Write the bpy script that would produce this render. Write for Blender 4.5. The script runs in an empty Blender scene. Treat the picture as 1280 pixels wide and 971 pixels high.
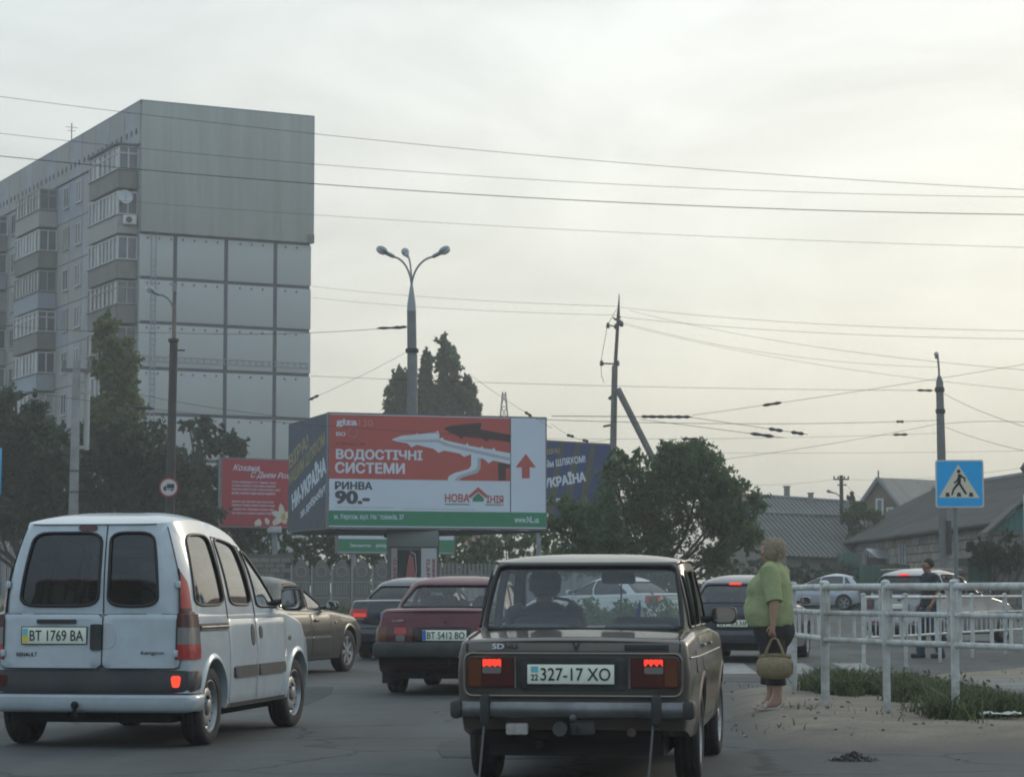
import bpy, bmesh, math, random
import numpy as np
from mathutils import Vector, Matrix, noise
random.seed(7)
SC = bpy.context.scene
COL = SC.collection
R = math.radians
# ------------------------------------------------------------------ camera
F = 3000.0                      # focal length in photograph pixels (1280 wide)
CAMH = 1.2
PITCH = math.atan(254.5 / F)
cd = bpy.data.cameras.new('camera'); cam = bpy.data.objects.new('camera', cd); COL.objects.link(cam)
cd.sensor_width = 36.0; cd.lens = 36.0 * F / 1280.0
cd.clip_start = 0.1; cd.clip_end = 12000
cam.location = (0, 0, CAMH); cam.rotation_euler = (math.pi / 2 + PITCH, 0, 0)
SC.camera = cam
# ------------------------------------------------------------------ world
SUN_EL, SUN_AZ = R(17), R(38)       # azimuth from +Y (view direction) towards +X
w = bpy.data.worlds.new('World'); SC.world = w; w.use_nodes = True
nt = w.node_tree; nt.nodes.clear()
def N(t, **kw):
    n = nt.nodes.new(t)
    for k, v in kw.items(): setattr(n, k, v)
    return n
def WL(a, b): nt.links.new(a, b)
out = N('ShaderNodeOutputWorld'); bg = N('ShaderNodeBackground'); bg.inputs['Strength'].default_value = 0.1
sky = N('ShaderNodeTexSky', sky_type='NISHITA', sun_disc=False)
sky.sun_elevation = SUN_EL; sky.sun_rotation = SUN_AZ; sky.air_density = 1.3; sky.dust_density = 4.0; sky.altitude = 50
tc = N('ShaderNodeTexCoord'); sep = N('ShaderNodeSeparateXYZ'); WL(tc.outputs['Generated'], sep.inputs[0])
# veil of thin cloud: colour by elevation, brighter towards the hidden sun, broken by stretched noise
def elev_ramp(stops):
    n = N('ShaderNodeValToRGB'); WL(sep.outputs['Z'], n.inputs[0]); e = n.color_ramp.elements
    e[0].position, e[0].color = stops[0][0], (*stops[0][1], 1); e[1].position, e[1].color = stops[-1][0], (*stops[-1][1], 1)
    for p, c in stops[1:-1]: q = e.new(p); q.color = (*c, 1)
    return n
warm = elev_ramp([(0.0, (9.1, 8.5, 6.5)), (0.06, (9.1, 8.7, 7.1)), (0.13, (8.9, 8.9, 8.0)), (0.24, (8.5, 8.8, 8.5)), (0.5, (6.8, 7.7, 8.1)), (0.9, (6.4, 7.6, 8.5))])
cool = elev_ramp([(0.0, (7.0, 8.4, 9.1)), (0.10, (7.2, 8.8, 9.9)), (0.25, (7.4, 9.3, 10.7)), (0.5, (7.4, 9.4, 11.0)), (0.9, (6.8, 8.4, 9.8))])
mapn = N('ShaderNodeMapping'); mapn.inputs['Scale'].default_value = (2.6, 1.8, 7.5); mapn.inputs['Rotation'].default_value = (0, R(-9), 0)
WL(tc.outputs['Generated'], mapn.inputs[0])
nz = N('ShaderNodeTexNoise'); nz.inputs['Scale'].default_value = 2.6; nz.inputs['Detail'].default_value = 7; nz.inputs['Roughness'].default_value = 0.56
nz.inputs['Distortion'].default_value = 0.5
WL(mapn.outputs[0], nz.inputs['Vector'])
nr = N('ShaderNodeMapRange'); nr.inputs[1].default_value = 0.34; nr.inputs[2].default_value = 0.68; nr.inputs[3].default_value = 0.86; nr.inputs[4].default_value = 1.07
WL(nz.outputs['Fac'], nr.inputs[0])
sd = Vector((math.sin(SUN_AZ) * math.cos(SUN_EL), math.cos(SUN_AZ) * math.cos(SUN_EL), math.sin(SUN_EL)))
dot = N('ShaderNodeVectorMath', operation='DOT_PRODUCT'); dot.inputs[1].default_value = sd
WL(tc.outputs['Generated'], dot.inputs[0])
gl = N('ShaderNodeMapRange'); gl.interpolation_type = 'SMOOTHSTEP'
gl.inputs[1].default_value = 0.3; gl.inputs[2].default_value = 1.0; gl.inputs[3].default_value = 0.75; gl.inputs[4].default_value = 1.065
WL(dot.outputs['Value'], gl.inputs[0])
wf = N('ShaderNodeMapRange'); wf.interpolation_type = 'SMOOTHSTEP'; wf.inputs[1].default_value = 0.0; wf.inputs[2].default_value = 0.92
WL(dot.outputs['Value'], wf.inputs[0])
wc = N('ShaderNodeMix', data_type='RGBA'); WL(wf.outputs[0], wc.inputs['Factor']); WL(cool.outputs['Color'], wc.inputs['A']); WL(warm.outputs['Color'], wc.inputs['B'])
m1 = N('ShaderNodeMath', operation='MULTIPLY'); WL(nr.outputs[0], m1.inputs[0]); WL(gl.outputs[0], m1.inputs[1])
vm = N('ShaderNodeVectorMath', operation='SCALE'); WL(wc.outputs['Result'], vm.inputs[0]); WL(m1.outputs[0], vm.inputs['Scale'])
mix = N('ShaderNodeMix', data_type='RGBA'); mix.inputs['Factor'].default_value = 0.93
WL(sky.outputs['Color'], mix.inputs['A']); WL(vm.outputs[0], mix.inputs['B'])
WL(mix.outputs['Result'], bg.inputs['Color']); WL(bg.outputs[0], out.inputs['Surface'])
# ------------------------------------------------------------------ sun behind thin cloud
sl = bpy.data.lights.new('sun', 'SUN'); so = bpy.data.objects.new('sun', sl); COL.objects.link(so)
sl.energy = 0.6; sl.angle = R(14); sl.color = (1.0, 0.86, 0.66)
so.rotation_euler = (-sd).to_track_quat('-Z', 'Y').to_euler()
SC.view_settings.view_transform = 'Standard'; SC.view_settings.look = 'None'
SC.view_settings.exposure = 0.25; SC.view_settings.gamma = 1.0
SC.cycles.filter_width = 1.9
SC.cycles.max_bounces = 8; SC.cycles.transparent_max_bounces = 24
SC.cycles.use_denoising = True

# ------------------------------------------------------------------ pixel helpers (photograph 1280 x 971)
_c, _s = math.cos(PITCH), math.sin(PITCH)
def at(px, py, Y):
    a = (px - 640) / F; b = -(py - 485.5) / F
    d = Vector((a, _c - b * _s, _s + b * _c)); t = Y / d.y
    return Vector((0, 0, CAMH)) + d * t
def rise(y): return 0.0075 * max(0.0, min(y, 200.0) - 38.0)
# ------------------------------------------------------------------ materials
MATS = {}
def mat(name, col, rough=0.6, metal=0.0, coat=0.0, var=0.0, vscale=4.0, bump=0.0, bscale=40.0, emit=None, estr=0.0, spec=0.5, tr=0.0,
        dirt=None, dirtfac=0.0, dscale=3.0, stretch=None):
    if name in MATS: return MATS[name]
    m = bpy.data.materials.new(name); m.use_nodes = True; MATS[name] = m
    t = m.node_tree; b = t.nodes['Principled BSDF']
    b.inputs['Base Color'].default_value = (*col, 1); b.inputs['Roughness'].default_value = rough
    b.inputs['Metallic'].default_value = metal; b.inputs['Coat Weight'].default_value = coat; b.inputs['Coat Roughness'].default_value = 0.06
    b.inputs['Specular IOR Level'].default_value = spec
    if tr: b.inputs['Transmission Weight'].default_value = tr
    if emit: b.inputs['Emission Color'].default_value = (*emit, 1); b.inputs['Emission Strength'].default_value = estr
    co = None
    def coord():
        c = t.nodes.new('ShaderNodeTexCoord')
        mp = t.nodes.new('ShaderNodeMapping')
        if stretch: mp.inputs['Scale'].default_value = stretch
        t.links.new(c.outputs['Object'], mp.inputs[0]); return mp.outputs[0]
    if var or bump or dirt: co = coord()
    cur = None
    if var:
        n = t.nodes.new('ShaderNodeTexNoise'); n.inputs['Scale'].default_value = vscale; n.inputs['Detail'].default_value = 6; n.inputs['Roughness'].default_value = 0.62
        t.links.new(co, n.inputs['Vector'])
        mr = t.nodes.new('ShaderNodeMapRange'); mr.inputs[1].default_value = 0.3; mr.inputs[2].default_value = 0.7
        mr.inputs[3].default_value = 1 - var; mr.inputs[4].default_value = 1 + var
        t.links.new(n.outputs['Fac'], mr.inputs[0])
        v = t.nodes.new('ShaderNodeVectorMath'); v.operation = 'SCALE'; v.inputs[0].default_value = col
        t.links.new(mr.outputs[0], v.inputs['Scale']); cur = v.outputs[0]
    if dirt:
        n = t.nodes.new('ShaderNodeTexNoise'); n.inputs['Scale'].default_value = dscale; n.inputs['Detail'].default_value = 8; n.inputs['Roughness'].default_value = 0.7
        t.links.new(co, n.inputs['Vector'])
        mr = t.nodes.new('ShaderNodeMapRange'); mr.inputs[1].default_value = 0.42; mr.inputs[2].default_value = 0.72; mr.inputs[3].default_value = 0; mr.inputs[4].default_value = dirtfac
        t.links.new(n.outputs['Fac'], mr.inputs[0])
        mx = t.nodes.new('ShaderNodeMix'); mx.data_type = 'RGBA'; mx.inputs['B'].default_value = (*dirt, 1)
        if cur: t.links.new(cur, mx.inputs['A'])
        else: mx.inputs['A'].default_value = (*col, 1)
        t.links.new(mr.outputs[0], mx.inputs['Factor']); cur = mx.outputs['Result']
    if cur: t.links.new(cur, b.inputs['Base Color'])
    if bump:
        n = t.nodes.new('ShaderNodeTexNoise'); n.inputs['Scale'].default_value = bscale; n.inputs['Detail'].default_value = 5
        t.links.new(co, n.inputs['Vector'])
        bp = t.nodes.new('ShaderNodeBump'); bp.inputs['Strength'].default_value = bump; bp.inputs['Distance'].default_value = 0.02
        t.links.new(n.outputs['Fac'], bp.inputs['Height']); t.links.new(bp.outputs[0], b.inputs['Normal'])
    return m
def glass(name, tint, refl=1.0, dust=0.06):
    if name in MATS: return MATS[name]
    m = bpy.data.materials.new(name); m.use_nodes = True; MATS[name] = m
    t = m.node_tree; t.nodes.clear()
    o = t.nodes.new('ShaderNodeOutputMaterial'); tr = t.nodes.new('ShaderNodeBsdfTransparent'); tr.inputs[0].default_value = (*tint, 1)
    g = t.nodes.new('ShaderNodeBsdfGlossy'); g.inputs['Roughness'].default_value = 0.03; g.inputs['Color'].default_value = (0.95, 0.97, 1, 1)
    ge = t.nodes.new('ShaderNodeNewGeometry'); dt = t.nodes.new('ShaderNodeVectorMath'); dt.operation = 'DOT_PRODUCT'
    t.links.new(ge.outputs['Normal'], dt.inputs[0]); t.links.new(ge.outputs['Incoming'], dt.inputs[1])
    def mth(op, a, b_=None):          # thin pane: the same reflection from either face
        n = t.nodes.new('ShaderNodeMath'); n.operation = op; n.use_clamp = op != 'POWER'
        for i, q in enumerate((a, b_)):
            if q is None: continue
            if isinstance(q, float): n.inputs[i].default_value = q
            else: t.links.new(q, n.inputs[i])
        return n.outputs[0]
    mu_ = mth('MULTIPLY_ADD', mth('POWER', mth('SUBTRACT', 1.0, mth('ABSOLUTE', dt.outputs['Value'])), 5.0), .92 * refl); mu_.node.inputs[2].default_value = .075 * refl
    mu = mu_.node
    mx = t.nodes.new('ShaderNodeMixShader'); t.links.new(mu.outputs[0], mx.inputs[0]); t.links.new(tr.outputs[0], mx.inputs[1]); t.links.new(g.outputs[0], mx.inputs[2])
    df = t.nodes.new('ShaderNodeBsdfDiffuse'); df.inputs[0].default_value = (0.4, 0.42, 0.42, 1)
    tcx = t.nodes.new('ShaderNodeTexCoord'); nzx = t.nodes.new('ShaderNodeTexNoise'); nzx.inputs['Scale'].default_value = 3; nzx.inputs['Detail'].default_value = 6
    t.links.new(tcx.outputs['Object'], nzx.inputs['Vector'])
    mr = t.nodes.new('ShaderNodeMapRange'); mr.inputs[1].default_value = 0.3; mr.inputs[2].default_value = 0.75; mr.inputs[3].default_value = dust * 0.4; mr.inputs[4].default_value = dust * 1.7
    t.links.new(nzx.outputs['Fac'], mr.inputs[0])
    mx2 = t.nodes.new('ShaderNodeMixShader'); t.links.new(mr.outputs[0], mx2.inputs[0]); t.links.new(mx.outputs[0], mx2.inputs[1]); t.links.new(df.outputs[0], mx2.inputs[2])
    t.links.new(mx2.outputs[0], o.inputs['Surface'])
    return m
def leafmat(name, col, var=0.35, trans=0.35):
    if name in MATS: return MATS[name]
    m = bpy.data.materials.new(name); m.use_nodes = True; MATS[name] = m
    t = m.node_tree; b = t.nodes['Principled BSDF']; o = t.nodes['Material Output']
    b.inputs['Roughness'].default_value = 0.6; b.inputs['Specular IOR Level'].default_value = 0.3
    at_ = t.nodes.new('ShaderNodeAttribute'); at_.attribute_name = 'tone'
    mr = t.nodes.new('ShaderNodeMapRange'); mr.inputs[3].default_value = 1 - var; mr.inputs[4].default_value = 1 + var
    t.links.new(at_.outputs['Fac'], mr.inputs[0])
    v = t.nodes.new('ShaderNodeVectorMath'); v.operation = 'SCALE'; v.inputs[0].default_value = col
    t.links.new(mr.outputs[0], v.inputs['Scale']); t.links.new(v.outputs[0], b.inputs['Base Color'])
    tl = t.nodes.new('ShaderNodeBsdfTranslucent'); t.links.new(v.outputs[0], tl.inputs[0])
    mx = t.nodes.new('ShaderNodeMixShader'); mx.inputs[0].default_value = trans
    t.links.new(b.outputs[0], mx.inputs[1]); t.links.new(tl.outputs[0], mx.inputs[2]); t.links.new(mx.outputs[0], o.inputs['Surface'])
    return m
# ------------------------------------------------------------------ object helpers
def tag(o, label=None, cat=None, group=None, kind=None):
    if label: o['label'] = label
    if cat: o['category'] = cat
    if group: o['group'] = group
    if kind: o['kind'] = kind
    return o
def empty(name, loc=(0, 0, 0), rz=0.0):
    o = bpy.data.objects.new(name, None); o.empty_display_size = 0.2
    o.location = loc; o.rotation_euler = (0, 0, rz); COL.objects.link(o); return o
def thing(name, label, cat, loc=(0, 0, 0), rz=0.0, group=None):
    return tag(empty(name, loc, rz), label, cat, group)
def copy_tree(o, parent=None):
    c = o.copy(); COL.objects.link(c)
    if parent is not None: c.parent = parent
    for ch in list(o.children): copy_tree(ch, c)
    return c
class MB:
    """collects geometry; build() links it as ONE mesh object"""
    def __init__(s): s.v = []; s.f = []; s.m = []; s.sm = []
    def add(s, vs, fs, mi=0, smooth=False):
        b = len(s.v); s.v.extend([tuple(x) for x in vs])
        for f in fs: s.f.append([b + i for i in f]); s.m.append(mi); s.sm.append(smooth)
        return s
    def box(s, c, d, mi=0, bev=0.0, M=None):
        cx, cy, cz = c; hx, hy, hz = d[0] / 2, d[1] / 2, d[2] / 2
        if bev <= 0:
            vs = [Vector((cx + x * hx, cy + y * hy, cz + z * hz)) for x in (-1, 1) for y in (-1, 1) for z in (-1, 1)]
            fs = [(0, 1, 3, 2), (4, 6, 7, 5), (0, 4, 5, 1), (2, 3, 7, 6), (0, 2, 6, 4), (1, 5, 7, 3)]
        else:
            bev = min(bev, hx * .9, hy * .9, hz * .9)
            bm = bmesh.new(); bmesh.ops.create_cube(bm, size=1)
            for q in bm.verts: q.co = Vector((cx + q.co.x * d[0], cy + q.co.y * d[1], cz + q.co.z * d[2]))
            bmesh.ops.bevel(bm, geom=bm.edges[:], offset=bev, segments=2, profile=0.5, affect='EDGES')
            bm.verts.index_update(); vs = [q.co.copy() for q in bm.verts]; fs = [[q.index for q in f.verts] for f in bm.faces]; bm.free()
        if M is not None: vs = [M @ q for q in vs]
        return s.add(vs, fs, mi, bev > 0)
    def tube(s, pts, r, n=8, mi=0, caps=True, smooth=True):
        pts = [Vector(p) for p in pts]; rr = r if isinstance(r, (list, tuple)) else [r] * len(pts)
        vs = []; fs = []
        up = None
        for i, p in enumerate(pts):
            t = (pts[min(i + 1, len(pts) - 1)] - pts[max(i - 1, 0)]).normalized()
            if up is None: up = Vector((0, 0, 1)) if abs(t.z) < 0.9 else Vector((1, 0, 0))
            a = t.cross(up).normalized(); b = a.cross(t).normalized(); up = b
            for k in range(n):
                an = 2 * math.pi * k / n
                vs.append(p + (a * math.cos(an) + b * math.sin(an)) * rr[i])
        for i in range(len(pts) - 1):
            for k in range(n):
                fs.append((i * n + k, i * n + (k + 1) % n, (i + 1) * n + (k + 1) % n, (i + 1) * n + k))
        if caps: fs.append(tuple(range(n))[::-1]); fs.append(tuple((len(pts) - 1) * n + k for k in range(n)))
        return s.add(vs, fs, mi, smooth)
    def lathe(s, prof, n=24, mi=0, M=None, smooth=True, close=False):
        """prof: list of (r, z); axis z"""
        vs = []; fs = []; L = len(prof)
        for r, z in prof:
            for k in range(n):
                a = 2 * math.pi * k / n; vs.append(Vector((r * math.cos(a), r * math.sin(a), z)))
        for i in range(L - 1 + (1 if close else 0)):
            j = (i + 1) % L
            for k in range(n): fs.append((i * n + k, i * n + (k + 1) % n, j * n + (k + 1) % n, j * n + k))
        if M is not None: vs = [M @ q for q in vs]
        return s.add(vs, fs, mi, smooth)
    def prism(s, poly, z0, z1, mi=0, M=None, smooth=False):
        n = len(poly)
        vs = [Vector((x, y, z0)) for x, y in poly] + [Vector((x, y, z1)) for x, y in poly]
        fs = [tuple(range(n))[::-1], tuple(range(n, 2 * n))] + [(i, (i + 1) % n, n + (i + 1) % n, n + i) for i in range(n)]
        if M is not None: vs = [M @ q for q in vs]
        return s.add(vs, fs, mi, smooth)
    def grid(s, fn, us, vs_, mi=0, smooth=True):
        a = [fn(u, v) for u in us for v in vs_]; nv = len(vs_)
        fs = [(i * nv + j, (i + 1) * nv + j, (i + 1) * nv + j + 1, i * nv + j + 1) for i in range(len(us) - 1) for j in range(nv - 1)]
        return s.add(a, fs, mi, smooth)
    def ball(s, c, r, n=12, mi=0, M=None):
        r = r if isinstance(r, (tuple, list)) else (r, r, r); vs = []; fs = []
        m = n // 2 + 1
        for i in range(m + 1):
            th = math.pi * i / m
            for k in range(n):
                ph = 2 * math.pi * k / n
                q = Vector((r[0] * math.sin(th) * math.cos(ph), r[1] * math.sin(th) * math.sin(ph), r[2] * math.cos(th)))
                if M is not None: q = M @ q
                vs.append(q + Vector(c))
        for i in range(m):
            for k in range(n): fs.append((i * n + k, (i + 1) * n + k, (i + 1) * n + (k + 1) % n, i * n + (k + 1) % n))
        return s.add(vs, fs, mi, True)
    def mesh(s, name, mats, sharp=40):
        me = bpy.data.meshes.new(name); me.from_pydata(s.v, [], s.f)
        for m in (mats if isinstance(mats, (list, tuple)) else [mats]): me.materials.append(m)
        me.polygons.foreach_set('material_index', s.m); me.polygons.foreach_set('use_smooth', s.sm)
        bm = bmesh.new(); bm.from_mesh(me); bmesh.ops.remove_doubles(bm, verts=bm.verts[:], dist=1e-5)
        bmesh.ops.recalc_face_normals(bm, faces=bm.faces[:]); bm.to_mesh(me); bm.free()
        me.update()
        if any(s.sm): me.set_sharp_from_angle(angle=R(sharp))
        return me
    def build(s, name, mats, parent=None, loc=None, sharp=40, M=None):
        o = bpy.data.objects.new(name, s.mesh(name, mats, sharp)); COL.objects.link(o)
        if parent is not None: o.parent = parent
        if M is not None: o.matrix_local = M
        if loc is not None: o.location = loc
        return o
def inst(name, me, parent=None, M=None, loc=None):
    o = bpy.data.objects.new(name, me); COL.objects.link(o)
    if parent is not None: o.parent = parent
    if M is not None: o.matrix_local = M
    if loc is not None: o.location = loc
    return o
def frame(O, X, U):
    """matrix whose local x = X, y = U, z = X x U (towards the viewer)"""
    X = Vector(X).normalized(); U = Vector(U).normalized(); Z = X.cross(U).normalized(); U = Z.cross(X)
    M = Matrix.Identity(4)
    for i, c in enumerate((X, U, Z)):
        for j in range(3): M[j][i] = c[j]
    M.translation = Vector(O); return M
def text_mesh(txt, wid, hgt, bold=0.0, depth=0.0, shear=0.0):
    cu = bpy.data.curves.new('txt', 'FONT'); cu.body = txt; cu.size = 1.0; cu.offset = bold; cu.shear = shear; cu.extrude = 0.0; cu.resolution_u = 3
    o = bpy.data.objects.new('txt', cu); COL.objects.link(o)
    cu.offset = 0.0
    bpy.context.view_layer.update()
    dg = bpy.context.evaluated_depsgraph_get()
    me = bpy.data.meshes.new_from_object(o.evaluated_get(dg)); bpy.data.objects.remove(o); bpy.data.curves.remove(cu)
    lay = None
    if bold > 0 and len(me.vertices):
        # heavier strokes: overlapping copies shifted sideways, each a hair above the last
        nv = len(me.vertices); co = np.zeros(nv * 3); me.vertices.foreach_get('co', co); co = co.reshape(-1, 3); fs = [list(p.vertices) for p in me.polygons]
        V = []; FF = []; lay = []
        for i, (dx, dy) in enumerate(((0, 0), (1, .0), (-1, 0), (0, .8), (0, -.8), (.7, .6), (-.7, .6), (.7, -.6), (-.7, -.6))):
            c2 = co.copy(); c2[:, 0] += dx * bold * .75; c2[:, 1] += dy * bold * .75; V.append(c2); FF += [[q + i * nv for q in f] for f in fs]; lay += [i] * nv
        bpy.data.meshes.remove(me); me = bpy.data.meshes.new('txt'); me.from_pydata(np.concatenate(V).tolist(), [], FF); lay = np.array(lay)
    n = len(me.vertices)
    if n == 0: return me
    co = np.zeros(n * 3); me.vertices.foreach_get('co', co); co = co.reshape(-1, 3)
    lo = co.min(0); hi = co.max(0); ex = np.maximum(hi - lo, 1e-6)
    sy = hgt / ex[1]; sx = (wid / ex[0]) if wid else sy
    co[:, 0] = (co[:, 0] - lo[0]) * sx; co[:, 1] = (co[:, 1] - lo[1]) * sy; co[:, 2] = depth + (lay * .00025 if lay is not None else 0)
    me.vertices.foreach_set('co', co.reshape(-1)); me.update()
    return me
def lettering(txt, x, y, wid, hgt, m, parent, M, z=0.003, bold=0.0, name='lettering', shear=0.0, rot=0.0):
    """text with its lower-left corner at (x, y) of frame M"""
    me = text_mesh(txt, wid, hgt, bold, 0.0, shear); me.name = name
    me.materials.clear(); me.materials.append(m)
    return inst(name, me, parent, M @ Matrix.Translation((x, y, z)) @ Matrix.Rotation(rot, 4, 'Z'))
def ipl(pts, x):
    if x <= pts[0][0]: return pts[0][1]
    for (a, b), (c, d) in zip(pts, pts[1:]):
        if x <= c: return b + (d - b) * (x - a) / (c - a) if c > a else d
    return pts[-1][1]
def smo(pts, x, h=0.05): return sum(ipl(pts, x + h * k) for k in (-1, -.5, 0, .5, 1)) / 5
def sstep(a, b, x):
    t = max(0.0, min(1.0, (x - a) / (b - a))); return t * t * (3 - 2 * t)
def rrect(x0, x1, y0, y1, r, n=5):
    r = min(r, (x1 - x0) / 2 * .99, (y1 - y0) / 2 * .99); p = []
    for cx, cy, a0 in ((x1 - r, y1 - r, 0), (x0 + r, y1 - r, 90), (x0 + r, y0 + r, 180), (x1 - r, y0 + r, 270)):
        for k in range(n + 1):
            a = R(a0 + 90 * k / n); p.append((cx + r * math.cos(a), cy + r * math.sin(a)))
    return p
def rpoly(pts, rad, n=4):
    """round the corners of a polygon"""
    out = []; L = len(pts)
    rad = rad if isinstance(rad, (list, tuple)) else [rad] * L
    for i in range(L):
        p = Vector(pts[i]); a = Vector(pts[i - 1]); b = Vector(pts[(i + 1) % L])
        da = (a - p); db = (b - p); r = min(rad[i], da.length * .45, db.length * .45)
        q0 = p + da.normalized() * r; q1 = p + db.normalized() * r
        for k in range(n + 1):
            t = k / n; out.append(tuple(q0 * (1 - t) ** 2 + p * 2 * t * (1 - t) + q1 * t * t))
    return out
def densify(poly, n):
    """resample a closed polygon to n points evenly along its length, corners kept roughly"""
    P = [Vector(p) for p in poly]; P.append(P[0]); L = [0]
    for a, b in zip(P, P[1:]): L.append(L[-1] + (b - a).length)
    o = []; j = 0
    for k in range(n):
        t = L[-1] * k / n
        while L[j + 1] < t: j += 1
        f = (t - L[j]) / max(L[j + 1] - L[j], 1e-9); o.append(tuple(P[j].lerp(P[j + 1], f)))
    return o
# ------------------------------------------------------------------ shared vehicle materials
M_RUB = mat('tyre_rubber', (0.022, 0.022, 0.023), 0.85, var=0.25, vscale=9, dirt=(0.10, 0.09, 0.08), dirtfac=0.5, dscale=5)
M_BLK = mat('black_plastic', (0.028, 0.029, 0.031), 0.6, var=0.2, vscale=6, dirt=(0.11, 0.10, 0.09), dirtfac=0.3)
M_SEAL = mat('window_rubber', (0.012, 0.012, 0.013), 0.5)
M_DARK = mat('under_body', (0.016, 0.016, 0.016), 0.9)
M_INT = mat('cabin_trim', (0.030, 0.031, 0.034), 0.85, var=0.2)
M_SEAT = mat('seat_cloth', (0.05, 0.05, 0.055), 0.95, var=0.2)
M_STEEL = mat('wheel_steel', (0.42, 0.43, 0.44), 0.42, metal=0.55, var=0.15, dirt=(0.12, 0.10, 0.08), dirtfac=0.6, dscale=7)
M_CHR = mat('chrome', (0.62, 0.63, 0.65), 0.22, metal=1.0, dirt=(0.2, 0.19, 0.17), dirtfac=0.5, dscale=6)
M_CHRD = mat('worn_chrome', (0.20, 0.205, 0.215), 0.40, metal=0.85, var=0.3, vscale=3, dirt=(0.09, 0.08, 0.07), dirtfac=0.7, dscale=4)
M_RED = mat('red_lamp_lens', (0.42, 0.018, 0.018), 0.22, coat=0.5, var=0.15, vscale=20)
M_DRED = mat('dark_red_lens', (0.075, 0.010, 0.010), 0.25, coat=0.4)
M_AMB = mat('amber_lens', (0.13, 0.036, 0.010), 0.25, coat=0.4)
M_CLR = mat('clear_lens', (0.20, 0.185, 0.175), 0.2, coat=0.4)
M_LIT = mat('lit_brake_lamp', (0.7, 0.06, 0.03), 0.4, emit=(1.0, 0.05, 0.025), estr=.72)
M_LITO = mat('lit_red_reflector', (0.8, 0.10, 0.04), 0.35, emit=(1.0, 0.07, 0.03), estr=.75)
M_PLW = mat('plate_white', (0.82, 0.86, 0.72), 0.35)
M_PLT = mat('plate_ink', (0.02, 0.02, 0.024), 0.5)
M_PBL = mat('plate_blue', (0.03, 0.16, 0.55), 0.4)
M_PCY = mat('plate_cyan', (0.16, 0.55, 0.62), 0.4)
M_PYE = mat('plate_yellow', (0.80, 0.58, 0.06), 0.4)
M_MIR = mat('mirror_glass', (0.75, 0.77, 0.78), 0.04, metal=1.0)
G_CLR = glass('car_glass', (0.86, 0.89, 0.88), 1.0, 0.012)
G_TINT = glass('tinted_glass', (0.16, 0.18, 0.19), 1.3, 0.02)
G_DEEP = glass('dark_tinted_glass', (0.045, 0.05, 0.055), .8, 0.02)
M_PAINT = {}
def paint(name, col, metal=0.0, rough=0.38, dirt=0.35, coat=0.7):
    return mat(name, col, rough, metal=metal, coat=coat, var=0.05, vscale=2.2, dirt=(0.16, 0.14, 0.12), dirtfac=dirt, dscale=2.4)

WHEELS = {}
def wheel_meshes(r, wd, kind):
    key = (round(r, 3), round(wd, 3), kind)
    if key in WHEELS: return WHEELS[key]
    rr = r * 0.665; h = wd / 2
    prof = [(rr, -h * .80), (rr + .012, -h * .96), (r * .80, -h), (r * .93, -h * .97), (r * .985, -h * .80), (r, -h * .55)]
    for z in (-.30, -.26, -.05, -.01, .03, .24, .28):          # tread grooves
        prof.append((r if z not in (-.26, -.01, .24) else r * .975, h * z * 1.6))
    prof += [(r, h * .55), (r * .985, h * .80), (r * .93, h * .97), (r * .80, h), (rr + .012, h * .96), (rr, h * .80), (rr * .96, h * .4), (rr * .96, -h * .4)]
    RY = Matrix.Rotation(math.pi / 2, 4, 'Y')
    t = MB(); t.lathe(prof, 36, 0, RY, close=True)
    m = MB()
    # rim: outer face towards +x
    lip = [(rr * 1.02, h * .80), (rr * 1.03, h * .86), (rr * .98, h * .88), (rr * .93, h * .70), (rr * .90, h * .40)]
    if kind == 'steel':
        disc = lip + [(rr * .82, h * .30), (rr * .72, h * .52), (rr * .55, h * .66), (rr * .42, h * .62), (rr * .40, h * .45), (rr * .28, h * .45), (rr * .25, h * .80), (rr * .20, h * .86), (0.001, h * .86)]
        m.lathe(disc, 36, 0, RY)
        for k in range(12):     # ventilation holes
            a = 2 * math.pi * (k + .5) / 12
            m.ball((h * .44, rr * .735 * math.cos(a), rr * .735 * math.sin(a)), (.018, rr * .062, rr * .062), 8, 1)
        for k in range(4):
            a = 2 * math.pi * (k + .2) / 4
            m.ball((h * .50, rr * .33 * math.cos(a), rr * .33 * math.sin(a)), (.02, .012, .012), 8, 1)
    else:
        m.lathe(lip + [(rr * .88, h * .1), (.001, h * .05)], 36, 0, RY)
        m.lathe([(rr * .86, h * .14), (.001, h * .12)], 24, 1, RY)
        ns = 7 if kind == 'alloy7' else 5
        for k in range(ns):
            a = 2 * math.pi * k / ns; ca, sa = math.cos(a), math.sin(a)
            def q(x, rad, off): return Vector((x, rad * ca - off * sa, rad * sa + off * ca))
            w0, w1 = rr * .10, rr * (.15 if ns == 7 else .2)
            vs = [q(h * .72, rr * .15, -w0), q(h * .72, rr * .15, w0), q(h * .74, rr * .92, w1), q(h * .74, rr * .92, -w1),
                  q(h * .2, rr * .15, -w0), q(h * .2, rr * .15, w0), q(h * .3, rr * .92, w1), q(h * .3, rr * .92, -w1)]
            m.add(vs, [(0, 1, 2, 3), (0, 4, 5, 1), (1, 5, 6, 2), (2, 6, 7, 3), (3, 7, 4, 0)], 0)
        m.lathe([(rr * .24, h * .5), (rr * .22, h * .80), (.001, h * .84)], 16, 0, RY)
    WHEELS[key] = (t.mesh('tyre', M_RUB), m.mesh('rim', [M_STEEL, M_DARK]))
    return WHEELS[key]

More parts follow.
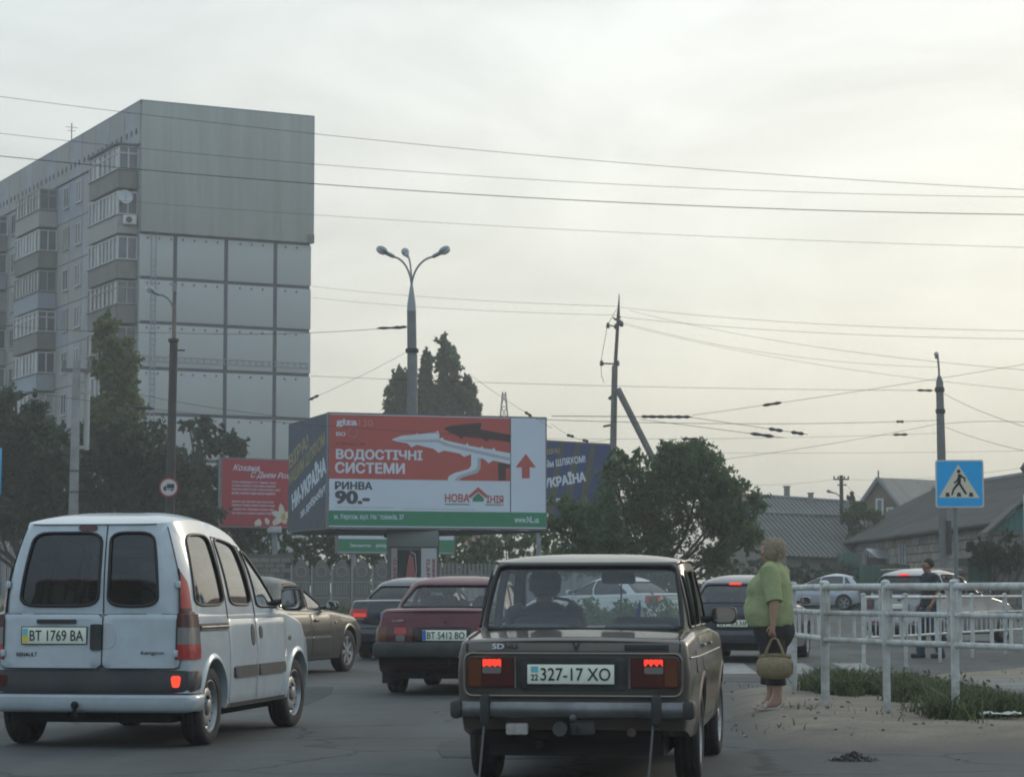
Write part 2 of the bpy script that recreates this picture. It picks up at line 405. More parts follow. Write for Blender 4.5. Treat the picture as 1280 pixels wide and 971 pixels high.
class Car:
    """car local frame: +Y heading, +X right, Z up, origin under the rear axle. Builds an Empty with parts."""
    def __init__(s, name, label, group, loc, yaw, P, cat='car'):
        s.P = P; s.root = thing(name, label, cat, loc, -yaw, group)
        s.y0, s.y1 = -P['ro'], P['wb'] + P['fo']
        s.W = P['W']; s.side = P['side']; s.top = P['top']; s.zb = P.get('zb', .2)
        s.rear = P['rear']; s.front = P['front']; s.bow = P.get('bow', .03)
        s.plan = P.get('plan', [(0, .93), (.03, .965), (.08, .985), (.25, 1.0)])
        s.planf = P.get('planf', [(0, .80), (.05, .88), (.15, .94), (.5, 1.0)])
        s.er = P.get('er', .07); s.paint = P['paint']; s.crown = P.get('crown', .02)
    # --- surface of the lower body
    def wid(s, y, z):
        f = ipl(s.plan, y - s.y0) * ipl(s.planf, s.y1 - y)
        return s.W * f * ipl(s.side, z)
    def ytrue(s, y, x, z):
        L = .7; d = max(0, 1 - (y - s.y0) / L); e = max(0, 1 - (s.y1 - y) / L)
        xx = min(1, abs(x) / s.W)
        return y + d * (ipl(s.rear, z) + s.bow * xx ** 2) + e * (ipl(s.front, z) - .14 * xx ** 2)
    def topz(s, y):
        e = min(y - s.y0, s.y1 - y); return smo(s.top, y, .06) - (.016 * (1 - e / .03) if e < .03 else 0)
    def sideP(s, y, z, off=0.0, sgn=1):
        x = s.wid(y, z); return Vector((sgn * (x + off), s.ytrue(y, x, z), z))
    def rearP(s, x, z, off=0.0):
        return Vector((x, s.ytrue(s.y0, x, z) - off, z))
    def body(s):
        P = s.P; ys = set()
        n = P.get('nst', 46)
        for k in range(n + 1): ys.add(round(s.y0 + (s.y1 - s.y0) * k / n, 4))
        for d in (.008, .02, .04, .08, .14): ys.add(round(s.y0 + d, 4)); ys.add(round(s.y1 - d, 4))
        ar = P['r'] + P.get('arch', .055); zc = P['r'] + P.get('archz', 0.01); s.ar, s.zc = ar, zc
        sp = {}
        ys = {y for y in ys if abs(y) > ar + .01 and abs(y - P['wb']) > ar + .01}
        for c in (0, P['wb']):
            for k in range(19):
                a = math.pi * k / 18; y = round(c + ar * math.cos(a), 4)
                sp[y] = max(s.zb, zc + ar * math.sin(a) - (0 if 0 < k < 18 else 0)); ys.add(y)
            for e in (-1, 1): y = round(c + e * (ar + .002), 4); ys.add(y); sp[y] = s.zb
        ys = sorted(ys); rings = []
        zbel = P.get('hs', [])
        for y in ys:
            zt = s.topz(y); zb = sp.get(y, s.zb); er = min(s.er, (zt - zb) * .45)
            if zb == s.zb:     # tuck the sill up at both overhangs
                zb = s.zb + .10 * max(0, 1 - (y - s.y0) / .35) * P.get('tuck', 1) + .06 * max(0, 1 - (s.y1 - y) / .4)
            pts = [(0, zb), (max(.05, s.wid(y, zb) - .16), zb)]
            for h in (0, .06, .16, .28, .4, .52, .64, .76, .88, 1.0):
                z = zb + (zt - er - zb) * h; pts.append((s.wid(y, z), z))
            xe = s.wid(y, zt - er)
            for k in range(1, 5):
                a = math.pi / 2 * k / 4; pts.append((xe - er * (1 - math.cos(a)), zt - er + er * math.sin(a)))
            xt = xe - er
            for f in (.66, .33, 0): pts.append((xt * f, zt + s.crown * (1 - f * f)))
            full = pts + [(-x, z) for x, z in pts[-2:0:-1]]
            rings.append([Vector((x, s.ytrue(y, x, z), z)) for x, z in full])
        b = MB(); L = len(rings[0]); vs = [q for r_ in rings for q in r_]; fs = []
        for i in range(len(rings) - 1):
            for k in range(L): fs.append((i * L + k, i * L + (k + 1) % L, (i + 1) * L + (k + 1) % L, (i + 1) * L + k))
        b.add(vs, fs, 0, True)
        # end faces as strips across the car, so that they stay smooth
        for base, rev in ((0, False), ((len(rings) - 1) * L, True)):
            hlf = (L + 2) // 2; fs2 = []
            for k in range(1, hlf - 1):
                i0, i1 = k, k + 1; j0, j1 = (L - k) % L, (L - k - 1) % L
                f = (base + i0, base + i1, base + j1, base + j0) if i1 != j1 else (base + i0, base + i1, base + j0)
                fs2.append(f)
            fs2.append((base + 0, base + 1, base + L - 1)); b.f += [list(x) for x in fs2]; b.m += [0] * len(fs2); b.sm += [True] * len(fs2)
        s.body_mb = b
        # arch lips
        for sg in (-1, 1):
            for c in (0, P['wb']):
                a0, a1 = -10, 190
                g = []
                for k in range(25):
                    a = R(a0 + (a1 - a0) * k / 24)
                    for rad, off in ((ar - .004, -.05), (ar - .004, P.get('lip', .012)), (ar + .02, P.get('lip', .012)), (ar + .045, -.004)):
                        y = c + rad * math.cos(a); z = max(s.zb + .01, zc + rad * math.sin(a)); g.append(s.sideP(y, z, off, sg))
                b.add(g, [(i * 4 + j, i * 4 + j + 1, (i + 1) * 4 + j + 1, (i + 1) * 4 + j) for i in range(24) for j in range(3)], 0, True)
        return s
    # --- greenhouse
    def G(s, sd, u, v, off=0.0):
        """sd 0 rear, 1 right, 2 front, 3 left; u along it 0..1, v up 0..1"""
        g = s.P['gh']; n = g.get('n', 8)
        a = -1 + 2 * u
        A, B = ((a, -1), (1, a), (-a, 1), (-1, -a))[sd]
        k = (abs(A) ** n + abs(B) ** n) ** (1 / n); A /= k; B /= k
        vv = v
        w_ = g['w0'] + (g['w1'] - g['w0']) * vv + g.get('bulge', .02) * 4 * v * (1 - v) * .5
        yr = g['yr0'] + (g['yr1'] - g['yr0']) * vv - g.get('rb', .015) * 4 * v * (1 - v); yf = g['yf0'] + (g['yf1'] - g['yf0']) * vv + .03 * 4 * v * (1 - v)
        x = A * w_; y = (yr + yf) / 2 + B * (yf - yr) / 2
        z0 = g['z0'] + g.get('wedge', 0) * (B - 0) ; z1 = g['z1'] - g.get('sag', .05) * (B - g.get('peak', 0.0)) ** 2
        p = Vector((x, y, z0 + (z1 - z0) * v))
        if off:
            e = 1e-3
            du = s.G(sd, u + e, v) - s.G(sd, u - e, v); dv = s.G(sd, u, v + e) - s.G(sd, u, v - e)
            nn = du.cross(dv).normalized(); c = Vector((0, (yr + yf) / 2, p.z))
            if nn.dot(p - c) < 0: nn.negate()
            p = p + nn * off
        return p
    def gz(s, z): g = s.P['gh']; return (z - g['z0']) / (g['z1'] - g['z0'])
    def _inv(s, B, n):
        B = max(-.917, min(.917, B)) if n <= 8 else max(-.95, min(.95, B))
        return B / (1 - abs(B) ** n) ** (1 / n)
    def uy(s, sd, y, v):
        g = s.P['gh']; yr = g['yr0'] + (g['yr1'] - g['yr0']) * v - g.get('rb', .015) * 4 * v * (1 - v); yf = g['yf0'] + (g['yf1'] - g['yf0']) * v + .03 * 4 * v * (1 - v)
        a = s._inv((y - (yr + yf) / 2) / ((yf - yr) / 2), g.get('n', 8)); a = max(-1, min(1, a))
        return (a + 1) / 2 if sd == 1 else (1 - a) / 2
    def ux(s, sd, x, v):
        g = s.P['gh']; w_ = g['w0'] + (g['w1'] - g['w0']) * v + g.get('bulge', .02) * 2 * v * (1 - v)
        a = max(-1, min(1, s._inv(x / w_, g.get('n', 8)))); return (a + 1) / 2 if sd == 0 else (1 - a) / 2
    def sidewin(s, sd, y0, y1, pts, rad, gl, nm='window', sr=.012):
        """pts (y, z); y0/y1 cell limits (None = corner)"""
        def lim(y, end): return (end, end) if y is None else (s.uy(sd, y, 0), s.uy(sd, y, 1))
        a = lim(y0, 0 if sd == 1 else 1); b = lim(y1, 1 if sd == 1 else 0)
        if sd == 3: a, b = b, a
        poly = [(s.uy(sd, y, s.gz(z)), s.gz(z)) for y, z in pts]
        s.P['gh'].setdefault('cells', []).append((sd, a, b, poly, rad, gl, nm, sr))
    def endwin(s, sd, x0, x1, pts, rad, gl, nm='window', sr=.012):
        def lim(x, end): return (end, end) if x is None else (s.ux(sd, x, 0), s.ux(sd, x, 1))
        a = lim(x0, 0); b = lim(x1, 1)
        poly = [(s.ux(sd, x, s.gz(z)), s.gz(z)) for x, z in pts]
        s.P['gh'].setdefault('cells', []).append((sd, a, b, poly, rad, gl, nm, sr))
    def greenhouse(s):
        """cells: (side, u0, u1, [polygon (u,v)], radius, glass, label); v spans 0..1"""
        g = s.P['gh']; b = s.body_mb; wins = []
        for c in g['cells']:
            sd, u0, u1, poly, rad, gl = c[:6]
            if poly is None:
                b.grid(lambda u, v: s.G(sd, u, v), [u0 + (u1 - u0) * k / 6 for k in range(7)], [k / 5 for k in range(6)], 0); continue
            NP = 56
            pin = densify(rpoly(poly, rad), NP)
            cx = sum(p[0] for p in pin) / NP; cy = sum(p[1] for p in pin) / NP
            outp = []
            ua0, ub0 = u0 if isinstance(u0, tuple) else (u0, u0); ua1, ub1 = u1 if isinstance(u1, tuple) else (u1, u1)
            Q = [(ua0, 0), (ua1, 0), (ub1, 1), (ub0, 1)]
            for (u, v) in pin:
                du, dv = u - cx, v - cy; t = 1e9
                for qi in range(4):
                    ax, ay = Q[qi]; bx, by = Q[(qi + 1) % 4]; ex, ey = bx - ax, by - ay
                    den = du * ey - dv * ex
                    if abs(den) < 1e-12: continue
                    tt = ((ax - cx) * ey - (ay - cy) * ex) / den; k2 = ((ax - cx) * dv - (ay - cy) * du) / den
                    if tt > 0 and -1e-6 <= k2 <= 1 + 1e-6: t = min(t, tt)
                if t > 1e8: t = 1.05
                outp.append([cx + du * t, cy + dv * t])
            wq = max(abs(ua1 - ua0), .05)
            for q in Q:
                best = min(range(NP), key=lambda i: ((outp[i][0] - q[0]) / wq) ** 2 + (outp[i][1] - q[1]) ** 2)
                outp[best] = list(q)
            lay = []
            for f in (0, .5, 1): lay.append([s.G(sd, o[0] + (i[0] - o[0]) * f, o[1] + (i[1] - o[1]) * f) for o, i in zip(outp, pin)])
            lay.append([s.G(sd, i[0], i[1], -.03) for i in pin])
            vs = [q for l in lay for q in l]
            fs = [(r_ * NP + k, r_ * NP + (k + 1) % NP, (r_ + 1) * NP + (k + 1) % NP, (r_ + 1) * NP + k) for r_ in range(3) for k in range(NP)]
            b.add(vs, fs, 0, True)
            # pane, slightly recessed
            pv = []; pf = []; NR = 5
            for r_ in range(NR):
                f = 1 - r_ / NR
                for (u, v) in pin: pv.append(s.G(sd, cx + (u - cx) * f, cy + (v - cy) * f, -.008))
            pv.append(s.G(sd, cx, cy, -.008))
            for r_ in range(NR - 1):
                for k in range(NP): pf.append((r_ * NP + k, r_ * NP + (k + 1) % NP, (r_ + 1) * NP + (k + 1) % NP, (r_ + 1) * NP + k))
            for k in range(NP): pf.append(((NR - 1) * NP + k, (NR - 1) * NP + (k + 1) % NP, NR * NP))
            sealp = [s.G(sd, u, v, .002) for (u, v) in pin]
            wins.append((MB().add(pv, pf, 0, True), sealp, gl, c[6] if len(c) > 6 else 'window', c[7] if len(c) > 7 else .012))
        # roof
        ring = []
        NU = 14
        for sd in range(4):
            for k in range(NU): ring.append((sd, k / NU))
        ks = [1, .985, .96, .92, .85, .7, .5, .25]
        cen = Vector((0, (g['yr1'] + g['yf1']) / 2, 0)); pw = g.get('pw', 5)
        vs = []
        for k in ks:
            for sd, u in ring:
                p = s.G(sd, u, 1); q = cen + (p - cen) * k
                q.z = p.z * k + (g['z1']) * (1 - k) + g['crown'] * (1 - k ** pw); vs.append(q)
        n = len(ring); vs.append(Vector((0, cen.y, g['z1'] + g['crown'])))
        fs = [(i * n + k, i * n + (k + 1) % n, (i + 1) * n + (k + 1) % n, (i + 1) * n + k) for i in range(len(ks) - 1) for k in range(n)]
        fs += [((len(ks) - 1) * n + k, (len(ks) - 1) * n + (k + 1) % n, len(ks) * n) for k in range(n)]
        b.add(vs, fs, 0, True)
        body = b.build('body', [s.paint, M_INT], s.root, sharp=50)
        s.bodyo = body
        # headliner and cabin floor inside
        hl = MB(); vs2 = []
        for k in (1, .8, .4):
            for sd, u in ring:
                p = s.G(sd, u, .985, -.02); q = cen + (p - cen) * k; q.z = p.z * k + (g['z1'] - .012) * (1 - k) + (g['crown'] - .03) * (1 - k ** 4); vs2.append(q)
        vs2.append(Vector((0, cen.y, g['z1'] + g['crown'] - .045)))
        hl.add(vs2, [(i * n + k, i * n + (k + 1) % n, (i + 1) * n + (k + 1) % n, (i + 1) * n + k) for i in range(2) for k in range(n)] + [(2 * n + k, 2 * n + (k + 1) % n, 3 * n) for k in range(n)], 0, True)
        hl.build('headliner', M_INT, s.root)
        for w_, sealp, gl, nm, sr in wins:
            o = w_.build(nm, gl, s.root)
            sm_ = MB(); sm_.tube(sealp + [sealp[0]], sr, 6, 0, caps=False); sm_.build('window_seal', M_SEAL, o)
        return s
    def cabin(s, z, ya, yb, seats=((.36, 0),), dash=True):
        P = s.P
        f = MB(); f.box((0, (ya + yb) / 2, z - .012), (2 * (P['gh']['w0'] - .06), yb - ya, .02)); f.build('cabin_floor', M_INT, s.root)
        for (yy, hh, hd) in seats:
            for sg in ((-1, 1)):
                q = MB(); q.box((sg * .34, yy, z + hh / 2 - .02), (.46, .12, hh), 0, .05)
                if hd: q.box((sg * .34, yy - .01, z + hh + .10), (.25, .08, .16), 0, .035); q.tube([(sg * .34 - .05, yy, z + hh - .04), (sg * .34 - .05, yy, z + hh + .06)], .006); q.tube([(sg * .34 + .05, yy, z + hh - .04), (sg * .34 + .05, yy, z + hh + .06)], .006)
                q.build('seat', M_SEAT, s.root)
    def wheels(s, kind='steel', steer=0.0):
        P = s.P; t, rm = wheel_meshes(P['r'], P.get('tw', .175), kind)
        for y, st in ((0, 0), (P['wb'], steer)):
            for sg in (-1, 1):
                M = Matrix.Translation((sg * P['track'], y, P['r'])) @ Matrix.Rotation(-st, 4, 'Z') @ (Matrix.Rotation(math.pi, 4, 'Z') if sg < 0 else Matrix.Identity(4)) @ Matrix.Rotation(random.uniform(0, 6), 4, 'X')
                o = inst('wheel', t, s.root, M); inst('rim', rm, o)
        u = MB(); hw = P['track'] - P.get('tw', .175) / 2 - .03
        u.box((0, (s.y0 + s.y1) / 2, .29 + P.get('ub', 0)), (2 * hw, s.y1 - s.y0 - .4, .20))  # floor box shaped low and thick to cut light beneath the car
        u.tube([(-P['track'], 0, P['r']), (P['track'], 0, P['r'])], .045); u.tube([(-P['track'], P['wb'], P['r']), (P['track'], P['wb'], P['r'])], .035)
        u.tube([(-.22, s.y0 + .05, .27), (-.22, s.y0 + .6, .25), (-.1, s.y0 + 1.2, .25)], [.025, .08, .03])
        u.build('underbody', M_DARK, s.root)
    # --- patches on surfaces
    def patch(s, name, fn, poly, off, m, gap=0.0, rim=.012, parent=None, nr=4, NP=48, smooth=True, gm=None):
        """a panel following surface fn(u, v, off), with turned-in edge; gap>0 adds a dark joint round it"""
        pin = densify(poly, NP); cx = sum(p[0] for p in pin) / NP; cy = sum(p[1] for p in pin) / NP
        vs = [fn(u, v, off - rim) for u, v in pin]; fs = []
        sc = [1, .985] + [1 - (k + 1) / (nr + 1) for k in range(nr)]
        for i, f in enumerate(sc):
            o = off - (.0025 if i == 0 and off > 0 else 0)
            vs += [fn(cx + (u - cx) * f, cy + (v - cy) * f, o) for u, v in pin]
        vs.append(fn(cx, cy, off)); L = len(sc) + 1
        for i in range(L - 1): fs += [(i * NP + k, i * NP + (k + 1) % NP, (i + 1) * NP + (k + 1) % NP, (i + 1) * NP + k) for k in range(NP)]
        fs += [((L - 1) * NP + k, (L - 1) * NP + (k + 1) % NP, L * NP) for k in range(NP)]
        b = MB().add(vs, fs, 0, smooth); mats = [m]
        if gap:
            mats.append(gm or M_SEAL); v2 = []
            for d in (-gap, gap * 1.2):
                for i, (u, v) in enumerate(pin):
                    a = Vector(pin[i - 1]); c = Vector(pin[(i + 1) % NP]); t = (c - a).normalized(); nn = Vector((t.y, -t.x))
                    if nn.dot(Vector((u - cx, v - cy))) < 0: nn.negate()
                    v2.append(fn(u + nn.x * d, v + nn.y * d, .0012))
            b.add(v2, [(k, (k + 1) % NP, NP + (k + 1) % NP, NP + k) for k in range(NP)], 1, False)
        return b.build(name, mats, parent or s.root)
    def side_fn(s, sg=1): return lambda y, z, off: s.sideP(y, z, off, sg)
    def rear_fn(s): return lambda x, z, off: s.rearP(x, z, off)
    def lines(s, name, lst, r=.004, m=None, parent=None):
        for pts in lst: o = MB().tube(pts, r, 6).build(name, m or M_SEAL, parent or s.root)
        return o
    def handle(s, y, z, parent=None, sg=1, L=.16, m=None, h=.035):
        b = MB(); M = frame(s.sideP(y, z, 0, sg), (0, 1, 0), (0, 0, 1)) if sg > 0 else frame(s.sideP(y, z, 0, sg), (0, -1, 0), (0, 0, 1))
        b.box((0, 0, .018), (L, h, .022), 0, .01); b.box((-L * .4, 0, .006), (.03, h * .8, .03)); b.box((L * .4, 0, .006), (.03, h * .8, .03))
        o = b.build('handle', m or M_BLK, parent or s.root)
        o.matrix_local = M; return o
    def plate(s, x, z, txt, style, w_=.52, h_=.112, off=.012, fn=None):
        p = s.rearP(x, z, off) if fn is None else fn
        M = frame(p, (1, 0, 0), (0, 0, 1))
        b = MB(); b.box((0, 0, 0), (w_, h_, .006), 0, .002); b.box((0, 0, -.004), (w_ + .016, h_ + .016, .006), 1)
        o = b.build('number_plate', [M_PLW, M_BLK], s.root, M=M)
        I = Matrix.Identity(4); z0 = .0045
        if style == 'blue':
            q = MB(); q.box((-w_ / 2 + .022, 0, z0), (.04, h_ - .008, .001)); q.build('plate_band', M_PBL, o); x0 = -w_ / 2 + .055
        elif style == 'flag':
            q = MB(); q.box((-w_ / 2 + .026, h_ * .22, z0), (.042, h_ * .44, .001), 0); q.box((-w_ / 2 + .026, -h_ * .22, z0), (.042, h_ * .44, .001), 1); q.build('plate_band', [M_PCY, M_PYE], o); x0 = -w_ / 2 + .062
        elif style == 'old':
            q = MB(); q.box((-w_ / 2 + .045, h_ * .25, z0), (.045, h_ * .30, .001), 0); q.build('plate_band', M_PCY, o)
            lettering('22', -w_ / 2 + .022, -h_ * .32, .045, .038, M_PLT, o, I, z0, .02); x0 = -w_ / 2 + .082
        else: x0 = -w_ / 2 + .04
        if txt:
            lettering(txt, x0, -h_ * .33, w_ / 2 - .022 - x0, h_ * .66, M_PLT, o, I, z0 + .0005, .008)
        return o
    def mirror(s, y, z, sg=1, m=None, size=(.20, .13), arm=.10, round_=.05, off=0.0):
        w_ = s.wid(y, z) + off
        b = MB(); c = Vector((sg * (w_ + arm + size[0] / 2), y, z + .02))
        b.box((c.x, c.y + .035, c.z), (size[0], .09, size[1]), 0, round_); b.tube([(sg * (w_ - .08), y + .04, z - .03), (sg * (w_ + arm), y + .035, z)], [.035, .025])
        o = b.build('wing_mirror', m or M_BLK, s.root)
        q = MB(); q.prism(rrect(-size[0] * .42, size[0] * .42, -size[1] * .40, size[1] * .40, round_ * .8), 0, .004, M=frame((c.x, c.y - .0125, c.z), (1, 0, 0), (0, 0, 1)))
        q.build('mirror_glass', M_MIR, o)
        return o
# ------------------------------------------------------------------ white panel van
def car_loc(px, py_or_d, d=None, z=None):
    """ground point under the rear axle from photograph x and distance"""
    y = py_or_d; x = (px - 640) / F * y * 1.0
    return (x, y, rise(y) if z is None else z)

def make_van():
    col = paint('van_white_paint', (0.50, 0.57, 0.62), rough=0.32, dirt=.30)
    M_GREY = mat('van_dark_band', (0.045, 0.048, 0.055), 0.55, var=.15, dirt=(.12, .11, .10), dirtfac=.35)
    P = dict(wb=2.6, ro=.60, fo=.79, W=.83, r=.305, tw=.175, track=.725, zb=.27, paint=col, er=.03, crown=.01, bow=.05, arch=.06, lip=.018,
             side=[(.2, .95), (.33, .985), (.5, 1.0), (.75, .995), (.9, .978), (1.04, .955)],
             top=[(-.62, 1.04), (2.1, 1.04), (2.3, 1.03), (2.8, .95), (3.2, .82), (3.4, .68)],
             rear=[(.2, .04), (.29, -.02), (.40, -.035), (.43, -.005), (.60, 0), (.62, -.012), (1.04, .01)],
             front=[(.2, 0), (.5, .05), (.7, 0), (1.0, -.2)],
             plan=[(0, .955), (.02, .968), (.05, .982), (.12, .995), (.3, 1.0)], tuck=.3,
             gh=dict(z0=.98, z1=1.775, w0=.80, w1=.605, bulge=.05, yr0=-.575, yr1=-.50, rb=.03, yf0=2.42, yf1=1.50, crown=.075, sag=.10, peak=-.35, n=9, pw=3.2))
    Y = 19.45; yaw = R(9.6)
    c = Car('panel_van', 'white panel van with twin rear doors and tinted glass, nearest vehicle on the left', None,
            (-2.42 - .725 * math.cos(yaw) - .045, Y - .17, 0), yaw, P, 'van')
    c.body()
    # rear doors' windows
    zt, zb_ = 1.70, 1.10
    c.endwin(0, None, .115, [(-.575, zb_), (.065, zb_), (.075, zt), (-.475, zt)], .10, G_DEEP, 'rear_window', .013)
    c.endwin(0, .115, None, [(.145, zb_), (.545, zb_), (.485, zt), (.145, zt)], .09, G_DEEP, 'rear_window', .013)
    for sd in (1, 3):
        c.sidewin(sd, None, .50, [(-.33, 1.10), (.42, 1.10), (.36, 1.66), (-.22, 1.66)], .08, G_TINT, 'side_window', .012)
        c.sidewin(sd, .50, 1.30, [(.58, 1.10), (1.22, 1.10), (1.10, 1.65), (.50, 1.65)], .07, G_TINT, 'side_window', .012)
        c.sidewin(sd, 1.30, None, [(1.36, 1.09), (2.16, 1.09), (2.02, 1.24), (1.52, 1.61), (1.26, 1.635)], [.05, .03, .05, .06, .05], G_CLR, 'side_window', .014)
    c.endwin(2, None, None, [(.62, 1.08), (-.62, 1.08), (-.50, 1.65), (.50, 1.65)], .06, G_CLR, 'windscreen')
    c.greenhouse(); c.cabin(1.03, -.5, 2.3, seats=((1.0, .30, True),))
    st = MB(); st.tube([(-.34 + .19 * math.cos(a * .4), 1.62 + .03 * math.sin(a * .4), 1.06 + .19 * math.sin(a * .4)) for a in range(17)], .014); st.build('steering_wheel', M_BLK, c.root)
    c.wheels('steel', steer=R(3))
    # door leaves on the rear face (lower half) with joints
    rf = c.rear_fn()
    gm = M_SEAL
    dl = c.patch('rear_door', rf, rrect(-.725, .105, .615, 1.03, .03), .006, col, gap=.005)
    dr = c.patch('rear_door', rf, rrect(.117, .725, .615, 1.03, .03), .006, col, gap=.005)
    # joint between the leaves carried up the greenhouse and round the windows
    def gp(x, z, off=.002): return c.G(0, c.ux(0, x, c.gz(z)), c.gz(z), off)
    c.lines('door_joint', [[gp(.111, 1.03 + .73 * k / 10) for k in range(11)],
                           [gp(-.70 + .06 * k / 10 * k / 10, 1.03 + .71 * k / 10) for k in range(11)],
                           [gp(.70 - .08 * k / 10 * k / 10, 1.03 + .71 * k / 10) for k in range(11)]], .005)
    # dark lower band across the doors and bumper corner, silver bumper below
    band = MB()
    def bandP(u, z, off): 
        # u: -1..1 across the rear, beyond wraps round the corners
        hw = c.wid(c.y0, z)
        if abs(u) <= 1: p = c.rearP(u * hw, z, off); return p
        sg = 1 if u > 0 else -1; return c.sideP(c.y0 + (abs(u) - 1) * .9, z, off, sg)
    us = [-1.30, -1.2, -1.1, -1.04, -1.0] + [-.9 + .2 * k for k in range(10)] + [1.0, 1.04, 1.1, 1.2, 1.30]
    for za, zb2, off, mi, nm, mm in ((.425, .600, .010, 0, 'rear_band', M_GREY),):
        b = MB(); zs = [za, za + .01, (za + zb2) / 2, zb2 - .01, zb2]
        b.grid(lambda u, z: bandP(u, z + (.03 * max(0, abs(u) - 1) / .3 if z < .5 else 0), off - (.012 if z in (za, zb2) or abs(u) > 1.25 else 0)), us, zs); b.build(nm, mm, c.root)
    us2 = [-1.42, -1.3, -1.2, -1.1, -1.04, -1.0] + [-.9 + .2 * k for k in range(10)] + [1.0, 1.04, 1.1, 1.2, 1.3, 1.42]
    b = MB(); zs = [.275, .285, .31, .36, .395, .410, .418]; offs = [-.02, .02, .035, .038, .034, .022, -.005]
    b.grid(lambda u, i: bandP(u, zs[int(i)], offs[int(i)] if abs(u) < 1.40 else -.004), us2, list(range(7))); b.build('bumper', col, c.root)
    c.lines('bumper_shadow_joint', [[bandP(u, .421, .012) for u in us]], .007)
    # reflectors in the band, the right one given an emissive glow
    for sg in (-1, 1):
        q = MB(); pts = rrect(-.038, .038, -.045, .045, .022)
        q.prism([(x * (1 if y > -.02 else .8), y) for x, y in pts], 0, .012, M=frame(c.rearP(sg * .70, .515, .012), (1, 0 if sg < 0 else .12, 0), (0, 0, 1)))
        q.build('rear_reflector', M_LITO if sg > 0 else M_DRED, c.root)
    # tall tail lamps on the corners
    def cornerP(sg, z, t):
        """t 0 = on rear face inner edge, 1 = on side outer edge"""
        if z > 1.03:
            v = c.gz(z); sd = 1 if sg > 0 else 3; e = 1 if sg > 0 else 0
            ua = c.ux(0, sg * (.70 - .05 * (z - 1.03)), v); ub = c.uy(sd, -.40, v)
            if t < .4: return c.G(0, ua + (e - ua) * t / .4, v, .012)
            return c.G(sd, (1 - e) + (ub - (1 - e)) * (t - .4) / .6, v, .012)
        hw = c.wid(c.y0, z)
        if t < .3: return c.rearP(sg * (.70 + (hw - .70) * t / .3), z, .014)
        return c.sideP(c.y0 + .20 * (t - .3) / .7, z, .013, sg)
    for sg in (-1, 1):
        lamp = None
        for z0, z1, m_, nm in ((.685, .80, M_RED, 'lens_red'), (.80, .93, M_CLR, 'lens_clear'), (.93, 1.08, M_DRED, 'lens_dark_red'), (1.08, 1.40, M_RED, 'lens_red')):
            b = MB(); zz = [z0 + (z1 - z0) * k / 6 for k in range(7)]
            def fn(t, z):
                tt = t
                if z > 1.25: tt = t * max(.28, 1 - ((z - 1.25) / .17) ** 2)
                return cornerP(sg, z, tt)
            b.grid(fn, [k / 10 for k in range(11)], zz)
            if lamp is None: lamp = b.build('tail_lamp', m_, c.root)
            else: b.build(nm, m_, lamp)
        outl = [cornerP(sg, .68 + .72 * k / 14, 0) for k in range(15)]
        MB().tube(outl, .006).build('lamp_joint', M_SEAL, lamp)
    # third brake lamp, handle, recess, hinges
    q = MB(); q.prism(rrect(-.075, .075, -.022, .022, .02), 0, .014, M=frame(c.G(0, c.ux(0, -.045, .955), .955, .0), (1, 0, 0), (0, .15, 1))); q.build('brake_lamp', M_DRED, c.root)
    q = MB(); M = frame(c.rearP(.065, .855, .014), (1, 0, 0), (0, 0, 1)); q.prism(rrect(-.045, .045, -.10, .10, .018), -.012, .014); q.build('door_handle', M_BLK, dl, M=M)
    q = MB(); q.prism(rrect(-.16, .16, -.016, .016, .01), -.005, .018); q.build('plate_lamp', M_BLK, dl, M=frame(c.rearP(-.26, .975, .008), (1, 0, 0), (0, 0, 1)))
    q = MB(); ring = [(.165 + .062 * math.cos(R(a)), .865 + .10 * math.sin(R(a))) for a in range(-90, 91, 12)]
    c.patch('handle_recess', rf, [(.12, .765)] + ring + [(.12, .965)], .009, mat('van_recess_paint', (0.46, 0.49, 0.53), .4), rim=.004)
    for sg in (-1, 1):
        for z in (.73, 1.27):
            p = c.rearP(sg * .70, z, .02) if z < 1 else gp(sg * .675, z, .02)
            q = MB(); q.box(p, (.035, .03, .055), 0, .008); q.build('hinge', col, c.root)
    c.plate(-.275, .866, 'BT 1769 BA', 'flag', .52, .125, .020)
    lettering('RENAULT', -.585, .705, .17, .030, M_BLK, c.root, frame(c.rearP(0, 0, 0) * 0 + Vector((0, c.rearP(-.5, .72, .011).y, 0)), (1, 0, 0), (0, 0, 1)), .001, .03)
    lettering('kangoo', .42, .715, .19, .036, M_BLK, c.root, frame(Vector((0, c.rearP(.5, .72, .013).y, 0)), (1, 0, 0), (0, 0, 1)), .001, .02, shear=.2)
    # tow ball
    q = MB(); q.tube([(-.07, c.y0 + .2, .25), (-.07, c.y0 - .08, .25), (-.07, c.y0 - .10, .30)], .018); q.ball((-.07, c.y0 - .10, .335), .032, 10)
    q.box((-.07, c.y0 + .2, .25), (.5, .06, .06)); q.build('tow_bar', M_DARK, c.root)
    # right and left flank: rail, doors, strips, handles
    for sg in (1, -1):
        sf = c.side_fn(sg)
        d1 = c.patch('sliding_door', sf, rrect(.47, 1.27, .30, .985, .04), .004, col, gap=.005)
        d2 = c.patch('front_door', sf, rpoly([(1.285, .30), (2.10, .30), (2.22, .55), (2.22, .985), (1.285, .985)], [.04, .10, .1, .04, .04]), .004, col, gap=.005)
        def sp(y, z, off=.002): return c.G(1 if sg > 0 else 3, c.uy(1 if sg > 0 else 3, y, c.gz(z)), c.gz(z), off)
        c.lines('door_joint', [[sp(1.28 - .06 * k / 8, .99 + .66 * k / 8) for k in range(9)], [sp(.47 - .02 * k / 8, .99 + .66 * k / 8) for k in range(9)],
                               [sp(.45 + .8 * k / 8, 1.655) for k in range(9)]], .005)
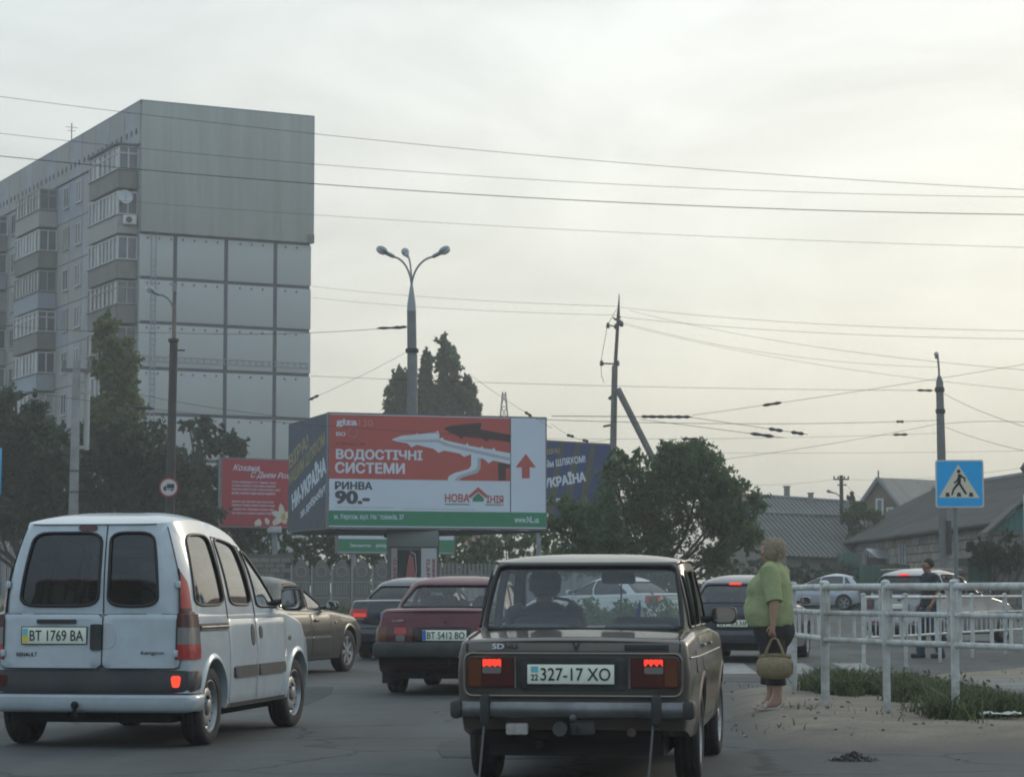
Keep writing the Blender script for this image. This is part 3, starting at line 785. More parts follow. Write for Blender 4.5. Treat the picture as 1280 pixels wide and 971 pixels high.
        q = c.patch('slide_rail', sf, rrect(-.38, .46, .90, .955, .02), .010, M_BLK, rim=.012)
        MB().tube([c.sideP(-.36, .928, .012, sg), c.sideP(.44, .928, .012, sg)], .010).build('rail_groove', M_CHRD, q)
        c.patch('rub_strip', sf, rrect(.56, 1.26, .505, .60, .02), .022, M_GREY, rim=.02, parent=d1)
        c.patch('rub_strip', sf, rrect(1.29, 2.14, .505, .60, .03), .022, M_GREY, rim=.02, parent=d2)
        c.patch('handle_cup', sf, [(1.15 + .055 * math.cos(a * math.pi / 12), .845 + .09 * math.sin(a * math.pi / 12)) for a in range(24)], .010, M_BLK, rim=.008, parent=d1)
        c.patch('handle_cup', sf, [(1.40 + .05 * math.cos(a * math.pi / 12), .865 + .055 * math.sin(a * math.pi / 12)) for a in range(24)], .010, M_BLK, rim=.008, parent=d2)
        c.mirror(2.06, 1.12, sg, size=(.20, .20), arm=.07, round_=.06, off=-.05)
        c.patch('indicator', sf, [(2.34 + .035 * math.cos(a * math.pi / 12), .80 + .022 * math.sin(a * math.pi / 12)) for a in range(24)], .010, M_CLR, rim=.01)
        c.patch('sill_trim', sf, rrect(.40, 2.24, .275, .305, .01), .012, M_BLK, rim=.02)
    MB().tube([gp(x / 10, 1.765, .012) for x in range(-5, 6)], .004).build('roof_joint', M_SEAL, c.root)
    return c
van = make_van()

# ------------------------------------------------------------------ brown saloon in front of the camera
def make_brown():
    col = paint('brown_paint', (0.080, 0.064, 0.049), metal=.2, rough=.36, dirt=.35, coat=.6)
    P = dict(wb=2.42, ro=.90, fo=.64, W=.755, r=.295, tw=.165, track=.655, zb=.30, paint=col, er=.045, crown=.015, bow=.012, arch=.06, lip=.01, archz=.015,
             side=[(.2, .90), (.36, .955), (.55, .985), (.70, 1.0), (.82, .985), (.93, .955)],
             top=[(-.9, .905), (-.45, .945), (-.3, .955), (1.6, .95), (1.75, .945), (2.6, .90), (3.06, .84)],
             rear=[(.2, .10), (.36, .03), (.48, .0), (.83, .0), (.9, .01), (.93, .02)], front=[(.2, 0), (1, 0)],
             plan=[(0, .925), (.012, .945), (.03, .955), (.12, .97), (.5, 1.0)], planf=[(0, .93), (.02, .955), (.1, .97), (.6, 1.0)], tuck=.6,
             gh=dict(z0=.91, z1=1.415, w0=.695, w1=.615, bulge=.03, yr0=-.33, yr1=-.03, rb=.05, yf0=1.66, yf1=1.12, crown=.042, sag=.02, peak=0, n=11, pw=3.0))
    yaw = R(7.8)
    c = Car('brown_saloon', 'dusty brown boxy old saloon with lit brake lamps, nearest car in the middle', None, (.495, 15.72, 0), yaw, P)
    c.body()
    c.endwin(0, None, None, [(-.635, .965), (.635, .965), (.575, 1.39), (-.575, 1.39)], .06, G_CLR, 'rear_window', .013)
    c.endwin(2, None, None, [(.62, .97), (-.62, .97), (-.56, 1.385), (.56, 1.385)], .06, G_CLR, 'windscreen', .014)
    for sd in (1, 3):
        c.sidewin(sd, None, -.02, [(-.20, .98), (-.045, .98), (-.045, 1.32), (-.09, 1.32)], .02, G_CLR, 'side_window', .010)
        c.sidewin(sd, -.02, .60, [(.005, .98), (.56, .98), (.56, 1.345), (.03, 1.345)], .03, G_CLR, 'side_window', .010)
        c.sidewin(sd, .60, None, [(.66, .98), (1.47, .98), (1.12, 1.345), (.66, 1.345)], .03, G_CLR, 'side_window', .010)
    c.greenhouse(); c.cabin(.925, -.25, 1.6, seats=((.62, .13, False), (-.08, .09, False)))
    c.wheels('steel', steer=R(2))
    # steering wheel, inner mirror, pennant, fuzzy dash things
    b = MB(); b.tube([(-.34 + .2 * math.cos(a * .4), 1.24 - .05 * math.sin(a * .4), .97 + .19 * math.sin(a * .4)) for a in range(17)], .012); b.build('steering_wheel', M_BLK, c.root)
    b = MB(); b.box((0, 1.5, .94), (1.2, .25, .06), 0, .02); b.build('dashboard', M_INT, c.root)
    b = MB(); b.box((.10, 1.10, 1.30), (.24, .04, .085), 0, .02); b.tube([(.10, 1.12, 1.30), (.10, 1.16, 1.40)], .012); b.build('inner_mirror', M_BLK, c.root)
    b = MB(); b.tube([(.12, 1.09, 1.27), (.118, 1.085, 1.0)], .006); b.build('mirror_cord', mat('amber_beads', (.25, .15, .06), .5), c.root)
    b = MB(); b.prism([(-.055, 0), (.055, 0), (.045, .02), (0, .17), (-.045, .02)], -.004, .004, M=frame((.22, 1.42, .975), (1, 0, 0), (0, 0, 1)))
    b.build('pennant', mat('pennant_blue', (.03, .10, .35), .8), c.root)
    b = MB(); b.prism([(.005, 0), (.055, 0), (.045, .02), (.01, .14)], .005, .008, M=frame((.22, 1.42, .975), (1, 0, 0), (0, 0, 1))); b.build('pennant_trim', M_PLW, c.root)
    rf = c.rear_fn()
    # rear panel: framed dark recess with lamp units and the plate
    M_PAN = mat('rear_panel_paint', (0.052, 0.044, 0.036), .42, coat=.3, dirt=(.10, .09, .075), dirtfac=.4, dscale=4)
    pan = c.patch('rear_panel', rf, rrect(-.672, .672, .565, .825, .05), .006, M_PAN, rim=.012)
    fr = [Vector(c.rearP(x, z, .010)) for x, z in rrect(-.672, .672, .565, .825, .05, 6)]
    MB().tube(fr + fr[:1], .009, 6, caps=False).build('panel_trim', mat('dull_trim', (.22, .20, .17), .35, metal=.7), pan)
    for sg in (-1, 1):
        lam = c.patch('tail_lamp', rf, rrect(min(sg * .352, sg * .652), max(sg * .352, sg * .652), .618, .800, .012), .024, M_DRED, rim=.024)
        def seg(a, b_, z0, z1, m_, nm, off=.029):
            x0, x1 = sorted((sg * a, sg * b_)); c.patch(nm, rf, rrect(x0, x1, z0, z1, .006), off, m_, rim=.008, parent=lam, nr=1, NP=24)
        seg(.565, .645, .625, .793, M_AMB, 'lens_amber')
        seg(.44, .558, .625, .700, M_DRED, 'lens_red')
        seg(.44, .558, .703, .745, M_CLR, 'lens_clear')
        b = MB(); nn = 16; pv = []
        x0, x1 = sorted((sg * .44, sg * .556))
        top = [(x0 + (x1 - x0) * k / nn, .788 + (.004 if k % 4 else 0)) for k in range(nn + 1)]
        bot = [(x0 + (x1 - x0) * k / nn, (.748 if sg < 0 else .757) - .010 * math.sin(k * 1.3) * (1 if sg > 0 else .5)) for k in range(nn + 1)]
        vs = [c.rearP(x, z, .034) for x, z in top] + [c.rearP(x, z, .034) for x, z in bot]
        b.add(vs, [(k, k + 1, nn + 2 + k, nn + 1 + k) for k in range(nn)]); b.build('brake_glow', M_LIT, lam)
        seg(.365, .434, .625, .793, M_DRED, 'lens_dark')
        MB().tube([c.rearP(sg * .352, .615, .028), c.rearP(sg * .352, .803, .028)], .006).build('lamp_trim', M_CHRD, lam)
    hold = c.patch('plate_recess', rf, rrect(-.33, .33, .60, .80, .02), .012, M_BLK, rim=.01)
    c.plate(-.01, .700, '327-17 XO', 'old', .535, .118, .026)
    # boot lid joints and badge
    tl = [[Vector((sg * .655, c.ytrue(y, .655, c.topz(y)), c.topz(y) + .006)) for y in [c.y0 + .03 + .05 * k for k in range(11)]] for sg in (-1, 1)]
    c.lines('boot_joint', tl + [[c.rearP(sg * .660, z, .003) for z in (.835, .85, .87, .885)] for sg in (-1, 1)] + [[c.rearP(x / 10, .836, .003) for x in range(-6, 7)]], .0045)
    M0 = frame(Vector((0, c.rearP(0, .862, .004).y, 0)), (1, 0, 0), (0, 0, 1))
    lettering('SD', -.50, .852, .075, .033, mat('sticker_white', (.7, .75, .78), .5), c.root, M0, .002, .04)
    lettering('NU', -.42, .852, .075, .033, M_BLK, c.root, M0, .002, .03)
    q = MB(); q.prism([(-.025, .025), (-.012, .025), (0, -.01), (.012, .025), (.025, .025), (.004, -.03), (-.004, -.03)], 0, .004, M=frame(c.rearP(.02, .872, .003), (1, 0, 0), (0, 0, 1))); q.build('badge', M_BLK, c.root)
    q = MB(); q.box((0, 0, 0), (.27, .036, .003), 0, .001); q.build('dark_sticker', M_BLK, c.root, M=frame(c.rearP(.455, .862, .004), (1, 0, 0), (0, 0, 1)))
    # bumper
    b = MB(); yb = c.y0 - .075
    prof = [(-.052, .0), (-.045, -.028), (-.015, -.040), (.02, -.036), (.046, -.022), (.052, .0), (.04, .02), (-.04, .02)]
    xs = [-.70 + 1.40 * k / 20 for k in range(21)]
    pts = [Vector((x, yb + dy + .05 * (abs(x) / .70) ** 4, .487 + dz)) for x in xs for dz, dy in prof]
    n = len(prof); b.add(pts, [(i * n + k, i * n + (k + 1) % n, (i + 1) * n + (k + 1) % n, (i + 1) * n + k) for i in range(20) for k in range(n)], 0, True)
    bump = b.build('bumper', M_CHRD, c.root)
    for sg in (-1, 1):
        q = MB(); q.box((sg * .715, yb + .06, .487), (.075, .15, .115), 0, .028); q.build('bumper_end', M_BLK, bump)
        q = MB(); q.box((sg * .525 - .005, yb - .015, .485), (.060, .07, .19), 0, .02); q.build('overrider', M_BLK, bump)
        q = MB(); q.box((sg * .5, yb + .06, .47), (.05, .14, .06)); q.build('bumper_bracket', M_DARK, bump)
    for x in (-.535, .50):
        q = MB(); q.tube([(x, yb - .01, .42), (x - .012, yb - .03, .25), (x - .03, yb - .02, .08), (x - .045, yb - .01, .01)], .008, 6); q.build('antistatic_strap', mat('strap_grey', (.14, .14, .135), .7), c.root)
    # valance, reversing lamp, tow hitch, exhaust
    q = MB(); q.box((0, c.y0 + .10, .40), (1.34, .03, .10), 0, .01); q.build('valance', mat('valance_paint', (.05, .044, .038), .6, var=.3, dirt=(.1, .09, .08), dirtfac=.5), c.root)
    q = MB(); q.box((-.345, yb + .08, .365), (.14, .05, .075), 0, .015); q.build('reversing_lamp', mat('reversing_lens', (.55, .52, .48), .3, coat=.5, var=.2, vscale=30), c.root)
    q = MB(); q.lathe([(.0, -.03), (.045, -.03), (.05, .0), (.045, .02), (.001, .02)], 16, 0, Matrix.Translation((-.075, yb + .04, .37)) @ Matrix.Rotation(R(90), 4, 'X')); q.box((.06, yb + .09, .375), (.16, .06, .09), 0, .02)
    q.tube([(.02, yb + .1, .37), (.02, yb - .08, .36), (.02, yb - .10, .41)], .016); q.ball((.02, yb - .10, .44), .025, 10); q.build('tow_hitch', mat('hitch_metal', (.10, .10, .10), .6, metal=.4, var=.3), c.root)
    q = MB(); q.tube([(.36, c.y0 - .02, .35), (.36, c.y0 + .5, .33)], [.028, .028], 12); q.ball((.30, c.y0 + .45, .32), (.10, .28, .07), 12); q.build('exhaust', mat('rusty_exhaust', (.10, .07, .05), .8, var=.4), c.root)
    q = MB(); q.box((0, c.y0 + .45, .36), (1.05, .7, .12)); q.box((-.2, .1, .30), (.25, .25, .2), 0, .05); q.build('fuel_tank', M_DARK, c.root)
    # flanks
    for sg in (1, -1):
        sf = c.side_fn(sg)
        d1 = c.patch('rear_door', sf, rpoly([(.36, .36), (.66, .36), (.66, .925), (-.03, .925), (-.03, .74), (.22, .56)], .03), .003, col, gap=.004)
        d2 = c.patch('front_door', sf, rrect(.675, 1.52, .36, .925, .03), .003, col, gap=.004)
        c.handle(.06, .86, d1, sg, .14, M_CHRD, .022); c.handle(.80, .86, d2, sg, .14, M_CHRD, .022)
        MB().tube([c.sideP(c.y0 + .05 + .1 * k, .80, .004, sg) for k in range(30) if c.y0 + .05 + .1 * k < 2.9], .006, 6).build('trim_line', M_CHRD, c.root)
        c.mirror(1.40, 1.02, sg, size=(.19, .125), arm=.06, round_=.055, off=-.06, m=M_BLK if sg > 0 else M_CHRD)
        c.patch('fuel_flap' if sg > 0 else 'side_vent', sf, rrect(-.55, -.42, .70, .84, .02), .003, col, gap=.003)
        # drip rail along the roof edge
        sd = 1 if sg > 0 else 3
        MB().tube([c.G(sd, .04 + .92 * k / 20 if sd == 1 else .96 - .92 * k / 20, .985, .012) for k in range(21)], .008, 6).build('drip_rail', M_CHRD, c.root)
    return c
brown = make_brown()

# ------------------------------------------------------------------ other cars
def generic(name, label, group, loc, yaw, col, kind, glassm=G_TINT, wheel='alloy5', W=.86, H=1.43, belt=.93, wb=2.65, ro=.98, fo=.88, boot=None, cat='car', r=.31, trunk=.99, steer=0, glr=None):
    sed = kind == 'saloon'
    if sed:
        top = [(-ro, trunk - .03), (-ro + .08, trunk), (-.28, trunk + .01), (.2, belt + .02), (wb * .62, belt), (wb * .72, belt), (wb + .3, .84), (wb + fo - .12, .70), (wb + fo, .60)]
        gh = dict(z0=belt - .03, z1=H - .085, w0=W * .90, w1=W * .66, bulge=.05, yr0=-.50, yr1=.16, rb=.05, yf0=wb * .76, yf1=wb * .44, crown=.085, sag=.05, peak=0, n=8, pw=2.8)
    elif kind == 'wedge':   # angular saloon
        top = [(-ro, trunk - .02), (-ro + .05, trunk), (-.35, trunk + .01), (.1, belt), (wb * .62, belt), (wb * .72, belt), (wb + .3, .82), (wb + fo, .72)]
        gh = dict(z0=belt - .03, z1=H - .065, w0=W * .90, w1=W * .68, bulge=.03, yr0=-.52, yr1=.14, rb=.02, yf0=wb * .74, yf1=wb * .44, crown=.065, sag=.02, peak=0, n=10, pw=3.2)
    else:                   # hatch / estate
        top = [(-ro, belt), (0, belt), (wb * .62, belt), (wb * .72, belt), (wb + .3, .85), (wb + fo - .1, .72), (wb + fo, .62)]
        gh = dict(z0=belt - .03, z1=H - .085, w0=W * .90, w1=W * .68, bulge=.05, yr0=-ro + .02, yr1=-ro + .36, rb=.04, yf0=wb * .78, yf1=wb * .42, crown=.085, sag=.07, peak=-.1, n=8, pw=2.8)
    P = dict(wb=wb, ro=ro, fo=fo, W=W, r=r, tw=.19, track=W - .12, zb=.22, paint=col, er=.06, crown=.012, bow=.06, arch=.05, lip=.006,
             side=[(.2, .93), (.32, .97), (.5, .995), (.62, 1.0), (.75, .985), (belt, .94), (1.1, .92)], top=top,
             rear=[(.2, .06), (.32, -.03), (.5, -.045), (.56, .0), (.8, .0), (1.0, .03)] if kind != 'wedge' else [(.2, .08), (.4, .0), (.7, .0), (.99, .05)],
             front=[(.2, -.02), (.4, .06), (.6, .02), (.85, -.15)],
             plan=[(0, .90), (.02, .93), (.06, .955), (.15, .98), (.4, 1.0)] if kind != 'wedge' else [(0, .945), (.02, .962), (.08, .98), (.3, 1.0)], gh=gh, nst=36)
    c = Car(name, label, group, loc, yaw, P, cat)
    c.body()
    zt = gh['z1'] - .035; zb_ = belt + .035
    glr = glr or glassm
    if sed or kind == 'wedge':
        c.endwin(0, None, None, [(-W * .76, trunk + .03), (W * .76, trunk + .03), (W * .58, zt), (-W * .58, zt)], .07, glr, 'rear_window', .012)
        rv = .30
    else:
        c.endwin(0, None, None, [(-W * .74, zb_ + .02), (W * .74, zb_ + .02), (W * .60, zt), (-W * .60, zt)], .09, glr, 'rear_window', .012); rv = -ro + .42
    c.endwin(2, None, None, [(W * .76, zb_ + .02), (-W * .76, zb_ + .02), (-W * .58, zt), (W * .58, zt)], .07, G_CLR, 'windscreen', .012)
    bp = wb * .36
    for sd in (1, 3):
        if sed or kind == 'wedge':
            c.sidewin(sd, None, bp, [(-.12, zb_ + .03), (bp - .035, zb_), (bp - .035, zt - .01), (.36, zt - .02)], [.05, .03, .03, .10], glassm, 'side_window', .011)
        else:
            c.sidewin(sd, None, .02, [(-ro + .36, zb_ + .02), (-.03, zb_), (-.03, zt - .02), (-ro + .55, zt - .05)], .05, glassm, 'side_window', .011)
            c.sidewin(sd, .02, bp, [(.07, zb_), (bp - .035, zb_), (bp - .035, zt - .01), (.07, zt - .015)], .03, glassm, 'side_window', .011)
        c.sidewin(sd, bp, None, [(bp + .035, zb_), (wb * .66, zb_), (wb * .64, zb_ + .05), (wb * .43, zt - .05), (bp + .035, zt - .015)], [.03, .02, .04, .12, .03], glassm, 'side_window', .011)
    c.greenhouse(); c.cabin(belt + .0, -.4 if (sed or kind == 'wedge') else -ro + .2, wb * .66, seats=((bp + .02, .28, True), (-.02, .16, False)))
    c.wheels(wheel, steer)
    for sg in (1, -1):
        sf = c.side_fn(sg)
        d1 = c.patch('rear_door', sf, rpoly([(.40, .28), (bp - .005, .28), (bp - .005, belt - .05), (.02, belt - .05), (.06, .72), (.30, .56)], .04), .003, col, gap=.004)
        d2 = c.patch('front_door', sf, rrect(bp + .008, wb * .69, .28, belt - .05, .05), .003, col, gap=.004)
        c.handle(.26, .80, d1, sg, .17, col); c.handle(bp + .2, .79, d2, sg, .17, col)
        c.mirror(wb * .60, belt + .06, sg, M_BLK if kind == 'wedge' else col, size=(.19, .13), arm=.06, round_=.05, off=-.03)
    return c
def rect_lamp(c, name, x0, x1, z0, z1, m, off=.02, r=.02, parent=None):
    x0, x1 = min(x0, x1), max(x0, x1)
    return c.patch(name, c.rear_fn(), rrect(x0, x1, z0, z1, r), off, m, rim=.02, parent=parent, nr=2, NP=32)
def corner_lamp(c, sg, xin, z0, z1, side_len, m, name='tail_lamp', parent=None, off=.012):
    """lamp that starts on the rear face and wraps round the corner"""
    b = MB()
    def fn(t, z):
        if t <= .55:
            hw = c.wid(c.y0, z); return c.rearP(sg * (xin + (hw - xin) * t / .55), z, off)
        return c.sideP(c.y0 + .01 + side_len * (t - .55) / .45, z, off, sg)
    ts = [-.001] + [k / 12 for k in range(13)]
    zs = [z0 + (z1 - z0) * k / 5 for k in range(6)]
    b.grid(fn, ts[1:], zs)
    return b.build(name, m, parent or c.root)

# maroon angular saloon
mar = paint('maroon_paint', (0.125, 0.011, 0.020), rough=.36, dirt=.10, coat=.35)
c = generic('maroon_saloon', 'maroon angular saloon with amber lamp corner and black rear bumper, left of the brown car', None, (-.69, 29.05, 0), R(8), mar, 'wedge',
            G_CLR, 'steel', W=.815, H=1.40, belt=.90, wb=2.46, ro=.92, fo=.80, trunk=1.00, r=.29)
for sg in (-1, 1):
    lam = corner_lamp(c, sg, .34, .625, .80, .10, M_DRED)
    corner_lamp(c, sg, .66, .632, .795, .11, M_AMB, 'lens_amber', lam, .017)
    rect_lamp(c, 'lens_clear', sg * .44, sg * .55, .632, .705, M_CLR, .02, .01, lam)
    rect_lamp(c, 'lens_red', sg * .42, sg * .57, .71, .79, M_RED, .02, .01, lam)
rect_lamp(c, 'garnish', -.335, .335, .625, .80, mat('dark_garnish', (.035, .012, .014), .4), .014)
c.plate(.035, .70, 'BT 5412 BO', 'blue', .52, .122, .03)
b = MB(); b.box((0, c.y0 - .05, .53), (1.60, .20, .185), 0, .05); b.build('bumper', M_BLK, c.root)
b = MB(); b.box((0, c.y0 + .06, .40), (1.5, .10, .10), 0, .02); b.build('valance', M_DARK, c.root)
for sg in (-1, 1):
    b = MB(); b.box((sg * .70, -.34, .27), (.24, .02, .30), 0, .006); b.build('mud_flap', M_RUB, c.root)
b = MB(); b.tube([(.12, c.y0 - .02, .33), (.12, c.y0 - .18, .35), (.12, c.y0 - .2, .42)], .02); b.box((.1, c.y0 + .1, .36), (.4, .12, .10)); b.build('tow_bar', M_DARK, c.root)
M0 = frame(Vector((0, c.rearP(-.55, .88, .02).y, 0)), (1, 0, 0), (0, 0, 1))
lettering('21099', -.60, .855, .14, .028, M_CHR, c.root, M0, .012, .03)
q = MB(); q.lathe([(.001, 0), (.012, 0), (.014, -.01)], 10, 0, frame(c.rearP(.03, .86, .018), (1, 0, 0), (0, 0, 1))); q.build('lock', M_BLK, c.root)
maroon = c

# dark blue executive saloon beyond
nav = paint('navy_paint', (0.012, 0.016, 0.030), rough=.25, dirt=.08)
c = generic('navy_saloon', 'dark navy saloon with glowing red tail lamps, partly behind the maroon car', None, (-1.83, 42.6, rise(43.5)), R(10), nav, 'saloon', G_DEEP, 'alloy7', W=.88, H=1.43, belt=.95, wb=2.83, ro=1.05, fo=.80, trunk=1.02)
for sg in (-1, 1):
    lam = corner_lamp(c, sg, .50, .72, .875, .20, M_RED)
    rect_lamp(c, 'lens_glow', sg * .52, sg * .76, .735, .80, mat('soft_lit_lens', (.6, .05, .04), .4, emit=(1, .07, .05), estr=.35), .02, .02, lam)
    rect_lamp(c, 'lens_clear', sg * .55, sg * .70, .69, .715, M_CLR, .016, .01, lam)
c.plate(0, .76, 'BT', 'blue', .52, .112, .02)
c.patch('boot_lid', c.rear_fn(), rrect(-.62, .62, .62, .98, .06), .004, nav, gap=.005)
c.patch('bumper_strip', c.rear_fn(), rrect(-.74, .74, .555, .575, .008), .02, M_CHRD, rim=.02)
navy = c

# bronze-grey saloon beyond the van
brz = paint('bronze_paint', (0.034, 0.035, 0.029), metal=0, rough=.32, dirt=.04, coat=.2)
c = generic('bronze_saloon', 'bronze grey saloon seen from its right side, just beyond the white van', None, (-4.00, 34.4, 0), R(14.5), brz, 'saloon', G_TINT, 'alloy7', W=.885, H=1.44, belt=.93, wb=2.70, ro=1.02, fo=.92, trunk=.97, r=.318, steer=R(4), glr=G_DEEP)
for sg in (-1, 1): corner_lamp(c, sg, .45, .72, .90, .25, M_RED)
c.plate(0, .70, None, 'blue')
for sg in (-1, 1):
    c.patch('rub_strip', c.side_fn(sg), rrect(.45, wb_ - .01, .53, .56, .012) if False else rrect(.46, .955, .53, .56, .012), .012, M_CHR, rim=.01)
    c.patch('rub_strip', c.side_fn(sg), rrect(.985, 1.80, .53, .56, .012), .012, M_CHR, rim=.01)
    c.patch('indicator', c.side_fn(sg), rrect(2.02, 2.09, .74, .775, .012), .008, M_CLR, rim=.01)
    sd = 1 if sg > 0 else 3
    b = MB()     # smoked wind deflectors over the side windows
    for ya, yb in ((.40, .93), (1.0, 1.55)):
        b.grid(lambda y, z: c.G(sd, c.uy(sd, y, c.gz(z)), c.gz(z), .022 if z < 1.30 else .006), [ya + (yb - ya) * k / 6 for k in range(7)], [1.275 - .0, 1.30, 1.335])
    b.build('wind_deflector', M_BLK, c.root)
bronze = c

# dark blue hatchback behind the woman
blu = paint('dark_blue_paint', (0.016, 0.024, 0.038), rough=.28, dirt=.15)
c = generic('dark_blue_hatchback', 'dark blue hatchback with lit high brake lamp, directly behind the woman in green', None, (3.90, 41.3, rise(42)), R(15), blu, 'hatch', G_TINT, 'alloy5', W=.84, H=1.47, belt=.95, wb=2.54, ro=.72, fo=.80, glr=G_TINT)
for sg in (-1, 1): corner_lamp(c, sg, .52, .70, .92, .16, M_DRED)
c.plate(0, .62 + .03, 'BT 0338', 'white', .52, .112, .03)
q = MB(); q.box((0, 0, 0), (.21, .04, .03), 0, .012); q.build('brake_lamp', M_LIT, c.root, M=frame(c.G(0, .5, .93, .018), (1, 0, 0), (0, .3, 1)))
q = MB(); q.lathe([(.001, .01), (.04, .01), (.045, 0)], 14, 0, frame(c.rearP(0, .84, .008), (1, 0, 0), (0, 0, 1))); q.build('badge', M_CHR, c.root)
c.patch('tailgate', c.rear_fn(), rrect(-.60, .60, .56, .93, .05), .004, blu, gap=.005)
bluehatch = c

# silver crossover at the right, behind the railings
sil = paint('silver_paint', (0.30, 0.31, 0.33), metal=.45, rough=.33, dirt=.15)
c = generic('silver_crossover', 'silver crossover with roof rails on the side road behind the man in dark clothes', None, (8.55, 51.3, rise(52.5)), R(38), sil, 'hatch', G_DEEP, 'alloy5', W=.86, H=1.60, belt=1.02, wb=2.58, ro=.74, fo=.82, r=.33)
for sg in (-1, 1):
    corner_lamp(c, sg, .60, .74, 1.0, .14, M_DRED)
    rect_lamp(c, 'reflector', sg * .42, sg * .64, .45, .49, M_RED, .045, .01)
c.plate(0, .80, None, 'white')
q = MB(); q.box((0, 0, 0), (.24, .04, .035), 0, .012); q.build('brake_lamp', M_LIT, c.root, M=frame(c.G(0, .5, .97, .02), (1, 0, 0), (0, .3, 1)))
q = MB(); q.lathe([(.001, .01), (.05, .01), (.055, 0)], 14, 0, frame(c.rearP(0, .97, .012), (1, 0, 0), (0, 0, 1))); q.build('badge', M_CHR, c.root)
c.patch('rear_skirt', c.rear_fn(), rrect(-.72, .72, .27, .40, .03), .012, M_BLK)
for sg in (-1, 1):
    MB().tube([(sg * .58, y, 1.555 + .03 - .03 * ((y - .45) / .9) ** 2) for y in [-.4 + 1.5 * k / 8 for k in range(9)]], .014).build('roof_rail', M_CHRD, c.root)

# pale silver hatchback far up the side road, seen from its left flank
c = generic('pale_hatchback', 'pale blue silver hatchback far up the side road, by the end of the ivy hedge', None, (13.75, 99.0, rise(100)), R(-74), paint('pale_silver_paint', (0.50, 0.54, 0.60), metal=.3, rough=.3, dirt=.1), 'hatch', G_TINT, 'alloy5', W=.84, H=1.50, belt=.96, wb=2.50, ro=.66, fo=.78)
for sg in (-1, 1): corner_lamp(c, sg, .60, .80, 1.05, .16, M_RED)
# white saloon seen through the windows of the brown car
c = generic('white_saloon', 'white saloon with a lit tail lamp, seen through the rear window of the brown car', None, (3.25, 60.0, rise(61)), R(-48), paint('plain_white_paint', (0.62, 0.64, 0.66), rough=.3, dirt=.15), 'saloon', G_DEEP, 'alloy5', W=.86, H=1.45, belt=.94, wb=2.65, ro=1.0, fo=.86, trunk=1.0)
for sg in (-1, 1):
    lam = corner_lamp(c, sg, .52, .76, .95, .20, M_RED)
    rect_lamp(c, 'lens_glow', sg * .56, sg * .74, .80, .90, M_LIT, .02, .02, lam)
c.plate(0, .80, None, 'white')
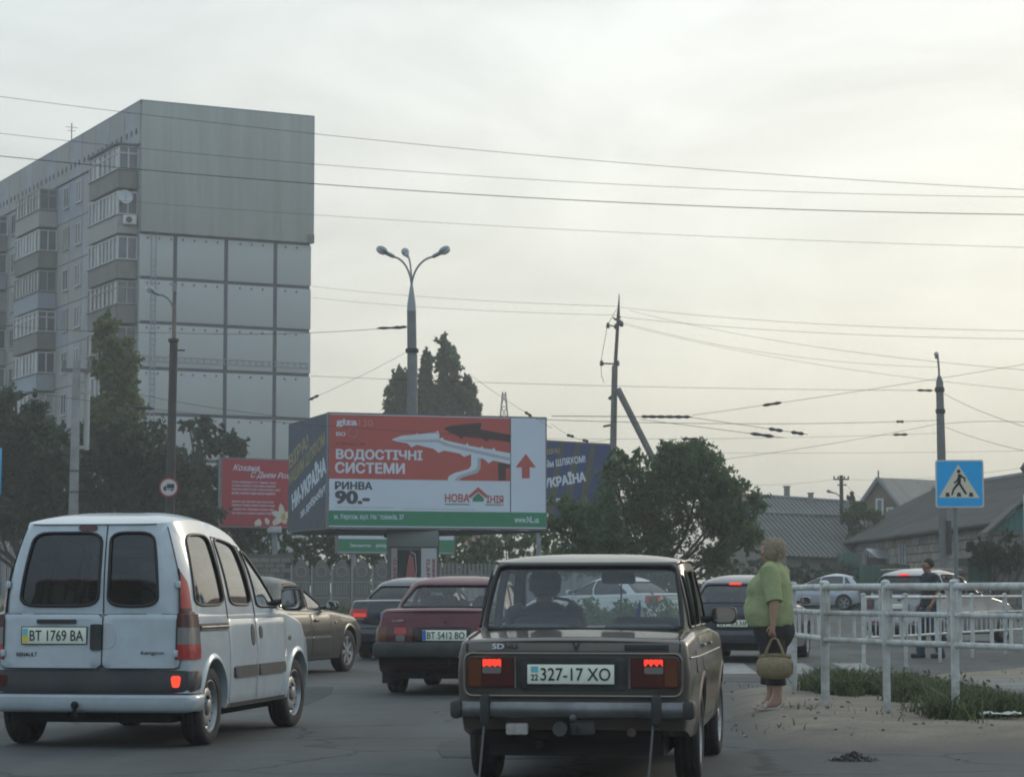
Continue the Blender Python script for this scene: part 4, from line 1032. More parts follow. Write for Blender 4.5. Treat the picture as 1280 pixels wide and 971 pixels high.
# ------------------------------------------------------------------ terrain
M_GRD = mat('dry_earth', (0.15, 0.14, 0.105), 0.95, var=.35, vscale=.35, dirt=(.07, .085, .04), dirtfac=.8, dscale=.15)
b = MB()
xs = [-1000, -500, -200, -90, -60, -40, -20, 0, 20, 40, 60, 90, 200, 500, 1000]
ys = [-450, -120, -60, -30, 0, 20, 38, 50, 62, 80, 100, 130, 160, 200, 300, 600, 1000, 1540]
b.grid(lambda x, y: Vector((x, y, rise(y) - .06)), xs, ys); tag(b.build('ground', M_GRD), kind='structure')
def asphalt():
    m = bpy.data.materials.new('asphalt'); m.use_nodes = True; t = m.node_tree; p = t.nodes['Principled BSDF']
    p.inputs['Roughness'].default_value = .82
    tcn = t.nodes.new('ShaderNodeTexCoord')
    def noi(sc, det=6, ro=.6):
        n = t.nodes.new('ShaderNodeTexNoise'); n.inputs['Scale'].default_value = sc; n.inputs['Detail'].default_value = det; n.inputs['Roughness'].default_value = ro
        t.links.new(tcn.outputs['Object'], n.inputs['Vector']); return n.outputs['Fac']
    def rng(x, a, b_, c_, d):
        r_ = t.nodes.new('ShaderNodeMapRange'); r_.inputs[1].default_value = a; r_.inputs[2].default_value = b_; r_.inputs[3].default_value = c_; r_.inputs[4].default_value = d
        t.links.new(x, r_.inputs[0]); return r_.outputs[0]
    def mul(a, b_):
        n = t.nodes.new('ShaderNodeMath'); n.operation = 'MULTIPLY'; t.links.new(a, n.inputs[0]); t.links.new(b_, n.inputs[1]); return n.outputs[0]
    big = rng(noi(.22), .3, .7, .78, 1.22); mid = rng(noi(2.2, 8, .7), .3, .7, .86, 1.14); fine = rng(noi(55, 3), .25, .75, .7, 1.3)
    f = mul(mul(big, mid), fine)
    v = t.nodes.new('ShaderNodeVectorMath'); v.operation = 'SCALE'; v.inputs[0].default_value = (.064, .070, .071); t.links.new(f, v.inputs['Scale'])
    # dust blown over the edges of the carriageway
    dust = rng(noi(.5, 8, .7), .50, .72, 0, .55)
    mx = t.nodes.new('ShaderNodeMix'); mx.data_type = 'RGBA'; t.links.new(dust, mx.inputs['Factor']); t.links.new(v.outputs[0], mx.inputs['A']); mx.inputs['B'].default_value = (.105, .098, .088, 1)
    t.links.new(mx.outputs['Result'], p.inputs['Base Color'])
    # cracks and sealed joints
    dn = t.nodes.new('ShaderNodeTexNoise'); dn.inputs['Scale'].default_value = 1.3; dn.inputs['Detail'].default_value = 5; t.links.new(tcn.outputs['Object'], dn.inputs['Vector'])
    dv = t.nodes.new('ShaderNodeVectorMath'); dv.operation = 'MULTIPLY_ADD'; dv.inputs[1].default_value = (.9, .9, 0); t.links.new(dn.outputs['Color'], dv.inputs[0]); t.links.new(tcn.outputs['Object'], dv.inputs[2])
    vo = t.nodes.new('ShaderNodeTexVoronoi'); vo.feature = 'DISTANCE_TO_EDGE'; vo.inputs['Scale'].default_value = .42; t.links.new(dv.outputs[0], vo.inputs['Vector'])
    ck = rng(vo.outputs['Distance'], .004, .020, .38, 1.0)
    mp_ = t.nodes.new('ShaderNodeMapping'); mp_.inputs['Scale'].default_value = (1.1, .06, 1); t.links.new(tcn.outputs['Object'], mp_.inputs[0])
    tn = t.nodes.new('ShaderNodeTexNoise'); tn.inputs['Scale'].default_value = 1.0; tn.inputs['Detail'].default_value = 4; t.links.new(mp_.outputs[0], tn.inputs['Vector'])
    trk = rng(tn.outputs['Fac'], .35, .65, .80, 1.16)
    spt = rng(noi(1.6, 3, .5), .66, .74, 1.0, .62)
    fin = t.nodes.new('ShaderNodeVectorMath'); fin.operation = 'SCALE'; t.links.new(mx.outputs['Result'], fin.inputs[0]); t.links.new(mul(mul(ck, trk), spt), fin.inputs['Scale'])
    t.links.new(fin.outputs[0], p.inputs['Base Color'])
    bp = t.nodes.new('ShaderNodeBump'); bp.inputs['Strength'].default_value = .35; bp.inputs['Distance'].default_value = .012
    t.links.new(noi(70, 4), bp.inputs['Height']); t.links.new(bp.outputs[0], p.inputs['Normal'])
    return m
M_ASP = asphalt()
b = MB(); b.grid(lambda x, y: Vector((x, y, rise(y))), [-60, -30, -10, 0, 10, 30, 60], [-40, -10, 10, 20, 30, 38, 44, 50, 57, 64]); tag(b.build('road', M_ASP), kind='structure')
# repaired patches of darker asphalt
M_PATCH = mat('patched_asphalt', (.048, .051, .052), .85, var=.3, vscale=2.5, bump=.4, bscale=60)
for k, (x, y, w_, l_) in enumerate(((-.55, 17.6, 1.1, 1.9), (-3.6, 26.0, 1.4, 5.0), (-.2, 23.5, .8, 2.2), (1.9, 32.5, 1.6, 1.6), (-6.2, 21.5, 1.2, 2.6), (-1.9, 39, 1.0, 6))):
    rdp = random.Random(k); b = MB(); b.prism([(x + w_ * (u + rdp.uniform(-.06, .06)), y + l_ * (v + rdp.uniform(-.05, .05))) for u, v in ((0, 0), (.5, -.03), (1, 0), (1.02, .5), (1, 1), (.45, 1.03), (0, 1), (-.03, .5))], rise(y) - .01, rise(y + l_) + .004)
    tag(b.build('road_patch', M_PATCH), kind='structure')
# side road running away to the right
b = MB(); b.grid(lambda u, y: Vector((9 + (y - 64) * .16 + u, y, rise(y) + .004)), [-5, 0, 5], [63.5, 75, 90, 105, 130]); tag(b.build('side_road', M_ASP), kind='structure')
# worn zebra crossing
M_ZEB = mat('worn_road_paint', (.30, .30, .29), .7, var=.25, vscale=6, dirt=(.09, .09, .09), dirtfac=.85, dscale=3.5)
zt_ = thing('zebra_crossing', 'worn white zebra crossing bars painted across the side road', 'road marking', (0, 0, 0)); zt_['kind'] = 'structure'
for k in range(-3, 3):
    x = 3.18 + k * 1.0
    b = MB(); b.grid(lambda u, v: Vector((u + .05 * (v - 37), v, rise(v) + .004)), [x, x + .52], [35.6, 37, 38.5, 40.4]); b.build('bar', M_ZEB, zt_)
# raised dirt shoulder on the right (an island of bare earth with grass)
def dirt_h(x, y):
    xl = 1.55 + (y - 16) * .055 + .14 * noise.noise((0, y * .6, 3)); 
    yf = 29.0 + max(0, x - 3.0) * 1.55 + .3 * noise.noise((x * .7, 1, 5)); yn = 17.8 + .35 * noise.noise((x * .5, 7, 2)) - max(0, x - 3) * .10
    h = sstep(0, .75, x - xl) * sstep(0, .9, yf - y) * sstep(0, 2.6, y - yn) * .125
    return h + .012 * noise.noise((x * 1.7, y * 1.7, 0)) + .007 * noise.noise((x * 6, y * 6, 4)) + .010 * max(0, noise.noise((x * 2.6, y * 2.6, 9)))
def dirtmat():
    m = bpy.data.materials.new('bare_earth'); m.use_nodes = True; t = m.node_tree; p = t.nodes['Principled BSDF']; p.inputs['Roughness'].default_value = .95
    tcn = t.nodes.new('ShaderNodeTexCoord')
    def noi(sc, det=6, ro=.6):
        n = t.nodes.new('ShaderNodeTexNoise'); n.inputs['Scale'].default_value = sc; n.inputs['Detail'].default_value = det; n.inputs['Roughness'].default_value = ro
        t.links.new(tcn.outputs['Object'], n.inputs['Vector']); return n.outputs['Fac']
    def ramp(x, stops):
        r_ = t.nodes.new('ShaderNodeValToRGB'); t.links.new(x, r_.inputs[0]); e = r_.color_ramp.elements
        e[0].position, e[0].color = stops[0][0], (*stops[0][1], 1); e[1].position, e[1].color = stops[-1][0], (*stops[-1][1], 1)
        for p_, c_ in stops[1:-1]: q = e.new(p_); q.color = (*c_, 1)
        return r_.outputs[0]
    base = ramp(noi(1.1, 9, .68), [(.28, (.122, .104, .083)), (.42, (.196, .166, .128)), (.58, (.258, .218, .168)), (.75, (.29, .257, .21))])
    fine = t.nodes.new('ShaderNodeMapRange'); fine.inputs[1].default_value = .3; fine.inputs[2].default_value = .7; fine.inputs[3].default_value = .72; fine.inputs[4].default_value = 1.22
    t.links.new(noi(38, 4), fine.inputs[0])
    v = t.nodes.new('ShaderNodeVectorMath'); v.operation = 'SCALE'; t.links.new(base, v.inputs[0]); t.links.new(fine.outputs[0], v.inputs['Scale'])
    # height of the shoulder: where it thins out the grey roadstone shows through
    sp = t.nodes.new('ShaderNodeSeparateXYZ'); t.links.new(tcn.outputs['Object'], sp.inputs[0])
    mr = t.nodes.new('ShaderNodeMapRange'); mr.inputs[1].default_value = .0; mr.inputs[2].default_value = .09; t.links.new(sp.outputs['Z'], mr.inputs[0])
    mx = t.nodes.new('ShaderNodeMix'); mx.data_type = 'RGBA'; mx.inputs['A'].default_value = (.105, .097, .086, 1); t.links.new(v.outputs[0], mx.inputs['B']); t.links.new(mr.outputs[0], mx.inputs['Factor'])
    t.links.new(mx.outputs['Result'], p.inputs['Base Color'])
    bp = t.nodes.new('ShaderNodeBump'); bp.inputs['Strength'].default_value = .6; bp.inputs['Distance'].default_value = .03
    t.links.new(noi(14, 8, .7), bp.inputs['Height']); t.links.new(bp.outputs[0], p.inputs['Normal'])
    return m
M_DIRT = dirtmat()
b = MB(); xs = [.9 + .11 * k for k in range(150)]; ys = [15.0 + .16 * k for k in range(190)]
b.grid(lambda x, y: Vector((x, y, dirt_h(x, y) - .018)), xs, ys); tag(b.build('dirt_shoulder', M_DIRT), kind='structure')
# pale concrete footpath crossing the shoulder
M_CONC = mat('pale_concrete', (.21, .205, .195), .9, var=.18, vscale=1.6, bump=.3, bscale=20, dirt=(.15, .13, .11), dirtfac=.6, dscale=1.2)
fp = empty('footpath'); fp['kind'] = 'structure'
for k in range(9):
    b = MB(); x0 = 5.25 + k * 1.02 
    b.box((x0 + .5, 27.2 + k * .12, .125), (1.0, 4.6, .05), 0, .012); b.build('slab', M_CONC, fp)
# loose heap of rubble, litter
def heap(name, label, cat, loc, r, h, m, n, sz, seed):
    rd = random.Random(seed); b = MB()
    b.grid(lambda a, t: Vector((r * t * math.cos(a) * (1 + .2 * noise.noise((math.cos(a) * 2, math.sin(a) * 2, seed))), .7 * r * t * math.sin(a), h * max(0, 1 - t) ** 1.4 * (1 + .4 * noise.noise((math.cos(a) * 2 * t, math.sin(a) * 2 * t, seed + 3))) - .02)), [2 * math.pi * k / 24 for k in range(25)], [0.02, .2, .4, .6, .8, 1.0])
    for _ in range(n):
        a = rd.uniform(0, 6.28); t = rd.random() ** .7 * 1.1; s = sz * rd.uniform(.4, 1.3)
        M = Matrix.Translation((r * t * math.cos(a), .7 * r * t * math.sin(a), h * max(0, 1 - t) ** 1.4)) @ Matrix.Rotation(rd.uniform(0, 6), 4, Vector((rd.random(), rd.random(), rd.random() + .1)).normalized())
        vs = [M @ Vector((x * s * rd.uniform(.5, 1), y * s * rd.uniform(.5, 1), z * s * rd.uniform(.4, .9))) for x in (-1, 1) for y in (-1, 1) for z in (-1, 1)]
        b.add(vs, [(0, 1, 3, 2), (4, 6, 7, 5), (0, 4, 5, 1), (2, 3, 7, 6), (0, 2, 6, 4), (1, 5, 7, 3)])
    return tag(b.build(name, m, loc=loc), label, cat, kind='stuff')
M_RUBB = mat('earth_clods', (.085, .075, .066), .95, var=.4, vscale=9)
def ground_at(px, py, z=.1):
    a = (px - 640) / F; bb = -(py - 485.5) / F; d = Vector((a, _c - bb * _s, _s + bb * _c)); t = (z - CAMH) / d.z
    return Vector((0, 0, CAMH)) + d * t
g = ground_at(1068, 938, .07); heap('rubble', 'low heap of dark clods lying on the bare shoulder', 'rubble', (g.x, g.y, dirt_h(g.x, g.y) - .02), .26, .075, M_RUBB, 150, .017, 3)
# crumpled white litter
g = ground_at(1250, 897, .12); b = MB(); rd = random.Random(5)
b.grid(lambda u, v: Vector((u * .17, v * .09, .03 + .035 * noise.noise((u * 2.3, v * 2.1, 1)) + .02 * noise.noise((u * 6, v * 6, 4)))), [k / 6 - 1 for k in range(13)], [k / 4 - 1 for k in range(9)], 0, False)
tag(b.build('litter', mat('white_paper', (.62, .62, .60), .8, var=.1), loc=(g.x, g.y, dirt_h(g.x, g.y) + .0)), 'crumpled white paper lying in the grass by the footpath', 'litter')
# small stones and twigs over the bare earth
def scatter_stones():
    rd = random.Random(11); b = MB()
    for _ in range(260):
        x = rd.uniform(1.5, 8); y = rd.uniform(16, 30); s = rd.uniform(.006, .022) * (2 if rd.random() < .04 else 1)
        h = dirt_h(x, y) - .018
        vs = [Vector((x + i * s * rd.uniform(.5, 1.1), y + j * s * rd.uniform(.5, 1.1), h + (0 if k < 0 else s * rd.uniform(.5, 1.1)))) for i in (-1, 1) for j in (-1, 1) for k in (-1, 1)]
        b.add(vs, [(0, 1, 3, 2), (4, 6, 7, 5), (0, 4, 5, 1), (2, 3, 7, 6), (0, 2, 6, 4), (1, 5, 7, 3)])
    tag(b.build('gravel', mat('loose_stones', (.17, .155, .135), .9, var=.5, vscale=7)), 'loose stones scattered over the bare earth shoulder', 'gravel', kind='stuff')
scatter_stones()
# ------------------------------------------------------------------ leaves and grass (numpy)
def mesh_np(name, V, Fq, m, tone=None):
    me = bpy.data.meshes.new(name); nv = len(V); nf, k = Fq.shape
    me.vertices.add(nv); me.vertices.foreach_set('co', V.reshape(-1).astype(np.float32))
    me.loops.add(nf * k); me.loops.foreach_set('vertex_index', Fq.reshape(-1).astype(np.int32))
    me.polygons.add(nf); me.polygons.foreach_set('loop_start', (np.arange(nf) * k).astype(np.int32)); me.polygons.foreach_set('loop_total', np.full(nf, k, np.int32))
    me.update(calc_edges=True)
    if tone is not None:
        a = me.attributes.new('tone', 'FLOAT', 'POINT'); a.data.foreach_set('value', tone.astype(np.float32))
    me.materials.append(m); return me
def leaf_quads(C, size, rs, flat=.0, droop=0.0, aspect=.5):
    """C: (n,3) centres -> leaf quads of random orientation"""
    n = len(C); a = rs.normal(size=(n, 3)); a[:, 2] = a[:, 2] * (1 - flat) - droop; a /= np.linalg.norm(a, axis=1)[:, None] + 1e-9
    b_ = rs.normal(size=(n, 3)); b_ -= (b_ * a).sum(1)[:, None] * a; b_ /= np.linalg.norm(b_, axis=1)[:, None] + 1e-9
    s = size * rs.uniform(.6, 1.35, n)[:, None]; L = a * s; Wd = b_ * s * aspect
    V = np.stack([C - L, C + Wd - L * .1, C + L, C - Wd - L * .1], 1).reshape(-1, 3)
    return V, np.arange(4 * n).reshape(n, 4)
def grass(name, label, pts, hmin, hmax, m, rs, wid=.012, lean=.35, cat='grass'):
    n = len(pts); h = rs.uniform(hmin, hmax, n); an = rs.uniform(0, 2 * np.pi, n); d = np.stack([np.cos(an), np.sin(an), np.zeros(n)], 1)
    ln = d * (h * rs.uniform(.1, lean * 2, n))[:, None]; sd = np.stack([-d[:, 1], d[:, 0], np.zeros(n)], 1) * (wid * rs.uniform(.6, 1.5, n))[:, None]
    up = np.zeros((n, 3)); up[:, 2] = h
    V = np.stack([pts - sd, pts + sd, pts + sd * .7 + up * .6 + ln * .35, pts - sd * .7 + up * .6 + ln * .35], 1)
    V2 = np.stack([pts - sd * .7 + up * .6 + ln * .35, pts + sd * .7 + up * .6 + ln * .35, pts + up * .95 + ln + sd * .15, pts + up * .95 + ln - sd * .15], 1)
    A = np.concatenate([V, V2], 1).reshape(-1, 3); Fq = np.arange(8 * n).reshape(2 * n, 4)
    tone = np.repeat(rs.uniform(0, 1, n), 8)
    return tag(inst(name, mesh_np(name, A, Fq, m, tone)), label, cat, kind='stuff')
rs = np.random.RandomState(4)
M_GRS = leafmat('grass_blades', (.082, .105, .048), .5); M_GRS2 = leafmat('verge_grass', (.075, .095, .035), .4)
def clumpy(n, x0, x1, y0, y1, dens, zf):
    P = []
    while len(P) < n:
        x = rs.uniform(x0, x1); y = rs.uniform(y0, y1)
        if rs.uniform() < dens(x, y): P.append((x, y, zf(x, y)))
    return np.array(P)
def weed_d(x, y):
    # around the railing posts, thick to the right
    e1 = ((x - 4.25) / .62) ** 2 + ((y - 25.5) / 4.6) ** 2; e2 = ((x - 3.95) / .55) ** 2 + ((y - 21.6) / 1.5) ** 2; e3 = ((x - 3.6) / .45) ** 2 + ((y - 27) / 2.6) ** 2; e4 = ((x - 4.6) / .6) ** 2 + ((y - 22.0) / 1.3) ** 2
    t = .62 - min(e1, e2, e3, e4) + 1.1 * noise.noise((x * 2.2, y * .9, 1))
    return max(0, min(1, t * 1.4))
P_ = clumpy(11000, 2.9, 5.6, 19.8, 31.5, weed_d, lambda x, y: dirt_h(x, y) - .02)
grass('weeds', 'rank green weeds growing round the posts of the white railing', P_, .04, .25, M_GRS, rs, .0065, .8)
P_ = np.repeat(P_[::4], 2, 0)
V_, F_ = leaf_quads(P_[::2] + np.array([[0, 0, .03]]) + np.abs(rs.normal(size=(len(P_[::2]), 3))) * np.array([[.06, .06, .07]]), .032, rs, flat=-.3, aspect=.5)
tag(inst('weed_leaves', mesh_np('weed_leaves', V_, F_, M_GRS, np.repeat(rs.uniform(0, 1, len(P_[::2])), 4))), 'broad leaved weeds among the grass under the white railing', 'weeds', kind='stuff')
P_ = clumpy(420, 1.8, 9.0, 19.5, 33, lambda x, y: max(0, noise.noise((x * 1.1, y * .5, 8)) * 1.5 - .25), lambda x, y: dirt_h(x, y) - .02)
grass('grass', 'sparse short grass tufts scattered over the dirt shoulder', P_, .02, .08, M_GRS2, rs, .006, .7)
P_ = clumpy(14000, -26, 6.5, 63, 92, lambda x, y: max(.12, min(1, .6 + .8 * noise.noise((x * .3, y * .2, 2)))), lambda x, y: rise(y) - .06)
grass('verge', 'rough green grass verge in front of the concrete fence', P_, .15, .55, M_GRS2, rs, .03, .4)
# ------------------------------------------------------------------ nine-storey panel block
M_PANEL = mat('wall_panel_concrete', (.44, .465, .465), .9, var=.04, vscale=.9, bump=.15, bscale=9, dirt=(.38, .40, .40), dirtfac=.7, dscale=.9, stretch=(1, 1, .5))
M_OVER = mat('insulated_render', (.37, .39, .37), .9, var=.06, vscale=.4, dirt=(.27, .28, .265), dirtfac=.8, dscale=1.3, stretch=(1.2, 1.2, .08))
M_JOINT = mat('joint_mastic', (.095, .108, .122), .9, var=.2)
M_PARA = mat('balcony_parapet', (.20, .195, .185), .9, var=.14, vscale=.7, dirt=(.10, .10, .10), dirtfac=.5, dscale=1.0)
M_FAC = mat('facade_panel', (.34, .355, .375), .9, var=.12, vscale=.3, dirt=(.20, .20, .21), dirtfac=.6, dscale=.5)
M_FAC2 = mat('facade_panel_blue', (.29, .32, .37), .9, var=.1, vscale=.3)
M_FAC3 = mat('facade_panel_warm', (.33, .325, .315), .9, var=.1, vscale=.3)
M_WFR = mat('window_frame_white', (.46, .475, .48), .5)
M_WFRB = mat('window_frame_wood', (.28, .26, .24), .6)
M_PANE = mat('window_pane', (.06, .07, .08), .2, spec=.7)
M_PANE2 = mat('window_pane_curtain', (.30, .31, .31), .25, var=.25, vscale=3)
M_PANE3 = mat('window_pane_grey', (.12, .135, .15), .18, var=.3, vscale=1)
rdb = random.Random(21)
th = math.atan2(.451, .893); bz = rise(147)
bl = thing('apartment_block', 'grey nine storey panel apartment block with blank gable, far left', 'building', (-23.0, 147.0, bz), th)
GW, LEN, TOP = 11.38, 62.0, 31.55 - bz
core = MB(); core.box((GW / 2, LEN / 2, TOP / 2), (GW - .12, LEN - .12, TOP - .1)); core.build('core', M_JOINT, bl)
cols = [0, 2.3, 5.65, 8.95, GW]; rows = [z - bz for z in (.8, 3.62, 6.45, 9.3, 12.12, 14.95, 17.78, 20.55, 23.35)]
jw = .13
for i in range(4):
    for j in range(8):
        x0, x1 = cols[i] + (jw if i else 0), cols[i + 1] - (jw if i < 3 else 0); z0, z1 = rows[j] + jw * .8, rows[j + 1] - jw * .8
        b = MB(); b.box(((x0 + x1) / 2, .045, (z0 + z1) / 2), (x1 - x0, .12, z1 - z0), 0, .02); b.build('wall_panel', M_PANEL, bl)
b = MB(); b.box((GW / 2 + .06, -.06, (rows[8] + .05 + TOP) / 2), (GW + .10, .30, TOP - rows[8] - .05), 0, .02); b.build('insulated_panel', M_OVER, bl)
b = MB(); b.box((GW / 2, LEN / 2, TOP + .04), (GW + .22, LEN + .36, .10)); b.build('roof', mat('roof_edge_zinc', (.20, .22, .25), .5), bl)
b = MB(); b.box((GW - .1, -.1, (rows[8] + .3) ), (.35, .5, .55)); b.build('corner_box', M_PARA, bl)
# lightning strip ladders and brackets on the gable
b = MB()
for j in range(1, 9):
    z = rows[j] - .42
    for k in range(15):
        x = .5 + k * .76
        if all(abs(x - c_) > .25 for c_ in cols): b.box((x, -.05, z + .12), (.08, .08, .10))
tag(b.build('bracket', M_JOINT, bl), kind='stuff')
M_LIFT = mat('cable_duct', (.29, .32, .35), .8, var=.2)
b = MB()
for sx in (.75, 1.05): b.box((sx, -.04, (rows[0] + rows[8]) / 2), (.05, .05, rows[8] - rows[0]))
for k in range(60): b.box((.9, -.04, rows[0] + .35 * k + .2), (.3, .035, .06))
b.build('duct_ladder', M_LIFT, bl)
b = MB()
for sz in (0, .30): b.box((GW / 2, -.04, rows[5] + .45 + sz), (GW - .4, .05, .04))
for k in range(26): b.box((.4 + k * .43, -.04, rows[5] + .60), (.045, .045, .3))
b.build('duct_ladder', M_LIFT, bl)
# facade panels, 3.0 m bays, towards the left
nb = int(LEN / 3.05); lv = rows + [rows[8] + 2.83, rows[8] + 5.5]
for k in range(nb):
    for j in range(10):
        if 14 + k * 3.05 > 34 and j < 3: pass
        y0, y1 = k * 3.05 + .03, (k + 1) * 3.05 - .03; z0 = lv[j] + .03; z1 = lv[j + 1] - .03
        b = MB(); b.box((.045, (y0 + y1) / 2, (z0 + z1) / 2), (.12, y1 - y0, z1 - z0)); b.build('facade_panel', rdb.choice([M_FAC, M_FAC, M_FAC2, M_FAC3]), bl)
    b = MB(); b.box((-.02, k * 3.05 + 1.525, (lv[10] + .05 + TOP) / 2), (.18, 2.97, TOP - lv[10] - .1)); b.build('attic_panel', M_FAC3 if k % 2 else M_FAC, bl)
    b = MB()
    for q in range(3): b.box((-.13, k * 3.05 + .6 + q * .95, lv[10] + .9), (.06, .22, .35))
    b.build('attic_vent', M_JOINT, bl)
# windows
def block_window(y, z, w_, h_, fr, pa, n=2):
    b = MB(); f = .07
    b.box((-.035, y, z + f / 2), (.12, w_, f)); b.box((-.035, y, z + h_ - f / 2), (.12, w_, f))
    for q in range(n + 1): b.box((-.034, y - w_ / 2 + f / 2 + (w_ - f) * q / n, z + h_ / 2), (.12, f, h_ - 2 * f - .002))
    o = b.build('window', fr, bl)
    b = MB(); b.box((-.02, y, z + h_ / 2), (.06, w_ - .02, h_ - .02)); b.build('pane', pa, o)
    b = MB(); b.box((-.07, y, z - .03), (.16, w_ + .1, .05)); b.build('sill', M_WFR, o)
PAN = [M_PANE, M_PANE, M_PANE3, M_PANE3, M_PANE2]
for j in range(10):
    z = lv[j] + .95
    for y in (8.6, 13.0, 15.9, 26.3, 29.3, 37.5, 40.2, 51, 54):
        block_window(y, z, 1.25 if y != 8.6 else 1.0, 1.45, rdb.choice([M_WFR, M_WFR, M_WFRB]), rdb.choice(PAN))
# balconies with mixed glazing
def balcony(y0, y1, z, dep, style, seed):
    rd = random.Random(seed); L = y1 - y0; mats_ = (M_PARA, M_FAC2, M_FAC3, M_PARA)[style % 4]
    b = MB(); b.box((-dep / 2 - .06, (y0 + y1) / 2, z + .07), (dep - .1, L, .14))
    b.box((-dep - .06, (y0 + y1) / 2, z + .55), (.10, L, 1.1)); b.box((-dep / 2 - .06, y0, z + .55), (dep - .01, .10, 1.102)); b.box((-dep / 2 - .06, y1, z + .55), (dep - .01, .10, 1.102))
    par = b.build('balcony', mats_, bl)
    b = MB(); b.box((-dep - .075, (y0 + y1) / 2, z + 1.13), (.20, L + .16, .06)); b.box((-dep / 2 - .07, y0 - .01, z + 1.131), (dep - .15, .18, .06)); b.build('rail_cap', M_JOINT, par)
    if style == 4: return par
    fr = rd.choice([M_WFR, M_WFR, M_WFRB]); zt = z + 2.62; zb_ = z + 1.16; b = MB(); n = rd.choice([6, 7, 8])
    for zz in (zb_ + .04, zt - .04) + ((zb_ + (zt - zb_) * .7,) if rd.random() < .5 else ()):
        b.box((-dep - .06, (y0 + y1) / 2, zz), (.09, L, .08)); b.box((-dep / 2 - .06, y0, zz), (dep, .09, .081))
    for q in range(n + 1): b.box((-dep - .06, y0 + L * q / n, (zb_ + zt) / 2), (.10, .09, zt - zb_))
    for q in (.5, 1): b.box((-dep * (1 - q) - .06, y0, (zb_ + zt) / 2), (.09, .10, zt - zb_))
    g_ = b.build('glazing', fr, par)
    for q in range(n):
        p = rd.choice(PAN + [M_PANE2] * (4 if style == 2 else 0))
        b = MB(); b.box((-dep - .04, y0 + L * (q + .5) / n, (zb_ + zt) / 2), (.03, L / n - .02, zt - zb_ - .02)); b.build('pane', p, g_)
    b = MB(); b.box((-dep / 2 - .06, y0 + .02, (zb_ + zt) / 2), (dep - .06, .03, zt - zb_ - .02)); b.build('pane', rd.choice(PAN), g_)
    return par
bal_style = {9: 0, 8: 2, 7: 0, 6: 3, 99: 0, 97: 2, 5: 0, 4: 0, 3: 3, 2: 0, 1: 3, 0: 4}
for j in range(10):
    z = lv[j] - .05
    balcony(.45, 6.5, z, 1.2, bal_style[j], 100 + j)
    balcony(18.2, 24.3, z, 1.2, rdb.choice([0, 1, 2, 3, 3]), 200 + j)
    balcony(31.2, 36.6, z, 1.2, rdb.choice([0, 1, 2, 3]), 300 + j)
    balcony(43.2, 49.0, z, 1.2, rdb.choice([0, 1, 2, 3]), 400 + j)
b = MB(); b.box((-.75, 3.5, lv[10] + .02), (1.4, 6.3, .12)); b.build('balcony_roof', M_JOINT, bl)
def on_block(x, y, z): return bl.matrix_basis @ Vector((x, y, z))
Mb = Matrix.Translation(bl.location) @ Matrix.Rotation(th, 4, 'Z')
def dish(y, z, r, label, grp=None):
    b = MB(); b.lathe([(r * k / 6, .28 * r * (k / 6) ** 2) for k in range(7)] + [(r, .28 * r + .02), (r * .5, .1 * r), (.001, -.01)], 20, 0, Matrix.Rotation(R(90), 4, 'X') @ Matrix.Rotation(R(-14), 4, 'X'))
    b.tube([(0, .03, -r * .2), (0, .25, -r * .5), (0, .4, -r * .5)], .035)
    b.tube([(0, -.02, -r * .8), (0, -r * .7, .05)], .025); b.box((0, -r * .7, .06), (.10, .12, .10))
    o = b.build('satellite_dish', mat('dish_grey', (.42, .45, .48), .5)); o.matrix_basis = Mb @ Matrix.Translation((-1.0, y - .1, z)); tag(o, label, 'satellite dish', grp)
dish(.10, lv[8] + 2.1, .46, 'pale satellite dish on the end of the second balcony from the top')
b = MB(); b.box((0, 0, 0), (.80, .34, .56), 0, .03); q = [(.2 * math.cos(a * math.pi / 8) - .08, .2 * math.sin(a * math.pi / 8)) for a in range(16)]
b.prism(q, 0, .015, 1, frame((0, -.175, 0), (1, 0, 0), (0, 0, 1))); o = b.build('air_conditioner', [mat('ac_casing', (.55, .56, .55), .5), M_JOINT]); o.matrix_basis = Mb @ Matrix.Translation((-.62, .18, lv[8] + .75))
tag(o, 'white air conditioner box hung below the pale satellite dish', 'air conditioner')
for k, (x, y, h) in enumerate(((2, 22, 2.6), (6, 30, 2.0), (3, 14, 1.2))):
    b = MB(); b.tube([(0, 0, 0), (0, 0, h)], .035); b.box((0, 0, h - .3), (.9, .03, .03)); b.box((0, 0, h - .55), (.6, .03, .03)); o = b.build('roof_aerial', M_DARK); o.matrix_basis = Mb @ Matrix.Translation((x, y, TOP + .08))
    tag(o, ('tall thin aerial standing far along the apartment roof', 'aerial farthest back on the apartment roof', 'short aerial nearest the gable end of the apartment roof')[k], 'aerial', 'aerials on the apartment roof')

# ------------------------------------------------------------------ billboards
def flat(name, poly, z, m, parent, M, th_=.0015):
    b = MB(); b.prism(poly, 0, th_); return b.build(name, m, parent, M=M @ Matrix.Translation((0, 0, z)))
def rc(x0, x1, y0, y1): return [(x0, y0), (x1, y0), (x1, y1), (x0, y1)]
M_BFR = mat('billboard_frame', (.16, .165, .18), .5, var=.15)
M_ORED = mat('print_red', (.47, .095, .080), .55, var=.05, vscale=1)
M_PWH = mat('print_white', (.62, .68, .76), .55, var=.04, vscale=1)
M_PGR = mat('print_green', (.035, .23, .125), .55, var=.05)
M_PDK = mat('print_dark', (.065, .065, .075), .55)
M_PBR = mat('print_brown', (.070, .042, .042), .55)
M_PGY = mat('print_grey', (.42, .44, .48), .55)
M_PNV = mat('print_navy', (.022, .048, .155), .55, var=.15, vscale=.8)
M_PNV2 = mat('print_faded_navy', (.055, .072, .115), .6, var=.3, vscale=.9, stretch=(2, 2, .3))
